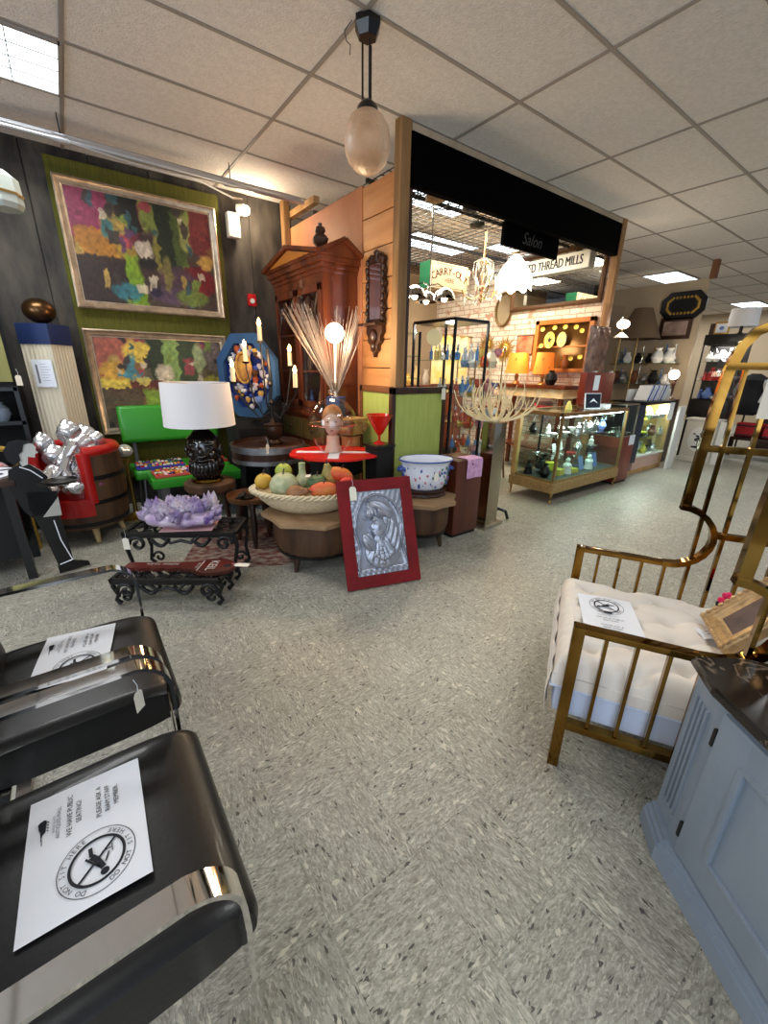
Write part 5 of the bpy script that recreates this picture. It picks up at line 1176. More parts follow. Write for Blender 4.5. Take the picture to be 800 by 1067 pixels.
# porcelain foot bath
t = thing('foot_bath_stand', 'low dark carved wooden stand under the porcelain foot bath', 'stand', (2.27, 2.48, .42), math.radians(-25))
mb = MB(); mb.lathe([(.13, 0), (.16, .01), (.15, .03), (.165, .055), (.10, .06), (.001, .06)], n=36, sx=1.15, sy=.85, wob=lambda a, z: .05*math.sin(10*a) if z < .04 else 0); mb.build('base', M_DKWOOD, t)
t = thing('porcelain_foot_bath', 'white and blue floral oval porcelain foot bath with handles', 'foot bath', (2.27, 2.48, .482), math.radians(-25))
t.scale = (1.1, 1.1, 1.6)
M_PORC = mat('white_porcelain', (222, 226, 236), .15, coat=.4)
mb = MB(); mb.nocap = True; mb.lathe([(.001, .0), (.11, 0), (.125, .01), (.145, .05), (.15, .10), (.158, .135), (.175, .15), (.170, .155), (.150, .14), (.14, .09), (.12, .02), (.001, .015)], n=56, sx=1.18, sy=.86, wob=lambda a, z: .02*math.cos(8*a)); mb.build('bowl', M_PORC, t)
M_BLUEP = mat('blue_glaze', (60, 82, 150), .2); rnd = random.Random(2)
mb = MB(); mb.ring(.176, .004, (0, 0, .153), n=60, sx=1.18, sy=.86); mb.build('rim_band', M_BLUEP, t)
mb = MB()
for k in range(120):
    a = rnd.uniform(0, 2*PI); z = rnd.uniform(.02, .125); r = .126+.024*min(1, z/.05)*1.0+(.004 if z > .1 else 0); mb.mi = rnd.randrange(4)
    r *= 1+.02*math.cos(8*a); s = rnd.uniform(.004, .011)
    mb.ball((r*1.18*math.cos(a), r*.86*math.sin(a), z), (s, s, s*rnd.uniform(.6, 1.4)), 7, 5)
o = mb.build('painted_flowers', [M_BLUEP, mat('pink_glaze', (190, 110, 120), .2), mat('green_glaze', (84, 116, 92), .2), M_BLUEP], t); o['kind'] = 'stuff'
for s in (-1, 1): mb = MB(); mb.tube([(s*.17, -.03, .11), (s*.205, -.03, .105), (s*.215, 0, .10), (s*.205, .03, .105), (s*.17, .03, .11)], .009, 8); mb.build('handle', M_BLUEP, t)
price_tag('price_tag', 'tan tag hanging on the front of the porcelain foot bath', (2.21, 2.285, .66), -.35, 1.3, group='hanging price tags')
# red framed relief
RA = math.atan2(-.145, .518)
tilt = math.radians(-21)
t = thing('relief_panel', 'silver embossed relief of a woman in a headscarf in a dark red velvet frame, leaning', 'picture', (1.521, 2.024, 0))
t.rotation_euler = (Matrix.Rotation(RA, 3, 'Z') @ Matrix.Rotation(tilt, 3, 'X')).to_euler()
w, h, o = .54, .745, .082
mb = MB(); mb.b2((-w/2, -.028, 0), (w/2, .0, o), bev=.003); mb.b2((-w/2, -.028, h-o), (w/2, 0, h), bev=.003); mb.b2((-w/2, -.028, o), (-w/2+o, 0, h-o), bev=.003); mb.b2((w/2-o, -.028, o), (w/2, 0, h-o), bev=.003); mb.build('frame', mat('dark_red_velvet', (112, 12, 18), .85, var=.2, scale=7, bump=.2), t)
IW, IH = w-2*o, h-2*o
def g2(x, y, cx, cy, sx, sy, r=0):
    c, s = math.cos(r), math.sin(r); a = (x-cx)*c+(y-cy)*s; b = -(x-cx)*s+(y-cy)*c; q = (a/sx)**2+(b/sy)**2
    return math.sqrt(max(0, 1-q))
FP_ = [(.40, .70), (.345, .64), (.335, .61), (.30, .575), (.325, .56), (.32, .545), (.335, .535), (.325, .515), (.35, .50), (.37, .47), (.47, .46), (.62, .56), (.64, .70), (.5, .76)]
def inpoly(x, y, P):
    c = False; j = len(P)-1
    for i in range(len(P)):
        if (P[i][1] > y) != (P[j][1] > y) and x < (P[j][0]-P[i][0])*(y-P[i][1])/(P[j][1]-P[i][1])+P[i][0]: c = not c
        j = i
    return c
def fold(u, v, f, ang, ph=0): return .5+.5*math.sin((u*math.cos(ang)+v*math.sin(ang))*f+ph)
def relief(u, v):
    H = .0012*math.sin(u*60+3*math.sin(v*14))*math.sin(v*70)
    r = math.hypot((u-.5)/.43, (v-.58)/.36) if v > .58 else abs(u-.5)/(.43+.03*math.sin(v*14))
    if v > .08: H += .010*math.exp(-((r-1)/.035)**2)
    if r < .9 and v > .08: H = -.004
    def dome(cx, cy, sx, sy, rr=0):
        c, s = math.cos(rr), math.sin(rr); a = (u-cx)*c+(v-cy)*s; b = -(u-cx)*s+(v-cy)*c
        return 1-(a/sx)**2-(b/sy)**2
    d = dome(.52, .27, .34, .20)              # bodice and shoulders
    if d > 0: H = .010+.022*math.sqrt(d)*(.75+.25*fold(math.atan2(v-.50, u-.46), 0, 20, 0))
    d = dome(.72, .47, .12, .25, .45)         # scarf falling behind
    if d > 0: H = .012+.020*math.sqrt(d)*(.6+.4*fold(u, v, 70, -.5))
    d = dome(.27, .40, .13, .10, -.5)         # ruffle at the left shoulder
    if d > 0: H = .012+.018*math.sqrt(d)*(.6+.4*fold(u, v, 80, .8))
    if inpoly(u, v, [(.41, .55), (.40, .47), (.36, .42), (.56, .38), (.62, .56)]): H = .016+.006*math.sin((u-.38)*12)   # neck
    if inpoly(u, v, FP_):
        H = .034+.014*math.sqrt(max(0, dome(.50, .60, .22, .20)))
        H -= .010*math.exp(-(((u-.375)/.022)**2+((v-.615)/.010)**2)); H -= .006*math.exp(-(((u-.345)/.02)**2+((v-.538)/.006)**2))
        H += .006*math.exp(-(((u-.38)/.03)**2+((v-.645)/.008)**2)); H += .004*math.exp(-(((u-.44)/.04)**2+((v-.57)/.03)**2))
    d = dome(.53, .755, .25, .105, -.25)      # turban
    if d > 0: H = .020+.026*math.sqrt(d)*(.55+.45*fold(u, v, 46, 1.15, math.sin(u*9)))
    d = dome(.36, .735, .11, .055, .25)       # curls on the brow
    if d > 0: H = .026+.014*math.sqrt(d)*(.4+.6*fold(u, v, 110, .3)*fold(u, v, 90, 1.6))
    d = dome(.60, .62, .05, .06)
    if d > 0: H = .030+.012*math.sqrt(d)*(.5+.5*fold(u, v, 100, .9))
    for k in range(8): H += .012*math.exp(-(((u-.49-.014*math.sin(k*1.7))/.024)**2+((v-.42+k*.040)/.014)**2))
    for k in range(7): H += .009*math.exp(-(((u-.36-k*.055)/.022)**2+((v-.24+.05*math.sin(k*.55))/.018)**2))
    return H
HG = [[relief(i/149, j/199) for j in range(200)] for i in range(150)]
mb = MB(); mb.grid(lambda i, j: Vector((-IW/2-.005+(IW+.01)*i/149, -.018-1.25*HG[i][j], o-.005+(IH+.01)*j/199)), 150, 200)
M_SILV = mat('embossed_silver', (178, 184, 198), .36, .75, rgb2=(152, 156, 168), scale=10, bump=.12, bscale=60)
mb.build('embossed_sheet', M_SILV, t, sharp=80)
mb = MB(); mb.b2((-w/2+.01, -.008, .01), (w/2-.01, .002, h-.01)); mb.build('backing_board', M_DKWOOD, t)
M_ = t.rotation_euler.to_matrix(); p = Vector((1.521, 2.024, 0))+M_ @ Vector((-.165, -.036, .70))
price_tag('price_tag', 'white tag hanging over the red velvet frame of the silver relief', tuple(p), (tilt, 0, RA), 1.7, group='hanging price tags')
# green folding screens
def screen(loc, rot, w, z0, h, label, tagit=False):
    t = thing('fabric_screen', label, 'screen', loc, rot, 'green fabric screens')
    mb = MB(); mb.b2((-w/2, -.02, 0), (-w/2+.04, .02, h), bev=.003); mb.b2((w/2-.04, -.02, 0), (w/2, .02, h), bev=.003); mb.b2((-w/2, -.02, h-.055), (w/2, .02, h), bev=.003); mb.b2((-w/2, -.02, .08), (w/2, .02, .14), bev=.003); mb.build('frame', M_DKWOOD if tagit else mat('brown_screen_frame', (112, 68, 38), .5), t)
    mb = MB(); mb.b2((-w/2+.035, -.008, .13), (w/2-.035, .008, h-.05)); mb.build('panel', mat('green_silk', (170, 182, 96), .8, rgb2=(154, 170, 82), scale=14, stretch=(3, 1, .3)), t)
    mb = MB(); mb.tube([(-w*.35, -.022, h-.028), (-w*.2, -.024, h-.02), (0, -.026, h-.03), (w*.2, -.024, h-.02), (w*.35, -.022, h-.028)], .006, 6); mb.build('carving', M_DKWOOD, t)
screen((2.44, 2.80, 0), .0, .62, 0, 1.28, 'larger green fabric screen in dark wooden frame standing at the post', True)
screen((2.235, 3.15, 0), PI/2+.0, .50, 0, 1.28, 'smaller brown framed green screen against the pine planks')
price_tag('price_tag', 'white tag hanging on the dark frame of the larger green screen', (2.70, 2.765, 1.27), 0, 1.8, group='hanging price tags')
# red glass vase on black column
t = thing('black_column', 'black column stand under the red glass vase', 'stand', (2.04, 2.83, 0))
mb = MB(); mb.box((0, 0, .40), (.17, .17, .80), bev=.004); mb.build('column', M_BLKM, t)
mb = MB(); mb.box((0, 0, .81), (.20, .20, .02), bev=.003); mb.build('top', M_BLACK, t)
one('red_glass_vase', 'flared translucent red glass vase on the black column', 'vase', (lambda b: (b.lathe([(.001, 0), (.05, 0), (.045, .012), (.012, .03), (.012, .07), (.03, .09), (.075, .17), (.105, .23), (.118, .245), (.110, .245), (.07, .17), (.02, .095), (.001, .09)], n=32), b)[1])(MB()), mat('red_glass', (226, 40, 24), .12, trans=.4, coat=.5), (2.04, 2.83, .82))
# brown box with pink cloth
t = thing('brown_cabinet_box', 'plain red brown wooden cabinet behind the right half barrel table', 'cabinet', (2.665, 2.50, 0))
mb = MB(); mb.b2((-.16, -.15, .03), (.16, .15, .70), bev=.004); mb.build('body', wood('chestnut', (70, 30, 16), (92, 40, 20), .35, 6, (1, 1, .2), coat=.3), t)
mb = MB(); mb.b2((-.15, -.14, 0), (.15, .14, .03)); mb.build('toe_kick', M_BLKM, t)
t = thing('pink_cloth', 'pink patterned cloth draped over the corner of the red brown cabinet', 'cloth', (2.725, 2.43, .70))
mb = MB()
def cl(i, j):
    x = -.10+.19*i/10; s = -.12+.30*j/16
    if s < 0: return Vector((x, -s+.0-.078, .006))
    if s < .02: return Vector((x, -.082-s*.3, .006-s*.6))
    return Vector((x, -.088-.004*math.sin(i*.8), -.006-(s-.02)))
mb.grid(cl, 11, 17, flip=True); mb.build('cloth', mat('pink_diamonds', (216, 172, 204), .8, rgb2=(190, 140, 186), scale=26), t)
mb = MB(); mb.ball((-.04, -.096, -.04), (.008, .003, .01), 8, 5); mb.build('emblem', M_INK, t)
# steel post with coral lamp
t = thing('steel_pedestal', 'tall square mirror polished steel pedestal on a flat base plate', 'pedestal', (3.03, 2.42, 0), .12)
mb = MB(); mb.box((0, 0, .015), (.30, .20, .03), bev=.004); mb.build('base_plate', M_STEEL, t)
mb = MB(); mb.box((0, 0, .51), (.19, .13, .96), bev=.004); mb.build('post', mat('dark_mirror_steel', (168, 158, 138), .12, 1), t)
t = thing('coral_branch_lamp', 'cream branching coral shaped sculpture spreading above the steel pedestal', 'sculpture', (3.03, 2.42, .99))
t.scale = (.82, .82, .95)
M_CORAL = mat('cream_coral', (232, 214, 168), .55)
rnd = random.Random(31); mb = MB()
mb.ball((0, 0, .02), (.06, .05, .03), 12, 8)
for k in range(44):
    a = rnd.uniform(-1.4, 1.4); b = rnd.gauss(0, .6); l = rnd.uniform(.22, .44)
    d = (rdir*math.sin(a)*1.15+fdir*math.sin(b)*.6)
    hgt = l*(.35+.9*math.cos(a))
    p0 = Vector((0, 0, .01)); p1 = p0+d*l*.55+Vector((rnd.gauss(0, .03), rnd.gauss(0, .03), .0)); p2 = p0+d*l*1.0+Vector((rnd.gauss(0, .05), rnd.gauss(0, .05), hgt*.30)); p3 = p0+d*l*rnd.uniform(.6, 1.05)+Vector((rnd.gauss(0, .05), rnd.gauss(0, .04), hgt*rnd.uniform(.6, 1.0)))
    q = []
    for s in range(9):
        u_ = s/8; q.append(p0*(1-u_)**3+p1*3*u_*(1-u_)**2+p2*3*u_*u_*(1-u_)+p3*u_**3)
    mb.tube(q, 1, 6, rs=[.0085-.0005*s for s in range(9)])
    if k % 2 == 0:
        e = q[5]; f = e+Vector((rnd.gauss(0, .04), rnd.gauss(0, .04), .10)); mb.tube([e, (e+f)/2+Vector((.01, .01, 0)), f], .005, 5)
o = mb.build('branches', M_CORAL, t); o['kind'] = 'stuff'
mb = MB(); mb.tube([(3.16, 2.46, .11), (3.24, 2.44, .12), (3.31, 2.40, .09), (3.33, 2.38, .012)], .016, 8)
one('black_hose', 'short curved black tube standing beside the steel pedestal base', 'tube', mb, M_BLACK)
# ================================================================== SHOP ALCOVE
mb = MB()
for k in range(33): x = 2.42+k*.1; mb.b2((x-.003, 2.99, 2.95), (x+.003, 6.1, 2.956))
for k in range(32): y = 2.99+k*.1; mb.b2((2.42, y-.003, 2.956), (5.62, y+.003, 2.962))
for y in (3.6, 4.6, 5.6): mb.b2((2.42, y-.015, 2.962), (5.62, y+.015, 2.992))
one('wire_grid', 'black wire mesh grid hung below the ceiling of the lit alcove', 'grid', mb, M_IRON)
for k, (i, j) in enumerate(((2, 2), (3, 4), (4, 3))):
    x, y = cell(i, j); t = thing('ceiling_light', ['fluorescent panel in the alcove ceiling just behind the black header', 'fluorescent panel deep in the alcove ceiling above the wire grid', 'fluorescent panel in the alcove ceiling near the whitewashed brick wall'][k], 'ceiling light', (x, y, CEIL-.012), group='ceiling light panels')
    mb = MB(); [mb.box((s*.6, 0, 0), (.02, .6, .012)) for s in (-1, 1)]; [mb.box((0, s*.29, 0), (1.2, .02, .012)) for s in (-1, 1)]; mb.build('panel_frame', M_TBAR, t)
    mb = MB(); mb.box((0, 0, .002), (1.18, .56, .004)); mb.build('diffuser', M_DIFF, t)
# grid clutter hanging
M_ROPE = mat('grid_vine', (70, 64, 48), .8); rnd = random.Random(77)
for k in range(6):
    x = 2.55+k*.42; y = 3.15+rnd.random()*.5; c = [(60, 56, 40), (150, 112, 60), (40, 40, 44)][k % 3]
    one('hanging_trinket', 'small dark trinket hanging from the wire grid above the alcove', 'ornament', (lambda b: (b.ball((0, 0, 0), (.10, .07, .035), 14, 8, disp=lambda v: .35*math.sin(v.x*7+k)*math.sin(v.y*9)), b.cyl((0, 0, .02), (0, 0, .06), .002, n=5), b)[2])(MB()), mat('trinket_%d' % (k % 3), c, .6), (x, y, 2.89), group='trinkets on the wire grid')
one('wire_vine', 'tangled dark wire vine twisted along the front left of the wire grid', 'vine', (lambda b: ([b.tube([(2.42+s*.11+.03*math.sin(q*2+s), 3.02+.06*q+.03*math.cos(s*q), 2.93-.05*abs(math.sin(q+s))) for q in range(9)], .006, 5) for s in range(9)], b)[1])(MB()), M_ROPE)
# salon sign
t = thing('salon_sign', 'black hanging sign with the faint grey script word Salon below the header', 'sign', (4.05, 3.02, 2.57))
mb = MB(); mb.b2((-.45, -.02, 0), (.45, .02, .19), bev=.003); mb.build('board', M_VOID, t)
mb = MB(); SH = Matrix(((1, .35, 0, 0), (0, 1, 0, 0), (0, 0, 1, 0), (0, 0, 0, 1))); mb.text('Salon', .15, T(0, -.0215, .095) @ RX(PI/2) @ SH); mb.build('lettering', mat('dim_grey', (62, 58, 54), .7), t)
for x in (-.4, .4): mb = MB(); mb.cyl((x, 0, .19), (x, 0, .53), .003, n=6); mb.build('wire', M_IRON, t)
WM = lambda y, z, x=5.70: Matrix(((0, 0, -1, x), (-1, 0, 0, y), (0, 1, 0, z), (0, 0, 0, 1)))   # faces -X
def wthing(name, label, cat, y, z, x=5.745, group=None): return thing(name, label, cat, (x, y, z), -PI/2, group)   # local x -> -Y, local -y -> -X
t = wthing('thread_mills_sign', 'long white sign reading CONSOLIDATED THREAD MILLS over the big mirror', 'sign', 4.12, 2.705, 5.66)
mb = MB(); mb.b2((-.82, -.012, 0), (.82, .012, .20), bev=.002); mb.build('board', M_WHITE, t)
mb = MB(); mb.text('CONSOLIDATED THREAD MILLS', .155, T(0, -.0135, .10) @ RX(PI/2), sx=.655, extrude=.0005); mb.text('CONSOLIDATED THREAD MILLS', .155, T(.004, -.0135, .10) @ RX(PI/2), sx=.655, extrude=.0005); mb.text('CONSOLIDATED THREAD MILLS', .155, T(.008, -.0135, .10) @ RX(PI/2), sx=.655, extrude=.0005); mb.build('lettering', M_INK, t)
for x in (-.6, .6): mb = MB(); mb.cyl((x, 0, .2), (x, 0, .25), .003, n=6); mb.build('wire', M_IRON, t)
t = wthing('large_mirror', 'large wide wall mirror in dark gilt frame on the brick wall below the long sign', 'mirror', 3.80, 2.28)
mb = MB(); w, h, o = 1.42, .72, .06; prof = [(0, 0), (0, .04), (.02, .05), (.045, .03), (o, .02), (o, 0)]; cs = [(-w/2, 0, 1, 1), (w/2, 0, -1, 1), (w/2, h, -1, -1), (-w/2, h, 1, -1)]
mb.grid(lambda i, j: Vector((cs[i][0]+cs[i][2]*prof[j][0], -prof[j][1], cs[i][1]+cs[i][3]*prof[j][0])), 4, len(prof), True); mb.build('frame', mat('dark_gilt', (84, 56, 30), .4, .4), t)
mb = MB(); mb.b2((-w/2+o-.01, -.018, o-.01), (w/2-o+.01, -.012, h-o+.01)); mb.build('mirror_glass', M_MIRROR, t)
t = thing('carry_out_sign', 'cream box sign with dark red words CARRY-OUT hanging in the alcove', 'sign', (4.10, 4.32, 2.38))
mb = MB(); mb.b2((-.32, -.10, 0), (.32, .10, .29), bev=.004); mb.build('box', mat('sign_cream', (190, 170, 140), .8), t)
for sx in (-1, 1): mb = MB(); mb.box((sx*.323, 0, .145), (.006, .2, .29)); mb.build('green_side', mat('sign_green', (24, 92, 62), .5), t)
mb = MB(); s = 'CARRY-OUT'
for k, ch in enumerate(s):
    a = (k-4)*-.13; [mb.text(ch, .115, T(.55*math.sin(-a)+q, -.1015, .20-.55*(1-math.cos(a))) @ RX(PI/2) @ RZ(a), extrude=.0004) for q in (0, .004)]
mb.text('HERE', .07, T(0, -.1015, .10) @ RX(PI/2)); mb.text('CARRY-OUT', .075, T(.0, .1015, .17) @ RZ(PI) @ RX(PI/2)); mb.build('lettering', mat('dark_red_ink', (84, 6, 14), .8), t)
mb = MB()
for p, q in (((-.30, .02), (.30, .02)), ((.30, .02), (.30, .27)), ((.30, .27), (-.30, .27)), ((-.30, .27), (-.30, .02))): mb.bar((p[0], -.101, p[1]), (q[0], -.101, q[1]), .005, .001, (0, 1, 0))
mb.build('border', mat('dark_red_ink', (84, 6, 14), .8), t)
for x in (-.28, .28): mb = MB(); mb.cyl((x, 0, .29), (x, 0, .64), .003, n=6); mb.build('wire', M_IRON, t)
# scalloped lit shade
t = thing('scalloped_pendant', 'bright white scalloped handkerchief glass pendant lampshade, lit, in the alcove', 'lamp', (4.45, 3.50, 2.70))
mb = MB(); N_ = 72
mb.grid(lambda i, j: (lambda a, s: Vector(((.03+.17*math.sin(min(1, s*1.25)*PI/2)+.012*s*math.cos(8*a))*math.cos(a), (.03+.17*math.sin(min(1, s*1.25)*PI/2)+.012*s*math.cos(8*a))*math.sin(a), -.36*s-(.022*math.cos(8*a) if s > .8 else 0)*(s-.8)*5)))(2*PI*i/N_, j/14), N_, 15, True)
mb.build('shade', mat('lit_white_glass', (255, 250, 240), .4, emit=1.7, ecol=(255, 244, 222)), t)
mb = MB(); mb.lathe([(.001, .0), (.04, -.0), (.045, .02), (.02, .03), (.001, .03)], n=16); mb.build('cap', M_BRASS2, t)
mb = MB(); mb.cyl((0, 0, .03), (0, 0, .25), .004, n=6); mb.build('chain', M_BRASS2, t)
light('scalloped_glow', 'POINT', (4.45, 3.5, 2.48), 14, (1, .86, .66), .08)
price_tag('price_tag', 'white tag dangling below the scalloped white pendant shade', (4.60, 3.42, 2.28), 0, 1.9, group='hanging price tags')
# crystal chandelier
t = thing('crystal_chandelier', 'brass and crystal chandelier with curved arms and hanging prisms in the alcove', 'chandelier', (4.24, 3.80, 2.70))
mb = MB(); mb.tube([(0, 0, .25), (0, 0, -.5)], .012, 8)
for z, r in ((-.06, .045), (-.2, .035), (-.34, .05), (-.46, .035)): mb.ball((0, 0, z), (r, r, r*.7), 14, 8)
mb.build('stem', mat('pink_brass', (206, 160, 116), .25, .7), t)
for k in range(6):
    a = k*PI/3; c, s = math.cos(a), math.sin(a)
    mb = MB(); mb.tube([(0, 0, -.40), (.10*c, .10*s, -.46), (.2*c, .2*s, -.42), (.24*c, .24*s, -.34)], .009, 8); mb.build('arm', M_CRYSTAL if k % 2 else M_BRASS2, t)
    mb = MB(); mb.cyl((.24*c, .24*s, -.33), (.24*c, .24*s, -.24), .010); mb.build('candle', M_CANDLE, t)
    mb = MB(); mb.ball((.24*c, .24*s, -.21), (.014, .014, .03), 10, 8); mb.build('bulb', M_BULB, t)
rnd = random.Random(6); mb = MB()
for k in range(70):
    a = rnd.uniform(0, 2*PI); r = rnd.choice([.06, .12, .2, .24]); z = {.06: -.05, .12: -.12, .2: -.42, .24: -.36}[r]-rnd.random()*.08
    mb.lathe([(.001, 0), (.009, -.012), (.001, -.05)], (r*math.cos(a), r*math.sin(a), z), n=5)
for k in range(8):
    a = k*PI/4; mb.tube([(.02*math.cos(a), .02*math.sin(a), -.02), (.11*math.cos(a), .11*math.sin(a), -.06), (.12*math.cos(a), .12*math.sin(a), -.2), (.03*math.cos(a), .03*math.sin(a), -.34)], .006, 6)
o = mb.build('prisms', mat('bright_crystal', (240, 236, 226), .05, .3, coat=.5), t, sharp=10); o['kind'] = 'stuff'
# chrome dome lamp
t = thing('chrome_dome_lamp', 'hanging lamp with three chrome domes and glowing bulbs at the left of the alcove', 'lamp', (3.22, 3.60, 2.70))
mb = MB(); mb.tube([(0, 0, .25), (0, 0, -.52)], .008, 8); mb.build('stem', M_CHROME, t)
for k, (x, y) in enumerate(((-.20, 0), (.12, -.10), (.10, .16))):
    mb = MB(); mb.tube([(0, 0, -.45), (x*.5, y*.5, -.43), (x, y, -.47)], .006, 6); mb.build('arm', M_CHROME, t)
    mb = MB(); mb.lathe([(.001, 0), (.04, -.01), (.09, -.05), (.12, -.12), (.117, -.12), (.085, -.05), (.001, -.01)], (x, y, -.46), n=32); mb.build('dome', M_CHROME, t)
    mb = MB(); mb.ball((x, y, -.57), .032, 12, 8); mb.build('bulb', M_WBULB, t)
light('dome_glow', 'POINT', (3.2, 3.45, 1.98), 5, (1, .86, .66), .06)
# crystal strands below the domes
one('crystal_strands', 'bunch of crystal bead strands hanging beneath the chrome domes', 'bead strands', (lambda b: ([b.lathe([(.001, 0), (.010, -.015), (.001, -.05)], (.12*math.cos(k*2.4)*(k % 5)/5, .12*math.sin(k*2.4)*(k % 5)/5, -(k//5)*.042), n=5) for k in range(40)], b)[1])(MB()), mat('bright_crystal', (240, 236, 226), .05), (3.05, 3.5, 2.02), kind='stuff') if False else None
# wall pieces
t = wthing('oval_mirror', 'oval wall mirror in thin gold frame on the whitewashed brick wall', 'mirror', 4.64, 2.33)
mb = MB(); mb.ring(.15, .018, (0, -.02, 0), Matrix.Rotation(PI/2, 3, 'X'), sy=1.55, n=48); mb.build('frame', mat('dark_gold', (120, 94, 54), .35, .7), t)
mb = MB(); mb.prism([(.148*math.cos(k*PI/20), .23*math.sin(k*PI/20)) for k in range(40)], .01, T(0, -.005, 0) @ RX(PI/2)); mb.build('mirror_glass', M_MIRROR, t)
for k, (y, z, lb) in enumerate(((4.56, 1.74, 'gold sunburst wall ornament right of the glass tower'), (4.93, 1.80, 'gold sunburst wall ornament partly behind the glass tower'))):
    t = wthing('sunburst_mirror', lb, 'wall ornament', y, z, group='gold sunbursts')
    mb = MB()
    for q in range(24):
        a = 2*PI*q/24; L_ = .21 if q % 2 else .165; c, s = math.cos(a), math.sin(a)
        mb.prism([(.08*c-.015*s, .08*s+.015*c), (.08*c+.015*s, .08*s-.015*c), (L_*c, L_*s)], .012, RX(PI/2))
    mb.build('rays', M_GOLD, t)
    mb = MB(); mb.ring(.085, .016, (0, -.015, 0), Matrix.Rotation(PI/2, 3, 'X'), n=30); mb.build('ring', M_GOLD, t)
    mb = MB(); mb.ball((0, -.01, 0), (.075, .03, .075), 20, 12); mb.build('convex_glass', mat('amber_glass', (214, 176, 116), .1, .8), t)
t = wthing('red_picture', 'small red and cream picture in thin dark frame on the brick wall', 'picture', 4.17, 1.66)
mb = MB(); mb.b2((-.15, -.02, 0), (.15, 0, .28), bev=.004); mb.build('frame', M_DKWOOD, t)
mb = MB(); mb.b2((-.135, -.024, .015), (.135, -.018, .265)); mb.build('print', mat('red_print', (206, 66, 44), .6, rgb2=(226, 150, 110), scale=6), t)
# display frame with yellow plates
t = wthing('plate_display_frame', 'orange wooden framed display of yellow plates on the brick wall', 'display frame', 3.55, 1.42)
mb = MB()
for lo, hi in (((-.44, -.06, 0), (-.38, 0, .70)), ((.38, -.06, 0), (.44, 0, .70)), ((-.44, -.06, .64), (.44, 0, .70)), ((-.44, -.08, 0), (.44, 0, .05)), ((-.38, -.05, .33), (.38, 0, .35))): mb.b2(lo, hi, bev=.003)
mb.build('frame', wood('orange_oak', (160, 90, 36), (190, 116, 52), .45), t)
mb = MB(); mb.b2((-.38, -.01, .05), (.38, 0, .64)); mb.build('back', mat('brown_mirror_back', (96, 66, 30), .2, .4), t)
M_YEL = mat('yellow_glaze', (232, 206, 62), .3, rgb2=(240, 226, 130), scale=20)
def disc(name, label, y, z, rx, rz_, m, grp, x=5.68, star=False):
    t = wthing(name, label, 'plate', y, z, x, grp)
    mb = MB(); mb.lathe([(.001, 0), (rx*.6, 0), (rx, .012), (rx*.98, .018), (rx*.6, .008), (.001, .008)], n=28, sy=rz_/rx, M=Matrix.Rotation(PI/2, 3, 'X')); mb.build('plate', m, t)
    if star: mb = MB(); mb.prism([((rx*.55 if k % 2 == 0 else rx*.22)*math.sin(k*PI/5), (rx*.55 if k % 2 == 0 else rx*.22)*math.cos(k*PI/5)*1.2) for k in range(10)][::-1], .003, T(0, -.010, 0) @ RX(PI/2)); mb.build('star', M_INK, t)
disc('oval_plate', 'yellow oval plate with a dark star in the orange display frame', 3.72, 1.85, .085, .11, M_YEL, 'yellow plates', star=True)
disc('oval_plate', 'yellow oval plate with blue figure in the orange display frame', 3.53, 1.85, .075, .10, mat('yellow_blue_glaze', (228, 210, 90), .3, rgb2=(120, 140, 150), scale=18), 'yellow plates')
for k, (y, z) in enumerate(((3.85, 2.0), (3.66, 2.01), (3.50, 2.01), (3.34, 2.0), (3.25, 1.95), (3.22, 1.62), (3.35, 1.60), (3.84, 1.78))):
    disc('yellow_dish', 'small round yellow dish in the orange display frame', y, z, .035, .03, M_YEL, 'small yellow dishes')
one('brown_pitcher', 'brown shiny figure standing in the orange display frame', 'pitcher', (lambda b: (b.lathe([(.001, 0), (.04, 0), (.055, .06), (.03, .12), (.04, .17), (.001, .17)], n=16), b)[1])(MB()), mat('brown_glaze', (140, 76, 30), .2), (5.64, 3.42, 1.475))
# mantel console with orange lampshades
t = thing('console_shelf', 'dark topped console with cream front against the brick wall', 'console', (5.46, 3.72, 0))
mb = MB(); mb.b2((-.24, -.62, 1.20), (.24, .55, 1.25), bev=.004); mb.build('top', M_MAHOG, t)
mb = MB(); mb.b2((-.20, -.58, 1.08), (.22, .50, 1.20)); mb.build('front_panel', mat('cream_front', (226, 186, 130), .6, rgb2=(240, 216, 170), scale=9), t)
for y in (-.55, .47):
    for x in (-.17, .19): mb = MB(); mb.box((x, y, .54), (.05, .05, 1.08)); mb.build('leg', M_MAHOG, t)
mb = MB(); mb.b2((-.18, -.55, .35), (.2, .5, .38)); mb.build('lower_shelf', M_MAHOG, t)
M_ORSH = mat('orange_shade', (226, 128, 40), .7, emit=.35, ecol=(255, 130, 40))
for k, (x, y, lb, w0) in enumerate(((5.36, 3.98, 'orange leaf patterned lampshade, larger left one on the console', .17), (5.38, 3.56, 'orange leaf patterned lampshade, smaller right one on the console', .14))):
    t = thing('orange_lamp', lb, 'lamp', (x, y, 1.25), .0, 'orange lamps')
    mb = MB(); mb.lathe([(.001, 0), (.06, 0), (.05, .02), (.02, .04), (.03, .10), (.015, .15), (.001, .15)], n=18); mb.build('base', M_BRASS2, t)
    mb = MB(); mb.nocap = True; mb.lathe([(w0, .14), (w0*.8, .42)], n=36); mb.build('shade', M_ORSH, t)
    mb = MB()
    for q in range(9): a = q*.7; r = w0*.93; mb.bar((r*math.cos(a), r*math.sin(a), .2+.12*(q % 2)), (r*math.cos(a+.12), r*math.sin(a+.12), .23+.12*(q % 2)), .004, .012, (0, 0, 1))
    mb.build('leaf_motif', mat('leaf_brown', (110, 70, 24), .7), t)
light('console_glow', 'POINT', (5.2, 3.75, 1.75), 12, (1, .76, .42), .12)
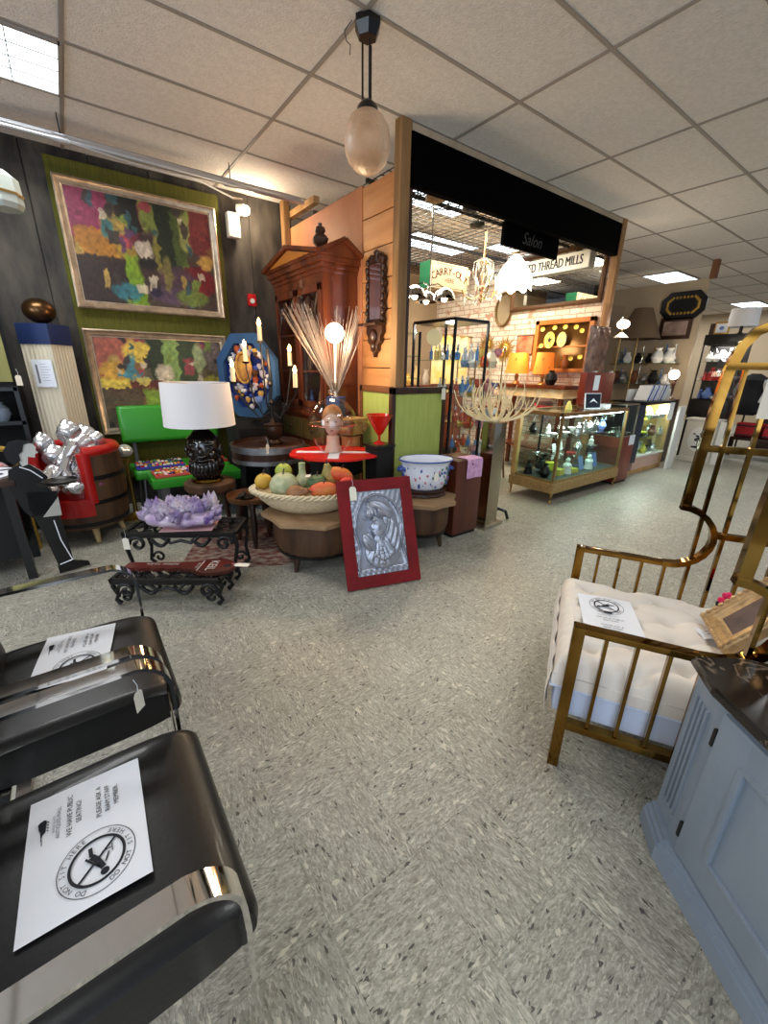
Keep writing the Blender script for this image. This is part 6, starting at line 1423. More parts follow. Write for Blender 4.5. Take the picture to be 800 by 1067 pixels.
# glass tower
def glass_case(t, lo, hi, shelves, fm, fw=.025, glass=M_GLASS, shelf_m=None, frame=True):
    x0, y0, z0 = lo; x1, y1, z1 = hi
    for x in (x0, x1):
        for y in (y0, y1): mb = MB(); mb.b2((x-fw/2, y-fw/2, z0), (x+fw/2, y+fw/2, z1)); mb.build('corner_post', fm, t)
    mb = MB()
    for z in (z0, z1):
        for y in (y0, y1): mb.b2((x0, y-fw/2, z-fw/2), (x1, y+fw/2, z+fw/2))
        for x in (x0, x1): mb.b2((x-fw/2, y0, z-fw/2), (x+fw/2, y1, z+fw/2))
    mb.build('rails', fm, t)
    for k, (a, b) in enumerate((((x0, y0, z0), (x1, y0, z1)), ((x0, y1, z0), (x1, y1, z1)), ((x0, y0, z0), (x0, y1, z1)), ((x1, y0, z0), (x1, y1, z1)))):
        mb = MB(); mb.poly([(a[0], a[1], a[2]), (b[0], b[1], a[2]), (b[0], b[1], b[2]), (a[0], a[1], b[2])]); mb.build('glass_pane', glass, t)
    for z in shelves: mb = MB(); mb.b2((x0+.01, y0+.01, z-.004), (x1-.01, y1-.01, z+.004)); mb.build('shelf', shelf_m or glass, t)
TX, TY = 3.13, 3.10
t = thing('glass_tower', 'tall black framed glass display tower full of bottles at the alcove entrance', 'display case', (TX, TY, 0))
glass_case(t, (0, 0, .30), (.48, .62, 1.89), (.62, .90, 1.20, 1.52), M_BLACK, .022, shelf_m=pane('shelf_glass', (226, 240, 236)))
mb = MB(); mb.b2((-.01, -.01, 0), (.49, .63, .30), bev=.004); mb.build('base', M_BLACK, t)
mb = MB(); mb.b2((-.005, -.005, 1.88), (.485, .625, 1.91)); mb.build('top', M_BLACK, t)
light('tower_light', 'POINT', (TX+.24, TY+.31, 1.84), 6, (1, .95, .85), .05)
rnd = random.Random(12)
BOT = []
def bottle_proto(kind, m, ms):
    if kind == 0: pr = [(.001, 0), (.035, 0), (.038, .02), (.03, .06), (.012, .075), (.012, .095), (.018, .10), (.001, .10)]
    elif kind == 1: pr = [(.001, 0), (.03, 0), (.042, .03), (.04, .055), (.012, .075), (.012, .09), (.02, .095), (.02, .10), (.001, .10)]
    else: pr = [(.001, 0), (.022, 0), (.022, .08), (.01, .09), (.01, .11), (.001, .11)]
    return pr
GB = [mat('perfume_clear', (226, 236, 240), .08, 0, trans=.55, coat=.5), mat('perfume_blue', (90, 150, 214), .1, trans=.5), mat('perfume_amber', (190, 90, 50), .12, trans=.3), mat('perfume_gold', (220, 190, 110), .15, .5)]
for z, n in ((1.525, 13), (1.205, 8), (.905, 8), (.625, 6)):
    for k in range(n):
        kd = rnd.randrange(3); mi = rnd.choice([0, 0, 0, 1, 3]) if z > 1.3 else rnd.randrange(4)
        x = TX+.06+(k % 5)*.085+rnd.uniform(-.01, .01); y = TY+.07+(k//5)*.17+rnd.uniform(-.02, .02)
        pr = bottle_proto(kd, None, None); t = thing('perfume_bottle', 'small glass perfume bottle with stopper on a shelf of the glass tower', 'bottle', (x, y, z), rnd.random(), 'bottles in the glass tower')
        s = rnd.uniform(.85, 1.3); mb = MB(); mb.lathe([(a*s, b*s) for a, b in pr], n=14, sy=.7); mb.build('bottle', GB[mi], t)
        mb = MB(); mb.ball((0, 0, (pr[-1][1]+.016)*s), (.014*s, .010*s, .020*s), 10, 7); mb.build('stopper', GB[0], t)
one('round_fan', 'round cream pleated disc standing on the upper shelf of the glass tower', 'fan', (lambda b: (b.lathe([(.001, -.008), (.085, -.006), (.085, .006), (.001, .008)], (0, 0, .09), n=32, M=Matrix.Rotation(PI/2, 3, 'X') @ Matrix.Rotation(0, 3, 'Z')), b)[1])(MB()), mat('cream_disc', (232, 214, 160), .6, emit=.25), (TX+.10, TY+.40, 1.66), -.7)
one('orange_drop_bottle', 'round orange red glass bottle hanging at the front of the glass tower', 'bottle', (lambda b: (b.ball((0, 0, 0), (.045, .045, .04), 16, 10), b.cyl((0, 0, .03), (0, 0, .08), .01), b)[2])(MB()), GB[2], (TX+.10, TY+.08, 1.245))
one('silver_bowl_set', 'heap of bright silver tableware on the bottom shelf of the glass tower', 'tableware', (lambda b: ([b.ball((rnd.uniform(.08, .4), rnd.uniform(.08, .5), .03+rnd.random()*.05), rnd.uniform(.02, .05), 10, 7) for k in range(22)], b)[1])(MB()), M_CHROME, (TX, TY, .31))
one('speaker_box', 'plain black box loudspeaker on a stand left of the glass tower', 'speaker', (lambda b: (b.b2((-.12, -.12, 1.35), (.12, .12, 1.95), bev=.008), b.cyl((0, 0, 0), (0, 0, 1.35), .02), b.cyl((0, 0, 0), (0, 0, .02), .14), b)[3])(MB()), M_BLKM, (2.60, 3.80, 0))
# small items between post and tower
for k in range(7):
    z = .35+.2*k
    one('crystal_glass', 'clear crystal stem glass on the narrow shelves just inside the post', 'glass', (lambda b: (b.lathe([(.001, 0), (.035, 0), (.008, .01), (.007, .06), (.03, .08), (.04, .13), (.036, .13), (.001, .07)], n=16), b)[1])(MB()), GB[0], (2.60, 3.32, z+.012), group='stem glasses inside the post')
t = thing('narrow_shelf', 'narrow open glass shelf rack just inside the wooden post', 'shelf', (2.62, 3.32, 0))
for k in range(8): mb = MB(); mb.box((0, 0, .34+.2*k-.0), (.28, .28, .012)); mb.build('shelf', pane('shelf_glass', (226, 240, 236)), t)
for x in (-.135, .135):
    for y in (-.135, .135): mb = MB(); mb.box((x, y, .88), (.018, .018, 1.76)); mb.build('post', M_BLACK, t)
t = thing('tall_bookcase', 'tall dark wooden bookcase against the rear wall of the alcove', 'bookcase', (3.05, 5.95, 0))
mb = MB(); mb.b2((-.5, -.02, 0), (.5, .2, 2.1)); mb.b2((-.5, -.2, 0), (-.46, .2, 2.1)); mb.b2((.46, -.2, 0), (.5, .2, 2.1)); mb.build('case', M_DKWOOD, t)
for k in range(6): mb = MB(); mb.b2((-.46, -.19, .05+k*.4), (.46, -.02, .08+k*.4)); mb.build('shelf', M_DKWOOD, t)
# stools and dark furniture deep in the alcove
def stool(loc, rot, label):
    t = thing('wooden_stool', label, 'stool', loc, rot, 'dark wooden stools in the alcove')
    mb = MB(); mb.lathe([(.001, .90), (.17, .90), (.185, .92), (.18, .945), (.001, .95)], n=28); mb.build('seat', M_MAHOG, t)
    for k in range(4): a = PI/4+k*PI/2; mb = MB(); mb.tube([(.12*math.cos(a), .12*math.sin(a), .9), (.15*math.cos(a), .15*math.sin(a), .6), (.17*math.cos(a), .17*math.sin(a), .25), (.21*math.cos(a), .21*math.sin(a), 0)], 1, 8, rs=[.02, .024, .016, .014]); mb.build('leg', M_MAHOG, t)
    mb = MB(); mb.ring(.165, .010, (0, 0, .32), n=28); mb.build('foot_ring', M_MAHOG, t)
stool((4.52, 3.62, 0), .2, 'dark wooden bar stool left of the glass display case, nearer one')
stool((4.95, 4.12, 0), .6, 'dark wooden bar stool left of the glass display case, farther one')
t = thing('dark_sideboard', 'tall dark wooden sideboard deep in the alcove behind the stools', 'sideboard', (4.55, 5.35, 0))
mb = MB(); mb.b2((-.9, -.25, .1), (.9, .25, 1.15), bev=.005); mb.build('body', M_DKWOOD, t)
mb = MB(); mb.b2((-.93, -.28, 1.15), (.93, .28, 1.19), bev=.004); mb.build('top', M_MAHOG, t)
for k in range(4): mb = MB(); mb.b2((-.86+k*.44, -.265, .2), (-.86+k*.44+.40, -.25, 1.08), bev=.004); mb.build('door', M_MAHOG, t)
mb = MB(); mb.b2((-.88, -.22, 0), (.88, .24, .1)); mb.build('plinth', M_BLKM, t)
rnd = random.Random(40)
for k in range(9):
    x = 3.75+k*.2; h = rnd.uniform(.12, .3); c = [(236, 214, 150), (240, 236, 226), (200, 80, 50), (222, 190, 90)][k % 4]
    one('lit_vessel', 'bright glazed vessel on the dark sideboard deep in the alcove', 'vase', (lambda b: (b.lathe([(.001, 0), (.04, 0), (.06, h*.4), (.03, h*.8), (.045, h), (.001, h*.9)], n=16), b)[1])(MB()), mat('lit_glaze_%d' % (k % 4), c, .3), (x, 5.30, 1.19), group='vessels on the dark sideboard')
t = thing('yellow_glow_panel', 'long yellow and cream panel painted as the back-lit glow behind the glass tower', 'textile', (5.02, 5.02, 1.19))
mb = MB(); mb.grid(lambda i, j: Vector((-.42+.84*i/30, .02*math.sin(i*.9), .02+.72*j/6)), 31, 7); mb.build('fabric', mat('painted_yellow_glow', (240, 210, 96), .8, rgb2=(244, 236, 206), scale=4, emit=0), t)  # added sheet, its yellow painted as the back-lit shelves' glow
mb = MB(); mb.cyl((-.46, 0, .745), (.46, 0, .745), .012); mb.build('rod', M_BRASS2, t)
for x in (-.43, .43): mb = MB(); mb.cyl((x, 0, 0), (x, 0, .745), .008); mb.build('upright', M_BRASS2, t)
t = thing('brass_etagere', 'brass framed open shelf stand crowded with coloured glass behind the coral sculpture', 'shelf', (4.05, 3.55, 0))
for z in (.35, .75, 1.12, 1.45): mb = MB(); mb.box((0, 0, z), (.5, .3, .01)); mb.build('shelf', pane('shelf_glass', (226, 240, 236)), t)
for x in (-.24, .24):
    for y in (-.14, .14): mb = MB(); mb.cyl((x, y, 0), (x, y, 1.62), .008, n=8); mb.build('post', M_BRASS2, t)
rnd = random.Random(51); EG = [mat('eg_%d' % k, c, .15, .1, trans=.2, coat=.4) for k, c in enumerate(((236, 226, 200), (206, 90, 50), (230, 200, 90), (240, 240, 244), (120, 150, 190), (214, 150, 160)))]; EN = ('cream', 'orange red', 'yellow', 'clear white', 'blue', 'pink'); LV = ('bottom', 'second', 'third', 'top')
for lv, z in enumerate((.356, .756, 1.126, 1.456)):
    for k in range(10):
        q = (k*5+lv) % 6; s_ = rnd.uniform(.12, .22); b = MB(); pr = [[(.001, 0), (.25, 0), (.42, .35), (.25, .75), (.16, .85), (.24, 1), (.18, 1), (.001, .2)], [(.001, 0), (.3, 0), (.05, .06), (.05, .5), (.3, .7), (.34, 1), (.3, 1), (.001, .6)], [(.001, 0), (.22, 0), (.3, .3), (.1, .6), (.08, .95), (.001, 1)]][k % 3]
        b.lathe([(a*s_, c*s_) for a, c in pr], n=14)
        one('glass_vessel', '%s glass vessel on the %s shelf of the brass stand' % (EN[q], LV[lv]), 'vase', b, EG[q], (3.85+(k % 5)*.10, 3.48+(k//5)*.13, z), 0, '%s glass on the %s brass shelf' % (EN[q], LV[lv]))
# hat
t = thing('brown_hat', 'brown felt hat with a red ribbon on a black stand behind the display case', 'hat', (5.0, 3.22, 0))
mb = MB(); mb.cyl((0, 0, 0), (0, 0, .02), .13); mb.cyl((0, 0, .02), (0, 0, .96), .015); mb.build('stand', M_BLACK, t)
mb = MB(); mb.lathe([(.15, .955), (.145, .965), (.095, .975), (.088, 1.06), (.05, 1.09), (.001, 1.08)], n=30, sy=1.15); mb.build('crown', mat('brown_felt', (88, 62, 52), .9), t)
mb = MB(); mb.lathe([(.098, .978), (.095, 1.005), (.090, 1.005), (.09, .978)], n=30, sy=1.15); mb.tube([(-.1, .02, .99), (-.14, .05, 1.03), (-.17, .03, 1.0)], .010, 6); mb.build('red_ribbon', mat('ribbon_red', (190, 36, 50), .5), t)
one('black_vase', 'round black vase behind the brown hat in the alcove', 'vase', (lambda b: (b.lathe([(.001, 0), (.05, 0), (.085, .07), (.07, .14), (.03, .17), (.04, .19), (.001, .18)], n=20), b)[1])(MB()), M_BLACK, (5.28, 3.36, 1.25))
# red brown counter end with notice, acrylic with its brown reflections painted on a panel
t = thing('red_box_panel', 'red brown upright wooden panel standing on the right end of the carved base case', 'panel', (5.10, 2.80, 1.012))
mb = MB(); mb.b2((0, -.03, .03), (.70, .05, .41), bev=.004); mb.build('panel', M_REDWOOD, t)
for x in (.05, .46): mb = MB(); mb.b2((x, -.03, 0), (x+.05, .05, .03)); mb.build('foot', M_REDWOOD, t)
one('wall_notice', 'white printed notice stuck on the red brown upright panel', 'notice', (lambda b: (b.box((0, 0, 0), (.13, .003, .18)), b)[1])(MB()), M_PAPER, (5.36, 2.767, 1.30))
t = thing('acrylic_screen', 'clear acrylic sheet standing on the red brown upright panel', 'screen', (5.50, 2.79, 1.423))
mb = MB(); mb.b2((-.22, -.003, 0), (.26, .003, .78)); mb.build('sheet', pane('acrylic', (244, 240, 238), 1.2), t)
mb = MB(); mb.b2((-.20, -.02, 0), (-.16, .02, .02)); mb.b2((.20, -.02, 0), (.24, .02, .02)); mb.build('foot', M_WHITE, t)
t = thing('painted_reflection_panel', 'brown panel painted as the mottled reflections in the acrylic sheet', 'panel', (5.27, 2.83, 1.423))
mb = MB(); mb.grid(lambda i, j: Vector((-.16+.46*i/24, -.014-.008*math.sin(i*.9)*math.sin(j*.9), .005+.52*j/26)), 25, 27); mb.b2((-.16, -.012, 0), (.30, .012, .53)); mb.build('slab', mat('brown_reflection_mottle', (96, 66, 54), .35, rgb2=(168, 132, 112), scale=8, coat=.3), t)  # brown mottling painted in place of reflections in the acrylic
t = thing('reflection_globe', 'glowing white globe added for a lamp reflection, with cone shade, above the counter', 'lamp', (6.05, 2.86, 0))
mb = MB(); mb.ball((-.1, 0, 2.02), (.075, .075, .055), 18, 12); mb.build('globe', M_WBULB, t)  # glowing globe added where only a lamp's reflection shows
mb = MB(); mb.lathe([(.09, 1.86), (.02, 1.92), (.001, 1.93)], (-.1, 0, 0), n=20); mb.build('cone_shade', M_WHITE, t)
mb = MB(); mb.cyl((-.1, 0, 1.05), (-.1, 0, 2.0), .008, n=8); mb.cyl((-.1, 0, 1.03), (-.1, 0, 1.05), .07); mb.build('stem', M_BRASS2, t)
light('reflection_globe_glow', 'POINT', (5.9, 2.75, 2.05), 8, (1, .88, .7), .06)  # added light for the globe that stands in for a reflection
# ================================================================== DISPLAY CASE
t = thing('display_case', 'glass display case on a carved gold base with small curved feet', 'display case', (4.16, 2.44, 0))
CX, CY = 1.46, .54
glass_case(t, (0, 0, .255), (CX, CY, .985), (.50, .74), mat('case_brass', (160, 132, 84), .35, .7), .026, M_GLASSG, pane('shelf_glass', (226, 240, 236)))
mb = MB(); mb.b2((-.03, -.03, .125), (CX+.02, CY+.03, .235), bev=.012); mb.b2((-.015, -.015, .235), (CX+.01, CY+.015, .255), bev=.004); mb.build('carved_base', mat('carved_gold_base', (170, 138, 88), .5, .3, bump=.9, bscale=40, var=.2, scale=40), t)
mb = MB(); mb.b2((0, 0, .256), (CX, CY, .262)); mb.build('case_floor', mat('dark_grey_felt', (70, 70, 70), .9), t)
mb = MB(); mb.b2((-.014, -.014, .985), (CX, CY+.014, 1.02)) if False else [mb.b2(a, b) for a, b in (((-.014, -.014, .975), (CX, .02, 1.012)), ((-.014, CY-.02, .975), (CX, CY+.014, 1.012)), ((-.014, 0, .975), (.02, CY, 1.012)))]; mb.build('top_frame', wood('case_wood', (116, 84, 46), (140, 104, 60), .4), t)
mb = MB(); mb.b2((.0, .0, 1.004), (CX, CY, 1.010)); mb.build('glass_top', M_GLASSG, t)
mb = MB(); mb.b2((-.022, CY-.035, .25), (.03, CY+.02, .98)); mb.build('end_board', M_OAK, t)
for x, y in ((0, 0), (0, CY), (CX-.03, 0), (CX-.03, CY)):
    mb = MB(); mb.tube([(x, y, .14), (x-.02 if x < .5 else x+.02, y-.015, .09), (x, y, .05), (x+(-.02 if x < .5 else .02), y-.01, .012)], 1, 8, rs=[.02, .014, .009, .014]); mb.build('leg', M_BRASS2, t)
mb = MB(); mb.b2((.05, .03, .955), (CX-.05, .06, .97)); mb.build('light_tube', mat('case_tube', (240, 246, 250), .4, emit=14, ecol=(240, 248, 255)), t)
light('case_light', 'AREA', (4.16+CX/2, 2.52, .945), 12, (.9, 1, .96), 1.3, .06, (4.9, 2.75, .3))
M_FIG = [mat('fig_white', (228, 228, 224), .3), mat('fig_black', (22, 22, 24), .3), mat('fig_yellow', (206, 196, 70), .5), mat('fig_blue', (96, 120, 180), .35), mat('fig_silver', (200, 200, 204), .2, .9), mat('fig_brown', (110, 66, 44), .5), mat('fig_red', (170, 40, 36), .4)]
def figurine(x, y, z, s, mi, kind, label, cat, group):
    if kind == 'figure':
        t = thing('figurine', label, cat, (x, y, z), random.uniform(0, 6), group); mb = MB(); mb.lathe([(.001, 0), (.5, 0), (.55, .1), (.4, .3), (.45, .5), (.25, .7), (.15, .75), (.001, .75)] and [(a*s*.6, b*s) for a, b in ((.001, 0), (.5, 0), (.5, .1), (.38, .35), (.46, .55), (.2, .72), (.001, .74))], n=16); mb.ball((0, 0, s*.86), s*.15, 12, 8); mb.ball((s*.2, 0, s*.5), (s*.1, s*.08, s*.2), 8, 6); mb.ball((-s*.2, 0, s*.5), (s*.1, s*.08, s*.2), 8, 6); mb.build('body', M_FIG[mi], t); return
    b = MB()
    if kind == 'vase': b.lathe([(a*s, c*s) for a, c in ((.001, 0), (.25, 0), (.42, .35), (.25, .75), (.16, .85), (.24, 1), (.18, 1), (.001, .2))], n=18)
    elif kind == 'bowl': b.lathe([(a*s, c*s) for a, c in ((.001, 0), (.25, 0), (.3, .05), (.6, .35), (.56, .35), (.25, .08), (.001, .06))], n=20)
    elif kind == 'plate': b.lathe([(a*s, c*s) for a, c in ((.001, -.03), (.3, -.03), (.5, .02), (.5, .05), (.3, 0), (.001, 0))], (0, 0, s*.5), n=24, M=Matrix.Rotation(1.25, 3, 'X'))
    elif kind == 'box': b.box((0, 0, s*.3), (s*1.1, s*.8, s*.6), bev=s*.05); b.box((0, 0, s*.62), (s*1.14, s*.84, s*.06), bev=s*.02)
    elif kind == 'card': b.box((0, 0, s*.5), (s*.8, .006, s), M=Matrix.Rotation(-.25, 3, 'X')); b.box((0, .05, s*.25), (s*.1, .06, .006))
    elif kind == 'necklace': b.ring(s*.4, .006, (0, 0, .008), n=22, m=6); b.ring(s*.25, .005, (0.02, 0, .014), n=18, m=5)
    one({'vase': 'vase', 'bowl': 'bowl', 'plate': 'plate', 'box': 'trinket_box', 'card': 'display_card', 'necklace': 'necklace'}[kind], label, cat, b, M_FIG[mi], (x, y, z), random.uniform(-.4, .4), group)
BX, BY = 4.16, 2.44; cg = 'small wares in the glass display case'
spec = [(.10, .18, 0, .16, 1, 'vase'), (.10, .40, 0, .17, 1, 'figure'), (.22, .30, 0, .13, 4, 'bowl'), (.34, .15, 0, .11, 2, 'box'), (.32, .38, 0, .17, 1, 'vase'), (.50, .14, 0, .19, 0, 'figure'), (.47, .36, 0, .15, 2, 'box'), (.62, .12, 0, .08, 2, 'box'), (.66, .40, 0, .16, 5, 'plate'), (.84, .16, 0, .17, 3, 'card'), (.98, .13, 0, .18, 0, 'figure'), (1.14, .17, 0, .19, 3, 'card'), (1.0, .40, 0, .17, 5, 'plate'), (1.3, .3, 0, .14, 4, 'vase'), (.72, .26, 0, .10, 0, 'bowl'),
        (.08, .2, 1, .09, 1, 'bowl'), (.18, .38, 1, .10, 4, 'necklace'), (.30, .15, 1, .12, 4, 'necklace'), (.42, .3, 1, .10, 0, 'card'), (.55, .15, 1, .12, 6, 'necklace'), (.62, .34, 1, .15, 0, 'card'), (.78, .2, 1, .13, 4, 'vase'), (.95, .3, 1, .10, 5, 'bowl'), (1.1, .2, 1, .12, 4, 'bowl'), (1.28, .3, 1, .13, 0, 'figure'), (.1, .06, 1, .10, 0, 'card'),
        (.10, .15, 2, .09, 0, 'bowl'), (.24, .3, 2, .11, 0, 'figure'), (.36, .15, 2, .08, 0, 'bowl'), (.5, .3, 2, .11, 4, 'vase'), (.62, .15, 2, .12, 4, 'figure'), (.76, .3, 2, .10, 0, 'bowl'), (.90, .16, 2, .12, 4, 'vase'), (1.04, .3, 2, .12, 4, 'figure'), (1.18, .15, 2, .12, 3, 'vase'), (1.32, .3, 2, .12, 4, 'vase'), (.12, .42, 2, .12, 1, 'vase')]
ZS = (.264, .505, .745); NM = ('bottom', 'middle', 'top'); CN = ('white', 'black', 'yellow', 'blue', 'silver', 'brown', 'red'); KN = {'figure': 'figurine', 'vase': 'vase', 'bowl': 'bowl', 'plate': 'plate', 'box': 'trinket box', 'card': 'display card', 'necklace': 'bead necklace'}
for (x, y, lv, s, mi, kd) in spec:
    figurine(BX+x, BY+y, ZS[lv], s, mi, kd, 'small %s %s on the %s level of the carved base glass case' % (CN[mi], KN[kd], NM[lv]), KN[kd], cg+', %s level %s %s' % (NM[lv], CN[mi], KN[kd]))
# on the case
t = thing('photo_sign', 'small black photo card standing on the glass display case', 'sign', (5.02, 2.60, 1.012), -.3)
mb = MB(); mb.box((0, 0, .09), (.24, .012, .18), M=Matrix.Rotation(-.15, 3, 'X')); mb.build('board', M_PAPER, t)
mb = MB(); mb.box((0, -.008, .09), (.22, .004, .16), M=Matrix.Rotation(-.15, 3, 'X')); mb.build('print', mat('navy_print', (20, 24, 40), .4), t)
mb = MB(); mb.prism([(-.06, -.02), (.0, .03), (.07, -.03), (.01, -.0)], .002, T(0, -.0105, .09) @ RX(PI/2-.15)); mb.build('motif', M_PAPER, t)
one('card_stack', 'stack of white cards on the glass display case', 'cards', (lambda b: (b.box((0, 0, .02), (.14, .09, .04), bev=.002), b)[1])(MB()), M_PAPER, (5.38, 2.62, 1.012), .1)
one('yellow_cone', 'small pale yellow cone ornament on the glass display case', 'ornament', (lambda b: (b.lathe([(.001, 0), (.04, 0), (.035, .03), (.015, .09), (.001, .10)], n=18), b)[1])(MB()), mat('pale_yellow', (220, 206, 110), .5), (4.62, 2.66, 1.012))
t = thing('wooden_counter_block', 'brown wooden counter block between the two glass cases', 'counter', (5.82, 2.72, 0))
mb = MB(); mb.b2((-.17, -.27, .03), (.20, .25, .62), bev=.004); mb.build('body', M_REDWOOD, t)
mb = MB(); mb.b2((-.16, -.26, 0), (.19, .24, .03)); mb.build('toe_kick', M_BLKM, t)
t2 = thing('upper_glass_box', 'glass box of silverware on the brown wooden counter block', 'display case', (5.82, 2.72, .62))
glass_case(t2, (-.16, -.24, .01), (.19, .22, .42), (.2,), M_STEEL, .016, M_GLASSG)
one('paper_slip', 'white paper slip stuck to the corner of the brown wooden counter block', 'paper', (lambda b: (b.box((0, 0, 0), (.15, .003, .13)), b)[1])(MB()), M_PAPER, (5.93, 2.446, .58))
rnd = random.Random(17)
for k in range(12): figurine(5.70+(k % 4)*.09, 2.54+(k//4)*.12, .634 if k < 8 else .826, .10, 4, rnd.choice(['vase', 'bowl', 'figure']), 'small silver piece inside the glass box on the brown block', 'silverware', 'silverware in the upper glass box')
# second case
t = thing('corner_display_case', 'glass jewellery case with navy end panel and pale pink lower front', 'display case', (6.20, 2.58, 0))
mb = MB(); mb.b2((0, 0, .18), (.30, .5, 1.04), bev=.003); mb.build('end_panel', mat('navy_panel', (26, 38, 58), .5), t)
mb = MB(); mb.b2((.30, .03, .0), (1.25, .5, .24)); mb.build('lower_front', mat('pink_beige_panel', (204, 168, 148), .6), t)
mb = MB(); mb.b2((.0, .02, 0), (1.27, .03, .05)); mb.b2((1.25, .02, 0), (1.3, .5, 1.0)); mb.build('trim', M_OAK, t)
mb = MB(); mb.b2((.30, 0, .24), (1.27, .5, .27)); mb.build('case_floor', M_WHITE, t)
mb = MB(); mb.poly([(.30, 0, .27), (1.27, 0, .27), (1.27, 0, 1.0), (.30, 0, 1.0)]); mb.build('front_glass', M_GLASSG, t)
mb = MB(); mb.b2((.0, 0, 1.0), (1.29, .5, 1.04), bev=.003); mb.build('top', M_BLACK, t)
mb = MB(); mb.b2((.30, .47, .24), (1.27, .5, 1.0)); mb.build('back', mat('mint_back', (200, 220, 218), .5), t)
for z in (.52, .78): mb = MB(); mb.b2((.30, .06, z-.004), (1.25, .47, z+.004)); mb.build('shelf', pane('shelf_glass', (226, 240, 236)), t)
light('corner_case_light', 'AREA', (6.98, 2.66, .98), 22, (.9, 1, .97), .9, .06, (6.98, 2.85, .3))
for k in range(42):
    lv = k % 3; figurine(6.56+(k//3)*.064, 2.66+.22*((k*7) % 5)/5, (.275, .526, .786)[lv], rnd.uniform(.11, .18), rnd.choice([0, 0, 4, 1, 2, 5]), rnd.choice(['figure', 'vase', 'bowl', 'card', 'necklace']), 'small pale ware inside the navy ended glass case', 'ornament', 'small wares in the navy ended glass case')
for k in range(8):
    c = [(226, 226, 222), (52, 82, 160), (214, 216, 224), (60, 92, 176), (230, 230, 230), (180, 176, 166), (44, 70, 140), (222, 220, 214)][k]
    t = thing('book', '%s book leaning in the slanted row on top of the navy ended glass case' % ['thin white', 'blue', 'light grey', 'bright blue', 'white', 'beige', 'dark blue', 'off-white'][k], 'book', (6.62+k*.085, 2.74, 1.045), 0, 'slanted books on the glass case')
    RM = Matrix.Rotation(.55, 3, 'Y')
    mb = MB(); mb.box(tuple(RM @ Vector((0, 0, .12))), (.035, .17, .24), M=RM); mb.build('cover', mat('book_%d' % k, c, .5), t)
    mb = MB(); mb.box(tuple(RM @ Vector((0, -.003, .123))), (.027, .17, .236), M=RM); mb.build('pages', M_PAPER, t)
t = thing('book_rack', 'beige rack holding the slanted row of books on the glass case', 'rack', (6.95, 2.76, 1.04)); mb = MB(); mb.b2((-.42, .12, 0), (.48, .14, .16)); mb.b2((.46, -.1, 0), (.48, .14, .16)); mb.build('rack', M_WHITE, t)
t = thing('leaning_white_board', 'tall plain white board leaning beside the navy ended glass case', 'board', (7.42, 2.46, 0), (0, 0, 0))
mb = MB(); mb.b2((-.09, -.015, 0), (.14, .015, .96), bev=.002); mb.build('board', M_WHITE, t)
one('instruction_sheet', 'white printed sheet on the right corner of the navy ended glass case', 'paper', (lambda b: (b.box((0, 0, 0), (.18, .003, .26)), b)[1])(MB()), M_PAPER, (7.36, 2.572, .88))
# ================================================================== BEIGE PARTITION ITEMS (X = 8.5)
def pthing(name, label, cat, y, z, group=None, x=8.495): return thing(name, label, cat, (x, y, z), -PI/2, group)
mb = MB(); mb.b2((8.5, 2.88, 0), (8.56, 7.9, 2.87)); struct(mb.build('wall_beige', M_BEIGE))
t = pthing('beaded_picture', 'black elongated octagonal frame with gold beaded oval on the beige wall', 'picture', 3.16, 2.50)
oc2 = lambda w, h, c: [(-w, -h+c), (-w+c, -h), (w-c, -h), (w, -h+c), (w, h-c), (w-c, h), (-w+c, h), (-w, h-c)]
mb = MB(); mb.prism(oc2(.33, .21, .12), .03, RX(PI/2)); mb.build('frame', M_BLACK, t)
mb = MB(); P_ = oc2(.23, .12, .07)
for k in range(8):
    a = Vector(P_[k]); b = Vector(P_[(k+1) % 8])
    for q in range(6): c = a.lerp(b, q/6); mb.ball((c.x, -.034, c.y), (.022, .012, .022), 8, 5)
mb.build('gold_beading', M_GOLD, t)
mb = MB(); mb.prism(oc2(.18, .09, .05), .004, T(0, -.03, 0) @ RX(PI/2)); mb.build('centre', M_BLKM, t)
t = pthing('small_landscape_picture', 'small dark wooden framed picture below the octagonal frame', 'picture', 3.20, 1.98)
mb = MB(); mb.b2((-.24, -.03, 0), (.24, 0, .34), bev=.006); mb.build('frame', M_DKWOOD, t)
mb = MB(); mb.b2((-.18, -.034, .06), (.18, -.028, .28)); mb.build('print', mat('brown_landscape', (120, 96, 84), .6, rgb2=(176, 150, 136), scale=5), t)
t = thing('brown_lampshade', 'tall tapered brown lampshade on a floor lamp in front of the beige wall', 'lamp', (8.1, 3.60, 0))
mb = MB(); mb.nocap = True; mb.lathe([(.34, 1.98), (.14, 2.46)], n=36); mb.build('shade', mat('brown_shade', (104, 84, 62), .8), t)
mb = MB(); mb.cyl((0, 0, 0), (0, 0, .03), .14); mb.cyl((0, 0, .03), (0, 0, 2.4), .012); mb.build('stand', M_BRASS2, t)
t = pthing('glass_shelves', 'glass wall shelves full of candlesticks and glassware on the beige wall', 'shelf', 3.52, 1.24)
for z in (.0, .34): mb = MB(); mb.b2((-.55, -.36, z), (.55, -.02, z+.012)); mb.build('shelf', pane('shelf_glass', (226, 240, 236)), t)
for x in (-.5, 0, .5):
    for z in (.0, .34): mb = MB(); mb.b2((x-.008, -.34, z-.02), (x+.008, 0, z)); mb.build('bracket', M_BRASS2, t)
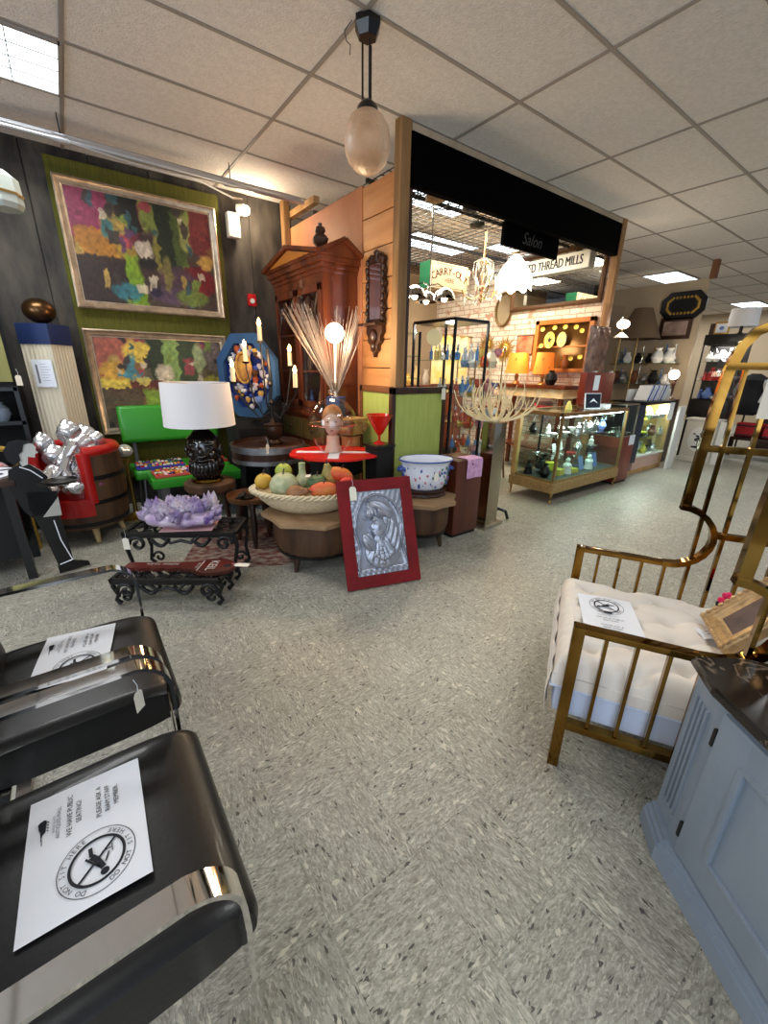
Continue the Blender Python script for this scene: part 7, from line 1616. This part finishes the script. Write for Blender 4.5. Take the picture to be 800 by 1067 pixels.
for lv, z in ((0, 1.252), (1, 1.592)):
    for k in range(13):
        y = 4.0-k*.082; x = 8.2+.12*((k*5) % 3)/3; r = rnd.random()
        lab = 'glass and brass %s on the %s glass wall shelf' % (('candlestick', 'vase')[k % 2], ('lower', 'upper')[lv])
        if k % 2 == 0:
            h = rnd.uniform(.2, .3); t = thing('candlestick', lab, 'candlestick', (x, y, z), 0, 'candlesticks on the %s wall shelf' % ('lower', 'upper')[lv]); mb = MB(); mb.lathe([(.001, 0), (.04, 0), (.035, .015), (.012, .03), (.01, h*.5), (.02, h*.55), (.01, h*.6), (.01, h), (.02, h+.01), (.001, h+.01)], n=14); mb.build('stick', [M_BRASS2, GB[1], M_FIG[0], M_CHROME][k//2 % 4], t)
        else: figurine(x, y, z, rnd.uniform(.15, .25), rnd.choice([0, 4, 1, 5]), 'vase', lab, 'vase', 'vases on the %s wall shelf' % ('lower', 'upper')[lv])
t = thing('figure_table_lamp', 'small lit lamp with glowing globe held by a dark figure above the books', 'lamp', (7.92, 2.82, 1.03))
mb = MB(); mb.lathe([(.001, 0), (.06, 0), (.05, .02), (.015, .05), (.02, .2), (.03, .25), (.001, .27)], n=14); mb.tube([(0, 0, .22), (.06, 0, .30), (.1, 0, .36)], .015, 6); mb.ball((.03, 0, .31), .03, 10, 7); mb.build('figure', M_DKWOOD, t)
mb = MB(); mb.ball((-.08, 0, .38), .075, 16, 10); mb.build('globe', M_WBULB, t)
mb = MB(); mb.b2((-.1, -.1, -1.03), (.1, .1, 0)); mb.build('pillar', M_DKWOOD, t)
light('figure_lamp_glow', 'POINT', (7.75, 2.72, 1.45), 6, (1, .84, .6), .06)
# white painted cabinet, black vitrine
t = thing('painted_white_cabinet', 'antique white cabinet with black oval tree motif on its door', 'cabinet', (8.56, 2.44, 0), -PI/2)
mb = MB(); mb.b2((-.22, -.15, .06), (.22, .15, .69), bev=.006); mb.b2((-.24, -.17, .69), (.24, .17, .72), bev=.004); mb.b2((-.235, -.165, 0), (.235, .165, .07), bev=.004); mb.build('body', mat('antique_white', (206, 198, 182), .6), t)
mb = MB(); mb.prism([(.145*math.cos(k*PI/16), .20*math.sin(k*PI/16)) for k in range(32)], .006, T(0, -.15, .38) @ RX(PI/2)); mb.build('oval_panel', M_WHITE, t)
mb = MB()
for k in range(14): mb.ball((rnd.uniform(-.07, .07), -.158, .40+rnd.uniform(-.05, .11)), (rnd.uniform(.015, .035), .004, rnd.uniform(.01, .022)), 8, 5)
mb.bar((0, -.158, .25), (.01, -.158, .42), .012, .004, (0, 1, 0)); mb.ball((0, -.158, .25), (.085, .004, .02), 10, 5); mb.build('tree_motif', M_INK, t)
t = thing('black_vitrine', 'tall black framed glass vitrine with lit shelves at the back right', 'display case', (8.98, 2.55, 0), -PI/2)
glass_case(t, (-.27, -.18, 1.0), (.27, .18, 1.90), (1.02, 1.32, 1.62), M_BLACK, .022, M_GLASS, pane('shelf_glass', (226, 240, 236)))
mb = MB(); mb.b2((-.285, -.195, 1.90), (.285, .19, 2.05), bev=.003); mb.b2((-.285, -.19, .74), (.285, .19, 1.0), bev=.003); mb.b2((-.27, -.18, 0), (.27, .18, .74)); mb.b2((-.27, .165, 1.0), (.27, .18, 1.90)); mb.build('casing', M_BLACK, t)
mb = MB(); mb.text('Curios', .11, T(0, -.197, .86) @ RX(PI/2)) if False else mb.box((0, -.192, .87), (.48, .006, .16), bev=.003); mb.build('carved_band', M_IRON, t)
light('vitrine_light', 'AREA', (8.96, 2.55, 1.88), 9, (1, .97, .9), .3, .4, (8.96, 2.55, 1.0))
for k in range(30):
    lv = k % 3; figurine(8.86+.15*((k//3) % 2), 2.33+(k//3)*.048, (1.026, 1.326, 1.626)[lv], rnd.uniform(.12, .22), [3, 0, 0][lv] if rnd.random() < .4 else rnd.choice([0, 4, 4, 6 if lv == 1 else 0]), rnd.choice(['figure', 'vase', 'bowl', 'plate']), 'small pale ware on a shelf of the black vitrine at the back', 'ornament', 'small wares in the black vitrine')
t = thing('white_drum_lamp', 'white drum shaded table lamp standing on the black vitrine', 'lamp', (9.0, 2.43, 2.05))
mb = MB(); mb.nocap = True; mb.lathe([(.205, .11), (.19, .38)], n=36); mb.build('shade', mat('lamp_shade_linen', (226, 222, 222), .85), t)
mb = MB(); mb.lathe([(.001, 0), (.07, 0), (.025, .03), (.015, .2), (.001, .3)], n=16); mb.build('base', M_DKWOOD, t)
t = thing('gilt_print', 'gilt framed print with blue motif standing on top of the black vitrine', 'picture', (8.90, 2.66, 2.05), -PI/2)
mb = MB(); mb.b2((-.10, -.015, 0), (.10, .015, .20), bev=.006); mb.build('frame', M_GOLD, t)
mb = MB(); mb.b2((-.08, -.02, .03), (.08, -.012, .17)); mb.build('print', M_PAPER, t); mb = MB(); mb.ball((0, -.022, .10), (.035, .004, .03), 10, 6); mb.build('motif', M_FIG[3], t)
one('small_dark_print', 'small dark framed print standing at the left end of the black vitrine top', 'picture', (lambda b: (b.b2((-.035, -.015, 0), (.035, .015, .18), bev=.004), b)[1])(MB()), M_DKWOOD, (8.92, 2.80, 2.05), -PI/2)
t = thing('grey_board', 'pale grey board leaning beside the white painted cabinet', 'board', (8.42, 2.12, 0), -PI/2+.1)
mb = MB(); mb.b2((-.07, -.01, 0), (.09, .01, .70), bev=.002); mb.build('panel', M_WHITE, t)
def crate(loc, label):
    t = thing('red_crate', label, 'crate', loc, PI/2, 'red crates at the back right'); mb = MB()
    mb.b2((-.17, -.13, 0), (.17, .13, .02)); mb.b2((-.17, -.13, 0), (-.16, .13, .24)); mb.b2((.16, -.13, 0), (.17, .13, .24)); mb.b2((-.17, -.13, 0), (.17, -.12, .24)); mb.b2((-.17, .12, 0), (.17, .13, .24)); mb.build('box', mat('crate_red', (176, 26, 30), .5), t)
    for k in (-1, 1): mb = MB(); mb.b2((-.172, .13, .12+k*.08-.01), (.172, .136, .12+k*.08+.01)); mb.build('rim', M_INK, t)
crate((9.60, 2.06, .38), 'red crate on the dark low bench at the back right, left one'); crate((9.60, 1.68, .38), 'red crate on the dark low bench at the back right, right one')
one('low_bench', 'dark low bench carrying the red crates at the back right', 'bench', (lambda b: (b.b2((-.2, -.5, .33), (.2, .5, .38), bev=.004), [b.b2((x-.03, y-.03, 0), (x+.03, y+.03, .33)) for x in (-.15, .15) for y in (-.45, .45)], b)[2])(MB()), M_DKWOOD, (9.62, 1.86, 0))
t = thing('patchwork_jacket', 'black and white jacket hanging on a stand at the back right', 'jacket', (10.05, 2.30, 0))
mb = MB(); mb.cyl((0, 0, 0), (0, 0, 1.45), .015); mb.cyl((0, 0, 0), (0, 0, .02), .16); mb.build('stand', M_IRON, t)
mb = MB(); mb.lathe([(.12, .72), (.20, .78), (.21, 1.0), (.17, 1.22), (.22, 1.34), (.10, 1.42), (.06, 1.45)], n=30, sx=.6, sy=1.1, wob=lambda a, z: .05*math.sin(9*a)); mb.build('body', mat('jacket_black', (30, 30, 34), .8), t)
for s_ in (-1, 1): mb = MB(); mb.tube([(-.04, s_*.18, 1.34), (-.06, s_*.24, 1.15), (-.08, s_*.2, .95)], 1, 12, rs=[.06, .06, .05]); mb.build('sleeve', mat('jacket_white', (216, 214, 210), .8), t)
for k, (x, y, h, c, lb) in enumerate(((11.3, 1.95, 1.9, (46, 32, 26), 'tall dark wooden cabinet at the far back right'), (13.6, 2.2, 1.5, (40, 34, 34), 'dark cabinet near the far right wall'), (12.2, 1.2, 1.2, (90, 62, 44), 'brown dresser in the far right distance'))):
    t = thing('distant_cabinet', lb, 'cabinet', (x, y, 0)); mb = MB(); mb.b2((-.5, -.25, 0), (.5, .25, h), bev=.01); mb.build('body', mat('distant_%d' % k, c, .5), t)
    for s in (-1, 1): mb = MB(); mb.b2((-.52, s*.12-.11, .1), (-.5, s*.12+.11, h-.1), bev=.004); mb.build('door', mat('distant_door_%d' % k, tuple(min(255, int(v*1.3)) for v in c), .4), t)
for k in range(6):
    figurine(11.0+k*.12, 1.9+.06*(k % 2), 1.90, .2, [0, 4, 3, 0, 6, 5][k], 'vase', 'pale vase standing on the tall dark cabinet at the far back', 'vase', 'vases on the tall far cabinet')
